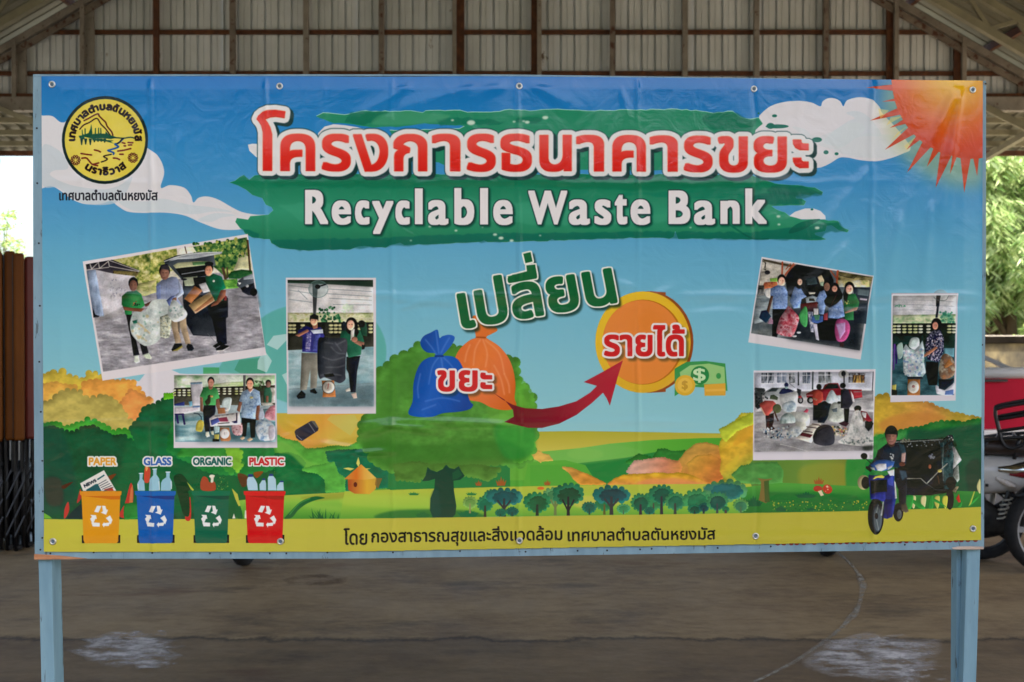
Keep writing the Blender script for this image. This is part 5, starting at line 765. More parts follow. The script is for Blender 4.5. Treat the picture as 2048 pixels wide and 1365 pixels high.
M_blk = mat('black_plastic', hexc('16161a'), hexc('202024'), scale=12, rough=.5)
M_blkm = mat('black_painted_metal', hexc('111114'), hexc('1c1b1d'), scale=12, rough=.38)
M_tyre = mat('tyre_rubber', hexc('121214'), hexc('1d1d1f'), scale=30, rough=.85, bump=.2)
M_white = mat('white_scooter_paint', hexc('c9c3bd'), hexc('d4cfca'), scale=4, rough=.22)
M_seat = mat('brown_seat_vinyl', hexc('2c1e18'), hexc('3a2a22'), scale=30, rough=.5, bump=.1)
M_chr = mat('chrome', hexc('d5d5d0'), rough=.12, metal=1)
M_red = mat('tail_lamp_red', hexc('7c1218'), hexc('8e1a20'), scale=8, rough=.15)
M_amb = mat('clear_lamp_lens', hexc('cbb8a8'), hexc('e2dcd6'), scale=40, rough=.1)
M_eng = mat('engine_grime', hexc('17171a'), hexc('35332f'), scale=16, rough=.6, metal=.4, bump=.3)
M_spring = mat('spring_white', hexc('b8b4a8'), hexc('cac6ba'), scale=12, rough=.4)
M_crimson = mat('crimson_panel', hexc('b01832'), hexc('c21c38'), scale=2, rough=.75, spec=.15)
M_gelw = mat('white_gelcoat', hexc('ece6e4'), hexc('f4efec'), scale=3, rough=.3)
M_plyb = mat('brown_laminate', hexc('5a3008'), hexc('80480e'), scale=3, rough=.6, spec=.2, stretch=(1, 1, .2), c3=hexc('6a3a0a'), spots=hexc('b89878'), spot_scale=9, spot_at=.74)
M_plyr = mat('dark_red_laminate', hexc('5c1c12'), hexc('70261a'), scale=3, rough=.5)
M_gpole = mat('grey_pole', hexc('77777a'), hexc('8c8c8e'), scale=6, rough=.5)
M_conc = mat('stained_concrete', hexc('2e2b26'), hexc('7d7152'), scale=2.2, rough=.9, c3=hexc('554d3a'), stretch=(1, 1, .55), spots=hexc('2f2d2a'), spot_scale=2.6, spot_at=.56, bump=.3)
M_cap = mat('dark_cap', hexc('0f0d0a'), hexc('1f1a15'), scale=3, rough=1, spec=.05, bump=.3)
M_capt = mat('pale_coping', hexc('a8a094'), hexc('bcb5a9'), scale=5, rough=.9)
M_bark = mat('bark', hexc('4a3a2c'), hexc('66543f'), scale=9, rough=.95, stretch=(1, 1, .2), bump=.5)
M_ground = mat('pale_yard_ground', hexc('948b7a'), hexc('b3a993'), scale=.7, rough=.9, bump=.1)
M_hoodw = mat('painted_steel_strut', hexc('88888a'), rough=.4)
def leaf_mat(name, c1, c2):
    m = bpy.data.materials.new(name); m.use_nodes = True; N = m.node_tree.nodes; Lk = m.node_tree.links.new; b = N['Principled BSDF']
    oi = N.new('ShaderNodeNewGeometry'); r = N.new('ShaderNodeValToRGB'); Lk(oi.outputs['Random Per Island'], r.inputs[0]); r.color_ramp.elements[0].color = c1; r.color_ramp.elements[1].color = c2
    Lk(r.outputs[0], b.inputs['Base Color']); b.inputs['Roughness'].default_value = .5
    t = N.new('ShaderNodeBsdfTranslucent'); Lk(r.outputs[0], t.inputs[0]); mx = N.new('ShaderNodeMixShader'); mx.inputs[0].default_value = .4
    Lk(b.outputs[0], mx.inputs[1]); Lk(t.outputs[0], mx.inputs[2]); Lk(mx.outputs[0], N['Material Output'].inputs[0]); return m
M_leaf = leaf_mat('bamboo_leaf', hexc('86ac5e'), hexc('d6e0a8')); M_leaf2 = leaf_mat('broad_leaf', hexc('82a850'), hexc('c4d482')); M_leaf3 = leaf_mat('dark_leaf', hexc('3c6030'), hexc('5c8044'))

# ---- shed floor: concrete slab with a darker strip in front
def edge2(add, N, Lk):                                     # a thin dirty seam where the two pours meet
    a = N.new('ShaderNodeMath'); a.operation = 'SUBTRACT'; Lk(add.outputs[0], a.inputs[0]); a.inputs[1].default_value = 6.075
    b_ = N.new('ShaderNodeMath'); b_.operation = 'ABSOLUTE'; Lk(a.outputs[0], b_.inputs[0])
    r = N.new('ShaderNodeMapRange'); Lk(b_.outputs[0], r.inputs[0]); r.inputs[1].default_value = 0; r.inputs[2].default_value = .05; r.inputs[3].default_value = 1; r.inputs[4].default_value = 0; return r.outputs[0]
def floor_mat():
    m = bpy.data.materials.new('shed_floor_concrete'); m.use_nodes = True; N = m.node_tree.nodes; Lk = m.node_tree.links.new; b = N['Principled BSDF']
    tc = N.new('ShaderNodeTexCoord')
    def nz(scale, detail=6, st=(1, 1, 1), rough=.6):
        mp = N.new('ShaderNodeMapping'); mp.inputs['Scale'].default_value = st; Lk(tc.outputs['Object'], mp.inputs[0])
        n = N.new('ShaderNodeTexNoise'); n.inputs['Scale'].default_value = scale; n.inputs['Detail'].default_value = detail; n.inputs['Roughness'].default_value = rough; Lk(mp.outputs[0], n.inputs['Vector']); return n.outputs[0]
    def ramp(src, stops):
        r = N.new('ShaderNodeValToRGB'); Lk(src, r.inputs[0]); e = r.color_ramp.elements
        for i, (p, c) in enumerate(stops):
            x = e[i] if i < 2 else e.new(p); x.position = p; x.color = c
        return r.outputs[0]
    def mix(f, a, c, t='MIX'):
        x = N.new('ShaderNodeMixRGB'); x.blend_type = t
        if isinstance(f, float): x.inputs[0].default_value = f
        else: Lk(f, x.inputs[0])
        for i, s in ((1, a), (2, c)):
            if isinstance(s, tuple): x.inputs[i].default_value = s
            else: Lk(s, x.inputs[i])
        return x.outputs[0]
    base = ramp(nz(1.3, 8, (.8, 1.1, 1), .65), [(.3, hexc('6b5640')), (.7, hexc('ae9670')), (.5, hexc('947c58'))])
    fine = ramp(nz(14, 8, (.5, 1, 1), .75), [(.32, hexc('59452f')), (.68, hexc('b09a76'))])
    c = mix(.38, base, fine)
    rust = ramp(nz(1.1, 4, (.5, 1.6, 1)), [(.62, (0, 0, 0, 1)), (.74, (1, 1, 1, 1))]); c = mix(rust, c, hexc('6a4026'))
    dark = ramp(nz(2.2, 8, (.5, 1.0, 1), .7), [(.54, (0, 0, 0, 1)), (.70, (.75, .75, .75, 1))]); c = mix(dark, c, hexc('3f352d'))
    specks = ramp(nz(38, 3), [(.72, (0, 0, 0, 1)), (.76, (1, 1, 1, 1))]); c = mix(specks, c, hexc('2e2722'))
    # older, darker pour nearer than 5.9 m with a ragged edge
    sx = N.new('ShaderNodeSeparateXYZ'); Lk(tc.outputs['Object'], sx.inputs[0])
    add = N.new('ShaderNodeMath'); add.operation = 'MULTIPLY_ADD'; Lk(nz(2.2, 8, (1, .6, 1), .75), add.inputs[0]); add.inputs[1].default_value = .42; Lk(sx.outputs[1], add.inputs[2])
    edge = ramp_edge = N.new('ShaderNodeMapRange'); Lk(add.outputs[0], edge.inputs[0]); edge.inputs[1].default_value = 6.07; edge.inputs[2].default_value = 6.10; edge.inputs[3].default_value = 1; edge.inputs[4].default_value = 0
    mm = N.new('ShaderNodeMath'); mm.operation = 'MULTIPLY'; Lk(edge.outputs[0], mm.inputs[0]); mm.inputs[1].default_value = .42
    c = mix(mm.outputs[0], c, hexc('473728'))
    rim = ramp(edge2(add, N, Lk), [(.0, (0, 0, 0, 1)), (1.0, (.75, .75, .75, 1))]); c = mix(rim, c, hexc('2a2019'))
    Lk(c, b.inputs['Base Color']); b.inputs['Roughness'].default_value = .75
    rr = N.new('ShaderNodeMapRange'); Lk(nz(2.5, 5), rr.inputs[0]); rr.inputs[3].default_value = .55; rr.inputs[4].default_value = .95; Lk(rr.outputs[0], b.inputs['Roughness'])
    bp = N.new('ShaderNodeBump'); bp.inputs['Strength'].default_value = .35; bp.inputs['Distance'].default_value = .01; Lk(nz(22, 8), bp.inputs['Height']); Lk(bp.outputs[0], b.inputs['Normal']); return m
def dust_mat(name, c, scale, lo, hi, st=(1, 1, 1)):          # broken coat: noise decides where it is worn through; fades towards its rim
    m = bpy.data.materials.new(name); m.use_nodes = True; N = m.node_tree.nodes; Lk = m.node_tree.links.new; b = N['Principled BSDF']; b.inputs['Base Color'].default_value = c; b.inputs['Roughness'].default_value = .95
    tc = N.new('ShaderNodeTexCoord'); mp = N.new('ShaderNodeMapping'); mp.inputs['Scale'].default_value = st; Lk(tc.outputs['Object'], mp.inputs[0]); n = N.new('ShaderNodeTexNoise'); n.inputs['Scale'].default_value = scale; n.inputs['Detail'].default_value = 9; n.inputs['Roughness'].default_value = .72; Lk(mp.outputs[0], n.inputs['Vector'])
    r = N.new('ShaderNodeMapRange'); Lk(n.outputs[0], r.inputs[0]); r.inputs[1].default_value = lo; r.inputs[2].default_value = hi
    a = N.new('ShaderNodeAttribute'); a.attribute_name = 'cover'; mu = N.new('ShaderNodeMath'); mu.operation = 'MULTIPLY'; Lk(r.outputs[0], mu.inputs[0]); Lk(a.outputs['Fac'], mu.inputs[1]); Lk(mu.outputs[0], b.inputs['Alpha']); return m
def sheet_patch(name, pts_, mt, z, kind='stuff'):
    """a patch on the floor: rim ring with cover 0, inner ring with cover 1"""
    c = sum((Vector(p) for p in pts_), Vector((0, 0)))/len(pts_); n = len(pts_)
    vs = [(p[0], p[1], z) for p in pts_]+[(c.x+(p[0]-c.x)*.72, c.y+(p[1]-c.y)*.72, z) for p in pts_]+[(c.x, c.y, z)]
    fs = [(i, (i+1) % n, n+(i+1) % n, n+i) for i in range(n)]+[(n+i, n+(i+1) % n, 2*n) for i in range(n)]
    mb = MB().add(vs, fs); o = mb.obj(name, mt); at_ = o.data.attributes.new('cover', 'FLOAT', 'POINT')
    at_.data.foreach_set('value', [0.0]*n+[1.0]*(n+1)); o['kind'] = kind; return o

# ============================================================ setting
g = MB().add([(-300, -300, -.06), (300, -300, -.06), (300, 300, -.06), (-300, 300, -.06)], [(0, 1, 2, 3)]).obj('ground', M_ground); g['kind'] = 'structure'
M_apron = mat('dark_apron_green', hexc('2c3a1c'), hexc('4a5a2c'), scale=3, rough=.95, bump=.4)
g = MB().add([(-60, -80, -.056), (60, -80, -.056), (60, -3.9, -.056), (-60, -3.9, -.056)], [(0, 1, 2, 3)]).obj('unseen_dark_apron', M_apron); g['kind'] = 'structure'  # dark green sheet added out of view to weaken ground glare on the vinyl
f = MB().box((-9.2, -3.6, -.05), (8.6, 16.6, 0)).obj('shed_floor', floor_mat()); f['kind'] = 'structure'
M_powder = dust_mat('white_powder', hexc('dcd8d8'), 8, .40, .64, (.7, 1.2, 1)); M_chalk = dust_mat('chalk_dust', hexc('a8a49a'), 14, .36, .66)
def floorpts(s): return [tuple(at(float(t.split(',')[0]), float(t.split(',')[1]), 1)[:2]) for t in s.split()]
def on_floor(px, py):
    d = at(px, py, 1)-Vector((0, 0, EYE)); k = -EYE/d.z; return (d.x*k, d.y*k)
M_fleck = dust_mat('white_flecks', hexc('e0dcdc'), 15, .52, .68, (.7, 1.2, 1))
def patch(cx, cy, rx, ry, mt, z, seed, nm='powder_patch'):       # irregular spill on the floor
    rs_ = random.Random(seed); sheet_patch(nm, [on_floor(cx+rx*math.cos(a_*math.pi/9)*rs_.uniform(.7, 1.15), cy+ry*math.sin(a_*math.pi/9)*rs_.uniform(.75, 1.15)) for a_ in range(18)], mt, z)
patch(255, 1302, 120, 42, M_powder, .004, 1); patch(262, 1296, 105, 34, M_fleck, .008, 2); patch(310, 1332, 60, 14, M_fleck, .008, 3); patch(300, 1270, 50, 9, M_fleck, .008, 9)
patch(1755, 1318, 150, 56, M_powder, .004, 4); patch(1750, 1300, 120, 34, M_fleck, .008, 5); patch(1800, 1352, 130, 26, M_fleck, .008, 6); patch(1700, 1258, 18, 4, M_fleck, .008, 7)
sheet_patch('rust_stain', [on_floor(*p) for p in ((560, 1160), (600, 1150), (650, 1148), (700, 1156), (690, 1170), (620, 1176), (575, 1172))], dust_mat('rust_stain', hexc('5e3a1c'), 5, .40, .85), .004)
# the chalk line curving over the floor
line = [on_floor(*p) for p in ((1668, 1100), (1690, 1118), (1704, 1132), (1714, 1145), (1722, 1158), (1727, 1172), (1724, 1190), (1718, 1212), (1706, 1233), (1690, 1250), (1668, 1270), (1630, 1298), (1590, 1325), (1550, 1346), (1500, 1370), (1440, 1392))]
mb = MB(); vs = []; cov = []
for i, p in enumerate(line):
    a = Vector(line[max(i-1, 0)]); b = Vector(line[min(i+1, len(line)-1)]); nn = Vector((-(b-a).y, (b-a).x)).normalized()
    for k, w in ((-1, .0), (-.35, 1), (.35, 1), (1, .0)): q = Vector(p)+nn*k*.021*(1.5 if 3 < i < 6 or i == 8 else .8); vs.append((q.x, q.y, .004)); cov.append(w)
mb.add(vs, [(i*4+k, i*4+k+1, i*4+k+5, i*4+k+4) for i in range(len(line)-1) for k in range(3)])
o = mb.obj('chalk_line', M_chalk); o.data.attributes.new('cover', 'FLOAT', 'POINT').data.foreach_set('value', cov); o['kind'] = 'structure'

# ---- gable end of the shed
SX = -.30; GY = 16.0; SL = .58
def roof_z(x): return 6.24+(5.78-abs(x-SX))*SL
gable = thing('gable_wall', 'ribbed grey steel sheet gable closing the far end of the open shed', 'wall', (SX, GY, 0))
def ribbed(x0, x1, zb, ztop, y, pitch=.19):
    """one sheet: pans and trapezoid ribs, top cut along ztop(x)"""
    xs = []; x = x0
    while x < x1-.02:
        xs += [(x, 0), (x+.022, 0), (x+.028, .05), (x+.052, .05), (x+.058, 0), (x+.118, 0), (x+.120, .012), (x+.128, .012), (x+.130, 0)]; x += pitch
    xs = [q for q in xs if q[0] < x1]+[(x1, 0)]; vs = []; fs = []
    for px, dy in xs: vs += [(px-SX, y-GY+dy, zb), (px-SX, y-GY+dy, ztop(px))]
    n = len(xs); fs = [(2*i, 2*i+2, 2*i+3, 2*i+1) for i in range(n-1)]
    return MB().add(vs, fs)
w = .95; k = 0
x = SX-8.55
while x < SX+8.55:
    x1 = min(x+w, SX+8.55)
    ribbed(x, x1, 4.86, lambda q: max(4.88, roof_z(q)-.06), GY+.12+.002*(k % 2)).obj('sheet_panel', M_sheet, gable)
    x = x1; k += 1
Z1 = at(1024, 62, GY).z; Z2 = at(1024, 145, GY).z; ZT = at(1024, 195, GY).z
stud_px = [(-110, 'g'), (40, 'd'), (176, 'd'), (312, 'r'), (465, 's'), (612, 'g'), (763, 's'), (918, 'w'), (1070, 'w'), (1225, 's'), (1370, 'g'), (1513, 'g'), (1652, 's'), (1782, 'w'), (1917, 'w'), (2045, 'd'), (2180, 'g')]
for px, t in stud_px:
    xx = at(px, 100, GY).x; top = roof_z(xx)-.1
    if top < 4.9: continue
    if t in 'wd':
        MB().box((xx-SX-.055, -.0, 4.75), (xx-SX+.075, .06, top)).obj('stud', M_rust if t == 'w' else M_grey, gable)
        MB().box((xx-SX-.09 if px < 1000 else xx-SX+.03, -.07, 4.75), (xx-SX-.035 if px < 1000 else xx-SX+.09, -.004, top)).obj('stud', M_grey, gable)
    else:
        MB().box((xx-SX-.035, -.03, 4.75), (xx-SX+.035, .06, top)).obj('stud', {'s': M_greyr, 'g': M_grey, 'r': M_rust}[t], gable)
for zz in (Z2, Z1, Z1+.62, Z1+1.24, Z1+1.9, Z1+2.55):
    half = min(8.4, 5.78+(6.24-zz)/SL)-.15
    if half > .3: MB().box((-half, .062, zz-.032), (half, .10, zz+.032)).obj('girt', M_rust, gable)
MB().box((-8.5, -.05, ZT-.01), (8.5, .08, ZT+.045)).obj('rail', M_rust, gable)
MB().box((-8.5, -.10, ZT-.20), (8.5, .06, ZT-.012)).obj('tie_beam', M_grey, gable)
for s in (-1, 1):
    for dz, wd, mt in ((-.10, .075, M_grey), (-.235, .03, M_greyr)):
        MB().bar((s*.0, -.02, roof_z(SX)+dz), (s*8.5, -.02, roof_z(SX+8.5)+dz), wd, .09, (0, 0, 1)).obj('rafter', mt, gable)

# ---- roof, trusses, columns
roof = thing('shed_roof', 'ribbed steel roof of the open shed sloping down on both sides', 'roof', (SX, 7, 0))
Y0, Y1 = -3.4, 16.4
for s in (-1, 1):
    y = Y0; 
    while y < Y1:
        y1 = min(y+.95, Y1); vs = []; n = 0; yy = y
        prof = []
        while yy < y1-.01: prof += [(yy, 0), (yy+.03, 0), (yy+.04, .028), (yy+.065, .028), (yy+.075, 0), (yy+.135, 0)]; yy += .19
        prof = [q for q in prof if q[0] < y1]+[(y1, 0)]
        for py, dz in prof: vs += [(0, py-7, roof_z(SX)+.09+dz), (s*8.9, py-7, roof_z(SX+8.9)+.09+dz)]
        MB().add(vs, [(2*i, 2*i+2, 2*i+3, 2*i+1) for i in range(len(prof)-1)]).obj('roof_sheet', M_roof, roof); y = y1
    for h in (.4, 1.5, 2.6, 3.7, 4.8, 5.9, 7.0, 8.1, 8.7):
        MB().box((s*h-.03, Y0-7, roof_z(SX+h)-.03), (s*h+.03, Y1-7, roof_z(SX+h)+.075)).obj('purlin', M_rust, roof)
for i, yt in enumerate((14.6, 9.4, 4.2, -1.0)):
    t = thing('roof_truss', ['grey steel lattice truss nearest the far gable', 'grey steel lattice truss second from the far gable', 'grey steel lattice truss over the banner', 'grey steel lattice truss at the open front of the shed'][i], 'truss', (SX, yt, 0), 0, 'lattice trusses carrying the shed roof')
    for s in (-1, 1):
        hi_ = lambda h: roof_z(SX+h)-.09; lo_ = lambda h: roof_z(SX+h)-.46
        MB().bar((0, 0, hi_(0)), (s*8.6, 0, hi_(8.6)), .09, .09).obj('upper_chord', M_truss, t)
        MB().bar((0, 0, lo_(0)), (s*8.6, 0, lo_(8.6)), .095, .095).obj('lower_chord', M_truss, t)
        for k in range(12):
            a = .12+k*.7; MB().bar((s*a, 0, lo_(a)+.04), (s*(a+.33), 0, hi_(a+.33)-.04), .05).obj('web', M_truss, t); MB().bar((s*(a+.37), 0, hi_(a+.37)-.04), (s*(a+.68), 0, lo_(a+.68)+.04), .05).obj('web', M_truss, t)
    if i == 3: continue
for i, yt in enumerate((14.6, 9.4, 4.2, -1.0)):
    for s in (-1, 1):
        c = MB().box((-.1, -.1, 0), (.1, .1, 3.93)); cc = c.obj('shed_column', M_grey); cc.location = (SX+s*8.4, yt, 0)
        tag(cc, 'square grey steel column on the %s side, %s' % ('left' if s < 0 else 'right', ['by the far gable', 'second from the far gable', 'level with the banner', 'at the open front'][i]), 'column', 'columns along the sides of the shed')
tie = MB().bar(at(1965, 212, 15.9)-Vector((0, 0, 0)), at(2120, 290, 15.6), .09).obj('knee_brace', M_truss); tag(tie, 'grey knee brace slanting down under the tie beam, right of the banner', 'brace')
tie = MB().bar(at(-30, 205, 15.9), at(110, 262, 15.6), .07).obj('knee_brace', M_truss); tag(tie, 'pale knee brace slanting down under the tie beam, left of the banner', 'brace')
# ---- lean-to canopy beyond the gable
can = thing('lean_to_canopy', 'low ribbed canopy seen beyond the gable wall, under its tie beam', 'canopy', (0, 18, 0))
def can_z(y): return 4.98-(y-16.2)*.09
for k in range(24):
    x0 = -11.4+k*.95; vs = []; prof = []; xx = x0
    while xx < x0+.94: prof += [(xx, 0), (xx+.03, 0), (xx+.04, -.03), (xx+.07, -.03), (xx+.08, 0), (xx+.16, 0)]; xx += .24
    prof = [q for q in prof if q[0] < x0+.95]+[(x0+.95, 0)]
    for px, dz in prof: vs += [(px, 16.5-18, can_z(16.5)+dz), (px, 19.6-18, can_z(19.6)+dz)]
    MB().add(vs, [(2*i, 2*i+2, 2*i+3, 2*i+1) for i in range(len(prof)-1)]).obj('canopy_sheet', M_roof, can)
    # hanging fascia sheet
    vs = []
    for px, dz in prof: vs += [(px, 19.62-18+dz, can_z(19.6)-.02), (px, 19.62-18+dz, at(1024, 297, 19.62).z)]
    MB().add(vs, [(2*i, 2*i+2, 2*i+3, 2*i+1) for i in range(len(prof)-1)]).obj('fascia_sheet', M_gelw if False else M_roof, can)
for yy, mt in ((16.7, M_rust), (17.4, M_truss), (18.1, M_truss), (18.8, M_truss), (19.45, M_rust)): MB().box((-11.4, yy-18-.04, can_z(yy)-.12), (11.4, yy-18+.04, can_z(yy)-.035)).obj('purlin', mt, can)
for k in range(-4, 5): MB().bar((k*2.4+.8, -1.4, can_z(16.6)-.2), (k*2.4+.8, 1.5, can_z(19.5)-.2), .09).obj('beam', M_truss, can)
for k, (px_) in enumerate((-7.9, 9.6)):
    c = MB().box((-.06, -.06, -.06), (.06, .06, can_z(19.3)-.25)).obj('canopy_post', M_grey); c.location = (px_, 19.3, 0); tag(c, 'grey steel post holding the far canopy on the %s' % ('left', 'right')[k], 'post', 'posts of the far canopy')

# ---- boundary wall behind the yard
wall = thing('boundary_wall', 'yellow stained concrete yard wall with a dark coping', 'wall', (0, 24, 0))
zt = at(2000, 672, 24).z
for k in range(14):
    x0 = -28+k*4.0; MB().box((x0+.03, 0, -.06), (x0+3.97, .12, zt-.16)).obj('wall_panel', M_conc, wall, bevel=.01)
    MB().box((x0-.11, -.05, -.06), (x0+.026, .17, zt-.162)).obj('pier', M_conc, wall, bevel=.01)
MB().box((-28.2, -.09, zt-.158), (28.2, .2, zt-.012)).obj('coping', M_cap, wall, bevel=.01); MB().box((-28.2, -.08, zt-.010), (28.2, .19, zt+.008)).obj('coping_top', M_capt, wall)  # dark band with a thin pale slab on top

# ---- trees
def leaves(n, blob, ln, wd, seed, droop=.6, cluster=7):
    rs = random.Random(seed); mb = MB()
    for i in range(n//cluster):
        bx, by, bz, r = blob[rs.randrange(len(blob))]
        d = Vector((rs.gauss(0, 1), rs.gauss(0, 1), rs.gauss(0, 1))).normalized()*r*rs.uniform(.55, 1)**.6; c = Vector((bx, by, bz))+d; base = rs.uniform(0, 6.28)
        for k in range(cluster):
            a = base+rs.uniform(-1.3, 1.3); t = rs.uniform(-.2, .5); u = Vector((math.cos(a), math.sin(a), t-droop)).normalized(); l = ln*rs.uniform(.6, 1.25); s = u.cross(Vector((rs.gauss(0, 1), rs.gauss(0, 1), rs.gauss(0, 1)))).normalized()*wd*rs.uniform(.7, 1.2)
            p = c+Vector((rs.gauss(0, .06), rs.gauss(0, .06), rs.gauss(0, .06))); mb.add([p, p+u*l*.45+s, p+u*l+Vector((0, 0, -l*.15)), p+u*l*.45-s], [(0, 1, 2, 3)])
    return mb
def tree_(loc, label, blob, n, ln, wd, mt, seed, trunk_r=.12, droop=.6, branches=5, name='tree'):
    t = thing(name, label, 'tree', loc); rs = random.Random(seed); m = MB(); hz = max(b[2] for b in blob)
    m.tube([(0, 0, 0), (rs.uniform(-.1, .1), .05, hz*.35), (rs.uniform(-.25, .25), .1, hz*.65), (0, .1, hz*.95)], [trunk_r, trunk_r*.8, trunk_r*.5, trunk_r*.15], 8)
    for b in blob[:branches]: m.tube([(0, .05, max(.3, b[2]*.45)), (b[0]*.5, b[1]*.5, b[2]*.8), (b[0], b[1], b[2])], [trunk_r*.5, trunk_r*.32, trunk_r*.1], 6)
    m.obj('trunk', M_bark, t, smooth_=True); leaves(n, blob, ln, wd, seed, droop).obj('crown', mt, t); return t
p = at(2030, 560, 27); rs = random.Random(3)
bl = [(rs.uniform(-2.6, 2.2), rs.uniform(-1.4, 1.2), rs.uniform(1.0, 6.6), rs.uniform(.5, 1.0)) for _ in range(64)]
tree_((p.x, 27.2, -.06), 'bright feathery bamboo like tree behind the yard wall, right of the banner', bl, 60000, .30, .032, M_leaf, 5, .16, .75, 9)
bl = [(rs.uniform(-1.6, 1.6), rs.uniform(-1, 1), rs.uniform(1.6, 4.6), rs.uniform(.5, .9)) for _ in range(22)]
tree_((p.x-3.0, 29.5, -.06), 'darker green tree behind the yard wall, close behind the bamboo like tree', bl, 12000, .26, .04, M_leaf3, 6, .16, .5, 7)
tree_((p.x+1.0, 30.5, -.06), 'tall dark green tree at the far right behind the yard wall', [(a*1.25, b, c*1.15, d) for a, b, c, d in bl], 12000, .26, .04, M_leaf3, 8, .16, .5, 7)  # leaves use the dark leaf colour
q = at(2046, 660, 25.2)
tree_((q.x+.15, 25.2, -.06), 'low lime green broad leaved bush touching the wall at the right edge', [(0, 0, 1.35, .3), (.2, .1, 1.6, .28), (.35, 0, 1.9, .2)], 900, .16, .05, M_leaf2, 9, .03, .3, 3)
q = at(5, 500, 26)
tree_((q.x, 26, -.06), 'sparse sunlit shrub rising above the brown table boards at the left edge', [(-.35, 0, 3.0, .4), (.0, .1, 3.2, .4), (.35, 0, 3.15, .3), (-.05, 0, 3.75, .28), (.12, 0, 4.15, .2), (-.5, 0, 3.6, .3), (.25, 0, 3.55, .2)], 800, .10, .025, M_leaf2, 10, .05, .3, 7)

rs = random.Random(21); cl = [(-24, 7.2), (-17, 6.0), (-11, 7.8), (-6, 6.0), (-1.5, 7.0), (4, 5.6), (8, 7.6), (13, 6.0), (19, 7.8), (25, 6.4)]; bl = [(c_[0]+rs.gauss(0, 1.6), rs.uniform(-2, 2), rs.uniform(.5, c_[1]), rs.uniform(.9, 1.5)) for c_ in cl for _ in range(19)]
tl = leaves(24000, bl, .7, .22, 31, .3).obj('unseen_leaf_screen', M_leaf3); tl.location = (0, -17, 0); tl['kind'] = 'stuff'  # unseen leaf mass added behind the camera to darken reflections in the vinyl
# ============================================================ things on the shed floor
# ---- tables stood on end, left of the banner
def folded_table(loc, rz, label, mt, w_=.074, dz=0.0):
    t = thing('folded_table', label, 'table', loc, rz, 'brown tables stood upright side by side at the left edge')
    zb, zt_ = .80, 2.165+dz
    MB().box((-w_/2, 0, zb), (w_/2, .62, zt_)).obj('table_top', mt, t, bevel=.02)
    MB().box((-w_/2-.006, .03, zb+.02), (-w_/2-.001, .6, zt_-.02)).obj('edge_strip', M_blkm, t)
    for s in (.06, .54):
        MB().tube([(-.022, s, 0), (-.022, s, zb)], .016, 8).obj('leg', M_blkm, t, smooth_=True)
        MB().tube([(.022, s, .02), (.022, s+.0, zb-.002)], .014, 8).obj('leg', M_blkm, t, smooth_=True)
    MB().tube([(0, .06, .12), (0, .54, .6)], .012, 6).obj('brace', M_blkm, t); MB().tube([(.0, .54, .1), (.0, .06, .5)], .012, 6).obj('brace', M_blkm, t)
    MB().box((-.036, .03, .10), (-.026, .60, .80)).obj('dark_infill', M_blkm, t)  # solid dark sheet added to darken the open space among the legs
    for k in range(4): MB().tube([(-.03, .0, .12+.13*k), (.035, .02, .26+.13*k)], .009, 6).obj('brace', M_blkm, t)
    MB().tube([(.0, .02, .03), (.0, .6, .03)], .018, 8).obj('foot_bar', M_blkm, t)
    MB().tube([(.012, -.02, .58), (.012, -.02, .795)], .009, 8).obj('strut', M_eng, t)
    return t
for i, (px, Y, lab) in enumerate(((-6, 8.1, 'brown upright table board cut by the left edge of the photo'), (16, 8.15, 'brown upright table board second from the left edge, legs beneath'), (42, 8.2, 'brown upright table board third from the left edge, small pale mark on it'))):
    a = at(px, 800, Y); folded_table((a.x, Y+(.0, .04, -.03)[i], 0), (.40, .43, .41)[i], lab, M_plyb, dz=(-.0, .004, -.012)[i])
a = at(58, 800, 8.3); folded_table((a.x+.01, 8.3, 0), .42, 'dark red upright table board directly beside the frame of the banner', M_plyr, dz=-.03)

# ---- scooter
def wheel(t, x, mt_rim):
    w_ = MB().lathe([(-.045, .235), (-.05, .262), (-.03, .285), (0, .292), (.03, .285), (.05, .262), (.045, .235)], (x, 0, .292), 'Y', 36).obj('tyre', M_tyre, t, smooth_=True)
    r = MB().lathe([(-.04, .236), (-.03, .215), (0, .208), (.03, .215), (.04, .236)], (x, 0, .292), 'Y', 36)
    r.lathe([(-.05, .001), (-.05, .045), (.05, .045), (.05, .001)], (x, 0, .292), 'Y', 16)
    for k in range(5): a = k*2*math.pi/5; r.bar((x+.04*math.cos(a), 0, .292+.04*math.sin(a)), (x+.212*math.cos(a), 0, .292+.212*math.sin(a)), .035, .03, (0, 1, 0))
    r.obj('rim', mt_rim, w_); return w_
def section(x, zc, hw, hh, n=14, p=2.6, tilt=0):
    out = []
    for k in range(n):
        t = 2*math.pi*k/n; c, s = math.cos(t), math.sin(t)
        out.append(Vector((x+tilt*s, hw*abs(c)**(2/p)*(1 if c > 0 else -1), zc+hh*abs(s)**(2/p)*(1 if s > 0 else -1))))
    return out
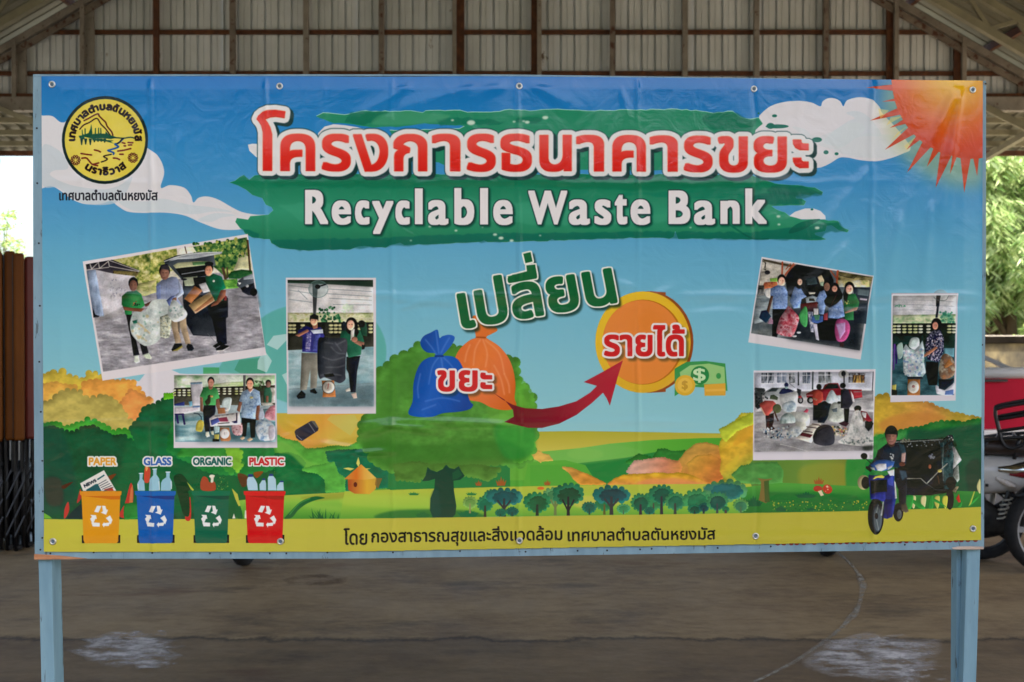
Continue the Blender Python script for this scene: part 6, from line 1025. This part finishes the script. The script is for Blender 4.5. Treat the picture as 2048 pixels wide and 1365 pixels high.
def scooter(loc, rz, label, paint, group):
    """faces local +X, rear wheel at x=0, front wheel at x=1.28"""
    t = thing('motor_scooter', label, 'scooter', loc, rz, group)
    wheel(t, 0, M_eng); wheel(t, 1.28, M_gpole)
    MB().loft([section(-.46, .64, .03, .05), section(-.42, .63, .10, .095), section(-.26, .61, .145, .125), section(-.05, .60, .17, .145), (section(.2, .585, .17, .145)), section(.45, .54, .15, .15), section(.55, .5, .13, .14)]).obj('rear_body', paint, t, smooth_=True, sub=1)
    MB().loft([section(-.42, .775, .08, .03), section(-.34, .79, .13, .06), section(.15, .80, .15, .065), section(.35, .77, .14, .06), section(.55, .72, .10, .05), section(.62, .69, .05, .03)]).obj('seat', M_seat, t, smooth_=True, sub=1)
    MB().loft([section(.5, .30, .14, .05), section(.75, .27, .15, .045), section(.98, .30, .14, .05)]).obj('footboard', paint, t, smooth_=True, sub=1)
    MB().loft([section(.98, .32, .14, .10), section(1.04, .5, .19, .12), section(1.08, .70, .20, .12), section(1.05, .88, .16, .10), section(1.0, 1.0, .10, .05)]).obj('front_shield', paint, t, smooth_=True, sub=1)
    MB().loft([section(1.06, .50, .05, .03), section(1.2, .60, .065, .04), section(1.35, .59, .06, .03), section(1.52, .50, .04, .02)]).obj('front_mudguard', paint, t, smooth_=True, sub=1)
    MB().loft([section(-.36, .36, .03, .01), section(-.28, .44, .06, .02), section(-.05, .52, .07, .02), section(.1, .50, .07, .015)]).obj('rear_mudguard', M_blk, t, smooth_=True)
    for s in (-1, 1):
        MB().tube([(1.28, s*.075, .292), (1.14, s*.075, .62), (1.06, s*.05, .85)], .02, 8).obj('fork', M_gpole, t, smooth_=True)
        MB().tube([(.99, s*.02, 1.03), (.95, s*.2, 1.06), (.86, s*.31, 1.04)], .014, 8).obj('handlebar', M_blkm, t, smooth_=True)
        g_ = MB().tube([(.93, s*.24, 1.06), (.95, s*.27, 1.16), (.93, s*.30, 1.22)], .007, 6).obj('mirror_stem', M_blkm, t); MB().lathe([(-.012, .001), (-.012, .045), (.012, .05), (.012, .001)], (.93, s*.31, 1.26), 'X', 16).obj('mirror', M_blk, g_, smooth_=True)
        # indicator lens
        MB().loft([[Vector((-.105-.125*q_-.010*math.cos(a_)*0, s*(.168-.012*q_+.012*math.sin(math.pi*q_)*abs(math.cos(a_))), .592-.055*q_+.024*math.sin(math.pi*max(.05, min(.95, q_)))**.7*math.sin(a_))) if math.cos(a_) >= 0 else Vector((-.105-.125*q_, s*.14, .592-.055*q_+.02*math.sin(a_))) for a_ in [k_*math.pi/4+.01 for k_ in range(8)]] for q_ in (0, .15, .35, .6, .85, 1)]).obj('indicator', M_amb, t, smooth_=True)
        # emblem on the side cover
    for a, b, w_, h_ in ((-.02, .565, .030, .014), (.02, .565, .022, .014), (-.05, .54, .020, .018), (-.015, .54, .026, .018), (.025, .54, .02, .018)):
        MB().box((a-w_/2, -.172, b-h_/2), (a+w_/2, -.155, b+h_/2)).obj('side_lettering', M_blkm, t); MB().box((a-w_/2, .155, b-h_/2), (a+w_/2, .172, b+h_/2)).obj('side_lettering', M_blkm, t)
    ch = MB().loft([section(-.475, .655, .08, .04), section(-.44, .65, .12, .07), section(-.30, .645, .158, .075), section(-.12, .65, .172, .03)]).obj('lamp_surround', M_chr, t, smooth_=True)
    MB().loft([section(-.488, .645, .07, .03), section(-.45, .64, .118, .052), section(-.31, .628, .166, .052), section(-.19, .62, .168, .014)]).obj('tail_lamp', M_red, t, smooth_=True)
    MB().box((-.42, -.07, .40), (-.405, .07, .54)).obj('number_plate_bracket', M_blk, t)
    # rack of black tube
    rk = MB(); r_ = .0125
    for pl in ([(.02, .13, .83), (-.12, .15, .86), (-.30, .15, .88), (-.42, .13, .90), (-.42, -.13, .90), (-.30, -.15, .88), (-.12, -.15, .86), (.02, -.13, .83)], [(-.12, .15, .86), (-.12, -.15, .86)], [(-.22, .15, .87), (-.22, -.15, .87)], [(-.32, .15, .885), (-.32, -.15, .885)], [(-.05, .13, .845), (-.03, .12, .76)], [(-.05, -.13, .845), (-.03, -.12, .76)], [(-.25, .12, .87), (-.22, .10, .72)], [(-.25, -.12, .87), (-.22, -.10, .72)],
               [(-.36, .155, .885), (-.22, .155, .80), (-.15, .155, .83), (-.115, .155, .95), (-.10, .155, 1.04), (-.13, .155, 1.07), (-.30, .155, 1.11), (-.50, .155, 1.15), (-.52, .15, 1.12), (-.48, .15, .92)], [(-.36, -.155, .885), (-.22, -.155, .80), (-.15, -.155, .83), (-.115, -.155, .95), (-.10, -.155, 1.04), (-.13, -.155, 1.07), (-.30, -.155, 1.11), (-.50, -.155, 1.15), (-.52, -.15, 1.12), (-.48, -.15, .92)], [(-.12, -.155, .99), (-.30, -.155, 1.03), (-.50, -.155, 1.06)], [(-.12, .155, .99), (-.30, .155, 1.03), (-.50, .155, 1.06)], [(-.12, .155, .91), (-.30, .155, .945), (-.49, .155, .985)]):
        q_ = smooth([np.array(p_) for p_ in pl], 4, False) if len(pl) > 3 else pl; rk.tube([tuple(p_) for p_ in q_], r_, 7)
    rk.obj('luggage_rack', M_blkm, t, smooth_=True)
    MB().lathe([(-.09, .001), (-.09, .09), (.02, .115), (.1, .09), (.1, .001)], (.2, -.08, .33), 'Y', 18).obj('engine', M_eng, t)
    MB().loft([[v+Vector((0, .10, 0)) for v in q] for q in (section(-.16, .28, .05, .08), section(-.05, .30, .07, .13), section(.1, .30, .07, .15), section(.35, .30, .08, .16), section(.52, .32, .07, .12))]).obj('gearbox', M_eng, t, smooth_=True)
    sh = MB().tube([(-.11, .13, .27), (-.19, .13, .50)], .017, 8).obj('shock_absorber', M_blkm, t)
    co = [(-.13-.055*k/30+.03*math.cos(k*1.05), .13+.03*math.sin(k*1.05), .31+.16*k/30) for k in range(31)]; MB().tube(co, .006, 5).obj('spring', M_spring, sh)
    sh = MB().tube([(-.06, -.13, .27), (-.1, -.13, .50)], .02, 8).obj('shock_absorber', M_spring, t)
    MB().tube([(.5, -.15, .25), (.2, -.17, .22), (-.1, -.17, .27), (-.35, -.17, .34)], [.02, .03, .045, .045], 10).obj('exhaust', M_eng, t, smooth_=True)
    MB().tube([(.45, .14, .2), (.20, .15, .17)], .012, 6).obj('side_stand', M_blkm, t)
    return t
rw = Vector(on_floor(1958, 1119)); ang = math.radians(157)
sc1 = scooter((rw.x, rw.y, 0), ang, 'white scooter with black rear rack and brown seat, right of the banner', M_white, 'scooters parked behind the banner')
M_dgrey = mat('dark_scooter_paint', hexc('1c1e24'), hexc('24262c'), scale=4, rough=.3)
fp = on_floor(490, 1131); f2 = on_floor(2094, 1147); f3 = on_floor(1652, 1112)
for loc_, rz_, lab_ in (((fp[0], fp[1], 0), math.pi/2-.02, 'dark scooter behind the banner, only a tyre showing below its left half'),
                        ((f3[0], f3[1], 0), math.pi/2-.05, 'dark scooter behind the banner, only a tyre showing below its right half'),
                        ((f2[0]+1.28*math.cos(.12), f2[1]+1.28*math.sin(.12), 0), math.pi+.12, 'dark scooter at the right edge of the photo, only its front wheel in view')):
    c_ = copy_tree(sc1, loc_, rz_, None, lab_)
    for ch in c_.children:
        if ch.data and ch.data.materials and ch.data.materials[0] == M_white: ch.data = ch.data.copy(); ch.data.materials[0] = M_dgrey

# ---- red and white cart behind the scooter
ct = at(2020, 800, 9.6)
cart = thing('cart', 'crimson sided cart with rounded white rim and lower band behind the white scooter', 'cart', (ct.x+.55, 9.6, 0), .05)
zz = lambda py: at(2000, py, 9.6).z
MB().loft([[Vector((x_, .0+dy, z_)) for dy, z_ in ((-.03, zz(857)), (-.03, zz(757)), (.02, zz(757)), (.02, zz(857)))] for x_ in (-1.0, -.5, 0, .5, 1.0)]).obj('side_panel', M_crimson, cart, smooth_=False)
MB().loft([[Vector((x_, -.02+.055*math.cos(a), zz(746)+.048*math.sin(a))) for a in [k*math.pi/6 for k in range(12)]] for x_ in (-1.06, 1.06)]).obj('rim', M_gelw, cart, smooth_=True)
MB().box((-1.03, -.08, zz(878)), (1.03, .06, zz(858))).obj('lower_band', M_gelw, cart, bevel=.015)
MB().box((-1.0, .05, zz(878)), (1.0, 1.1, zz(862))).obj('floor_board', M_gelw, cart); MB().box((-1.0, 1.11, zz(878)), (1.0, 1.16, zz(757))).obj('side_panel', M_crimson, cart)
MB().box((-1.05, -.075, zz(763)), (-.72+.1, -.055, zz(757)-.004)).obj('latch', M_blk, cart)
MB().bar((-.98, .1, zz(690)), (-.52, .02, zz(742)), .035).obj('strut', M_hoodw, cart)
for s in (-.6, .6):
    for y_ in (-.0, 1.1): w_ = MB().lathe([(-.04, .2), (-.045, .24), (0, .26), (.045, .24), (.04, .2)], (s, y_, .26), 'Y', 24).obj('tyre', M_tyre, cart, smooth_=True); MB().lathe([(-.03, .001), (-.03, .2), (.03, .2), (.03, .001)], (s, y_, .26), 'Y', 20).obj('hub', M_gpole, w_)
MB().box((-.95, .2, .5), (.95, .9, zz(878)-.002)).obj('chassis', M_blkm, cart); 
for s in (-.6, .6): MB().tube([(s, -.05, .26), (s, 1.15, .26)], .02, 8).obj('axle', M_blkm, cart); MB().box((s-.03, .3, .26), (s+.03, .8, .499)).obj('spring_hanger', M_blkm, cart)

# ============================================================ signboard and the banner on it
sb = thing('signboard', 'pale blue wooden notice board frame on two legs carrying the printed banner', 'signboard')
sb.matrix_world = BOARD @ Matrix.Identity(4); SBI = BOARD.inverted()
def uv(px, py): return board_uv(px, py)
def bul(pxs): return [uv(*p) for p in pxs]
def lp(u, v, w=0): return Vector((u, -w, v))                 # board coordinates, w towards the viewer
def slab(outline_px, w0, w1, name, mt, par, bevel=.0015):
    q = bul(outline_px); n = len(q)
    return MB().add([lp(a, b, w0) for a, b in q]+[lp(a, b, w1) for a, b in q], [tuple(range(n)), tuple(range(n, 2*n))]+[(i, (i+1) % n, n+(i+1) % n, n+i) for i in range(n)]).obj(name, mt, par, bevel=bevel)
top = lambda x: 149+(0 if x < 1000 else (x-1000)*.0138) if x < 1973 else 163
bot = lambda x: 1117.5 if x < 700 else 1117.5-(x-700)*(1117.5-1098)/1266
def strip(x0, x1, fa, fb, n=14):
    xs = [x0+(x1-x0)*i/n for i in range(n+1)]; return [(x_, fa(x_)) for x_ in xs]+[(x_, fb(x_)) for x_ in xs[::-1]]
slab(strip(69, 1969, lambda x: top(x)+2, lambda x: bot(x)-1), -.010, -.002, 'plywood_panel', M_blue, sb, 0)
slab(strip(66, 1972, top, lambda x: top(x)+4), -.001, .0005, 'top_rail', M_blue, sb)
slab([(66, 153.4), (66, 400), (67, 700), (69, 1000), (70, 1104), (98, 1104), (96, 700), (94, 153.4)], -.001, .001, 'side_rail', M_blue, sb)
slab([(1972, 170.5), (1972, 500), (1970, 700), (1968, 900), (1966, 1084), (1940, 1084), (1946, 170.5)], -.001, .001, 'side_rail', M_blue, sb)
slab(strip(70, 1966, lambda x: bot(x)-34, bot), .0004, .0022, 'bottom_rail', M_blue, sb, 0)
# splintered ends of the bottom rail
slab([(69, 1108), (90, 1109), (120, 1111), (150, 1114), (176, 1117), (150, 1118.5), (69, 1119)], .0024, .0042, 'bare_wood_split', M_wood, sb, .0006)
slab([(1902, 1095.5), (1915, 1093), (1940, 1092.5), (1966, 1093.5), (1966, 1098.5), (1920, 1099), (1906, 1098.5)], .0024, .0042, 'bare_wood_split', M_wood2, sb, .0006)
# old red lettering peeping out below the banner
xs = [1555, 1567, 1582, 1593, 1607, 1628, 1651, 1665, 1680, 1693, 1706, 1722, 1737, 1752, 1766, 1784, 1799, 1812, 1829, 1844, 1858, 1873, 1888, 1899, 1911, 1922, 1935, 1950]
for x_ in xs:
    yb = lambda x: 1103-(x-700)*(1103-1080.5)/1261
    slab([(x_+4.6*math.cos(a), yb(x_)+.2+3.4*max(0, math.sin(a)) - (1 if math.sin(a) < 0 else 0)) for a in [k*math.pi/6 for k in range(12)]], .0023, .0026, 'old_red_letter', M_redp, sb, 0)
nails = [(107, 257), (75, 367), (78, 487), (80, 612), (79, 724), (82, 824), (85, 922), (86, 1023), (85, 1076), (81.5, 1099.5), (101.5, 1107), (188, 1104.8), (305, 1106), (420, 1107), (462, 1107), (540, 1107), (573, 1107), (655, 1105), (786, 1105), (920, 1102.5), (1051, 1103.5), (1155, 1101.5), (1214, 1101), (1280, 1099), (1303, 1097.5), (1435, 1096), (1541, 1093), (1809, 1089.5), (1962, 500), (1961.5, 620), (1964, 690), (1971, 168)]
nails[0] = (74, 257)
nm = MB().lathe([(0, .0026), (.0012, .0024), (.0016, .0001)], (0, 0, 0), 'Y', 8)
nm.v = [(a, -b, c) for a, b, c in nm.v]; nail_me = nm.mesh('nail', M_nail)
for i, (px, py) in enumerate(nails):
    o = bpy.data.objects.new('nail', nail_me); COL.objects.link(o); u_, v_ = uv(px, py); o.location = lp(u_, v_, .0021 if py > bot(px)-33 else .0009); o.parent = sb
# legs
def leg_pts(px, py): u_, v_ = uv(px, py); return u_
uL0, uL1 = uv(73, 1118)[0], uv(100, 1118)[0]; uR0, uR1 = uv(1938, 1100)[0], uv(1965, 1100)[0]; zb = -1.03
def legm(u0, u1, u0b, u1b, w0, w1, name, mt): 
    return MB().add([lp(u0b, zb, w0), lp(u1b, zb, w0), lp(u1b, zb, w1), lp(u0b, zb, w1), lp(u0, .11, w0), lp(u1, .11, w0), lp(u1, .11, w1), lp(u0, .11, w1)], [(0, 3, 2, 1), (4, 5, 6, 7), (0, 1, 5, 4), (1, 2, 6, 5), (2, 3, 7, 6), (3, 0, 4, 7)]).obj(name, mt, sb, bevel=.002)
legm(uL0-.002, uL1-.002, uL0+.0165, uL1+.0165, -.080, -.0115, 'leg', M_bluel); legm(uR0+.003, uR1+.003, uR0-.028, uR1-.028, -.080, -.0115, 'leg', M_bluel)
MB().box((uR0-.014, .0125+.03, zb), (uR0-.0015, .078, 1.19)).obj('batten', M_bluel, sb, bevel=.002)
for u_ in (uL0+.02, uR0+.01): MB().box((u_-.02, -.45, zb+.004), (u_+.025, -.0+.011-.02, zb+.07)).obj('foot', M_bluel, sb); MB().box((u_-.02, .081, zb+.004), (u_+.025, .5, zb+.07)).obj('foot', M_bluel, sb)
for u_ in (.62, 1.24, 1.84): MB().box((u_-.02, .011, .02), (u_+.02, .05, 1.19)).obj('batten', M_bluel, sb)

# ---- the vinyl sheet
img = bpy.data.images.new('banner_print', CW, CH); px_ = np.ones((CH, CW, 4), np.float32); lin = np.clip(IMG, 0, 1)**2.2; lin = np.clip((lin-.012)*np.array([1.22, 1.13, 1.0]), .002, .86); px_[..., :3] = (lin**(1/2.2))[::-1]
img.pixels.foreach_set(px_.ravel()); img.update()
vin = bpy.data.materials.new('printed_vinyl'); vin.use_nodes = True; N = vin.node_tree.nodes; Lk = vin.node_tree.links.new; b = N['Principled BSDF']
ti = N.new('ShaderNodeTexImage'); ti.image = img; ti.interpolation = 'Cubic'; ti.extension = 'EXTEND'
hs = N.new('ShaderNodeBrightContrast'); Lk(ti.outputs[0], b.inputs['Base Color'])
b.inputs['Roughness'].default_value = .13; b.inputs['Specular IOR Level'].default_value = .36
uvn = N.new('ShaderNodeUVMap'); uvn.uv_map = 'UVMap'
def mapn(sx, sy): m_ = N.new('ShaderNodeMapping'); m_.inputs['Scale'].default_value = (sx, sy, 1); Lk(uvn.outputs[0], m_.inputs[0]); return m_.outputs[0]
wv = N.new('ShaderNodeTexNoise'); wv.inputs['Scale'].default_value = 1; wv.inputs['Detail'].default_value = 2; Lk(mapn(24, 700), wv.inputs['Vector'])      # woven scrim
wr = N.new('ShaderNodeTexNoise'); wr.inputs['Scale'].default_value = 1; wr.inputs['Detail'].default_value = 5; wr.inputs['Distortion'].default_value = 1.3; Lk(mapn(34, 17), wr.inputs['Vector'])
wr2 = N.new('ShaderNodeTexVoronoi'); wr2.feature = 'DISTANCE_TO_EDGE'; wr2.inputs['Scale'].default_value = 1; Lk(mapn(26, 13), wr2.inputs['Vector'])
b1 = N.new('ShaderNodeBump'); b1.inputs['Strength'].default_value = .10; b1.inputs['Distance'].default_value = .0012; Lk(wv.outputs[0], b1.inputs['Height'])
b2 = N.new('ShaderNodeBump'); b2.inputs['Strength'].default_value = .26; b2.inputs['Distance'].default_value = .006; Lk(wr.outputs[0], b2.inputs['Height']); Lk(b1.outputs[0], b2.inputs['Normal'])
Lk(b2.outputs[0], b.inputs['Normal'])
banner = thing('vinyl_banner', 'printed recycling bank banner of glossy vinyl, stretched over the blue board', 'banner'); banner.matrix_world = BOARD.copy()
NX, NY = 620, 300
def lft(y): return 83.5+(y-153)*(89-83.5)/950
def rgt(y): return 1965+(y-162)*(1961-1965)/918
vt = lambda x: 153.5+(0 if x < 1000 else (x-1000)*.0090)+1.2*math.exp(-((x-730)/60)**2)+.8*math.exp(-((x-830)/40)**2)
vb = lambda x: 1103 if x < 700 else 1103-(x-700)*(1103-1080)/1261
A_, B_ = np.meshgrid(np.linspace(0, 1, NX+1), np.linspace(0, 1, NY+1))
XL = 83.5+(B_)*(89-83.5); XR = 1965-B_*4; PX = XL+(XR-XL)*A_
vtv, vbv = np.vectorize(vt), np.vectorize(vb); PYt, PYb = vtv(PX), vbv(PX); PY = PYt+(PYb-PYt)*B_
Q = np.stack([PX.ravel(), PY.ravel(), np.ones(PX.size)], 1) @ HM.T; U = (Q[:, 0]/Q[:, 2]); V = (Q[:, 1]/Q[:, 2]); X_, Y_ = PX.ravel(), PY.ravel()
rs = np.random.RandomState(11)
def vnoise(x, y, cx, cy, seed):
    r_ = np.random.RandomState(seed); G = r_.rand(64, 64); gx, gy = x/cx, y/cy; xi, yi = np.floor(gx).astype(int), np.floor(gy).astype(int); fx, fy = gx-xi, gy-yi; fx = fx*fx*(3-2*fx); fy = fy*fy*(3-2*fy)
    g_ = lambda a, c: G[c % 64, a % 64]
    return (g_(xi, yi)*(1-fx)+g_(xi+1, yi)*fx)*(1-fy)+(g_(xi, yi+1)*(1-fx)+g_(xi+1, yi+1)*fx)*fy-.5
D_ = .0075+.0042*vnoise(X_, Y_, 190, 230, 1)+.0016*vnoise(X_, Y_, 70, 110, 2)+.0006*vnoise(X_+.5*Y_, Y_, 26, 60, 3)
gau = lambda d, s: np.exp(-(d/s)**2)
def wob(y, s, a=2.5): return a*vnoise(y, y*0, 60, 1, s)*2
for x0, amp, s, sd in ((306, .0032, 5, 5), (532, .0022, 4.5, 6), (784, .0018, 4, 7), (1037, .0026, 4, 8), (1275, .0020, 4, 9), (1509, -.0020, 4.5, 10), (1743, .0024, 4.5, 11), (170, .0010, 8, 12), (650, .0008, 7, 13), (1600, .0006, 8, 14)):
    m_ = .7+1.1*vnoise(Y_, Y_*0+sd, 90, 1, sd); D_ += 1.6*amp*m_*gau(X_-x0-wob(Y_, sd+20)-(Y_-600)*.004, s)
for y0, amp, s, sd in ((592, .0016, 7, 21), (845, .0012, 6, 22), (365, .0007, 7, 23), (612, -.0012, 9, 24)):
    m_ = .5+1.3*vnoise(X_, X_*0+sd, 130, 1, sd); D_ += 1.8*amp*m_*gau(Y_-y0-wob(X_, sd+20, 4), s)
# diagonal drag wrinkles and crumples
def ray(x0, y0, x1, y1, amp, s):
    global D_
    d = np.array([x1-x0, y1-y0], float); L_ = np.hypot(*d); d /= L_; t = (X_-x0)*d[0]+(Y_-y0)*d[1]; n_ = -(X_-x0)*d[1]+(Y_-y0)*d[0]; w_ = s*(.5+1.2*np.clip(t/L_, 0, 1))
    D_ = D_+1.5*amp*np.exp(-(n_/w_)**2)*np.clip(t/25, 0, 1)*np.clip((L_-t)/60, 0, 1)
for a in ((1922, 172, 1872, 470, .0038, 12), (1918, 175, 1850, 300, .0022, 11), (1910, 170, 1760, 560, .0022, 16), (1740, 330, 1600, 520, .0018, 14), (1700, 480, 1580, 620, .0014, 12), (1800, 420, 1760, 620, .0018, 12), (1860, 400, 1840, 620, .0018, 10),
          (1050, 165, 1180, 230, .0016, 14), (1020, 165, 880, 215, .0016, 16), (960, 170, 760, 235, .0014, 14), (830, 165, 700, 250, .0014, 12), (1240, 170, 1260, 260, .0014, 8), (300, 210, 180, 480, .0012, 14), (360, 260, 330, 520, .0012, 13), (240, 400, 150, 620, .0010, 16),
          (790, 620, 900, 590, .0018, 7), (780, 600, 960, 608, .0016, 8), (1275, 690, 1180, 770, .0014, 10), (1300, 800, 1440, 700, .0014, 9), (1020, 850, 830, 842, .0020, 7), (800, 845, 700, 870, .0030, 8), (760, 850, 900, 860, .0030, 6), (700, 905, 800, 902, .0030, 5), (720, 895, 560, 880, .0024, 6), (560, 840, 700, 905, .0016, 8), (600, 860, 520, 900, .0015, 7), (95, 300, 130, 330, .0012, 5), (1290, 600, 1380, 560, .0016, 9), (1275, 575, 1200, 560, .0016, 8)): ray(*a)
for cx_, cy_, r_, n_, amp in ((690, 190, 80, 26, .0012), (780, 590, 60, 24, .0014), (820, 360, 70, 30, .0012), (1275, 560, 60, 20, .0013), (780, 850, 60, 30, .0018), (1560, 410, 60, 24, .0011), (1920, 600, 40, 14, .0012), (120, 900, 40, 16, .0013), (1240, 930, 50, 12, .0008), (1510, 900, 50, 14, .0008), (1750, 420, 50, 16, .001), (930, 900, 80, 18, .0010), (110, 195, 30, 8, .001)):
    for k in range(n_):
        a = rs.uniform(0, 6.28); c0 = np.array([cx_, cy_])+rs.normal(0, r_*.5, 2); l_ = rs.uniform(12, 42); ray(c0[0], c0[1], c0[0]+l_*math.cos(a), c0[1]+l_*.8*math.sin(a), amp*rs.choice([-1, 1])*rs.uniform(.3, 1), rs.uniform(2, 4))
edge = np.minimum.reduce([(X_-84)/40, (1964-X_)/40, (Y_-153)/25, (1082-Y_)/60+.8]); D_ = .0022+(D_-.0022)*np.clip(edge, .12, 1)
ubot = np.clip((Y_-1060)/18, 0, 1); D_ = D_+ubot*.002                     # laps over the bottom rail
vs = np.stack([U, -D_, V], 1); nx = NX+1
me = bpy.data.meshes.new('vinyl_sheet'); ii, jj = np.meshgrid(np.arange(NX), np.arange(NY)); a0 = (jj*nx+ii).ravel(); F_ = np.stack([a0, a0+nx, a0+nx+1, a0+1], 1)
me.vertices.add(len(vs)); me.vertices.foreach_set('co', vs.ravel().astype(np.float32)); me.loops.add(F_.size); me.loops.foreach_set('vertex_index', F_.ravel().astype(np.int32)); me.polygons.add(len(F_)); me.polygons.foreach_set('loop_start', (np.arange(len(F_))*4).astype(np.int32)); me.update(calc_edges=True)
uvl = me.uv_layers.new(name='UVMap'); uvl.data.foreach_set('uv', np.stack([U/BW, V/BH], 1)[F_.ravel()].ravel().astype(np.float32)); me.polygons.foreach_set('use_smooth', [True]*len(F_)); me.materials.append(vin); me.validate()
vo = bpy.data.objects.new('vinyl_sheet', me); COL.objects.link(vo); vo.parent = banner
D2 = D_.reshape(PX.shape)
def depth_at(px, py):
    i = min(max((px-84)/(1964-84), 0), 1)*NX; j = min(max((py-vt(px))/(vb(px)-vt(px)), 0), 1)*NY; return float(D2[int(j), int(i)])
ring_me = None
for px, py in ((105.5, 170), (560, 174), (1038, 174), (1507, 179), (1943.5, 181), (108.5, 1082), (562, 1082), (1038.5, 1080), (1509.5, 1071.5), (1944, 1057)):
    u_, v_ = uv(px, py); dd = depth_at(px, py)
    if ring_me is None:
        m_ = MB().tube([(.0066*math.cos(k*math.pi/12), 0, .0066*math.sin(k*math.pi/12)) for k in range(24)], .0023, 8, True); ring_me = m_.mesh('grommet', M_ring); ring_me.polygons.foreach_set('use_smooth', [True]*len(ring_me.polygons))
        hole_me = MB().lathe([(0, .0055), (-.0003, .0001)], (0, 0, 0), 'Y', 16).mesh('eye', mat('eyelet_hole', hexc('4c6070'), hexc('60707c'), scale=60, rough=.7))
    o = bpy.data.objects.new('grommet', ring_me); COL.objects.link(o); o.location = lp(u_, v_, dd+.0009); o.parent = banner
    e_ = bpy.data.objects.new('eye', hole_me); COL.objects.link(e_); e_.parent = o; e_.location = (0, -.0004, 0)
SC.cycles.sample_clamp_indirect = 8
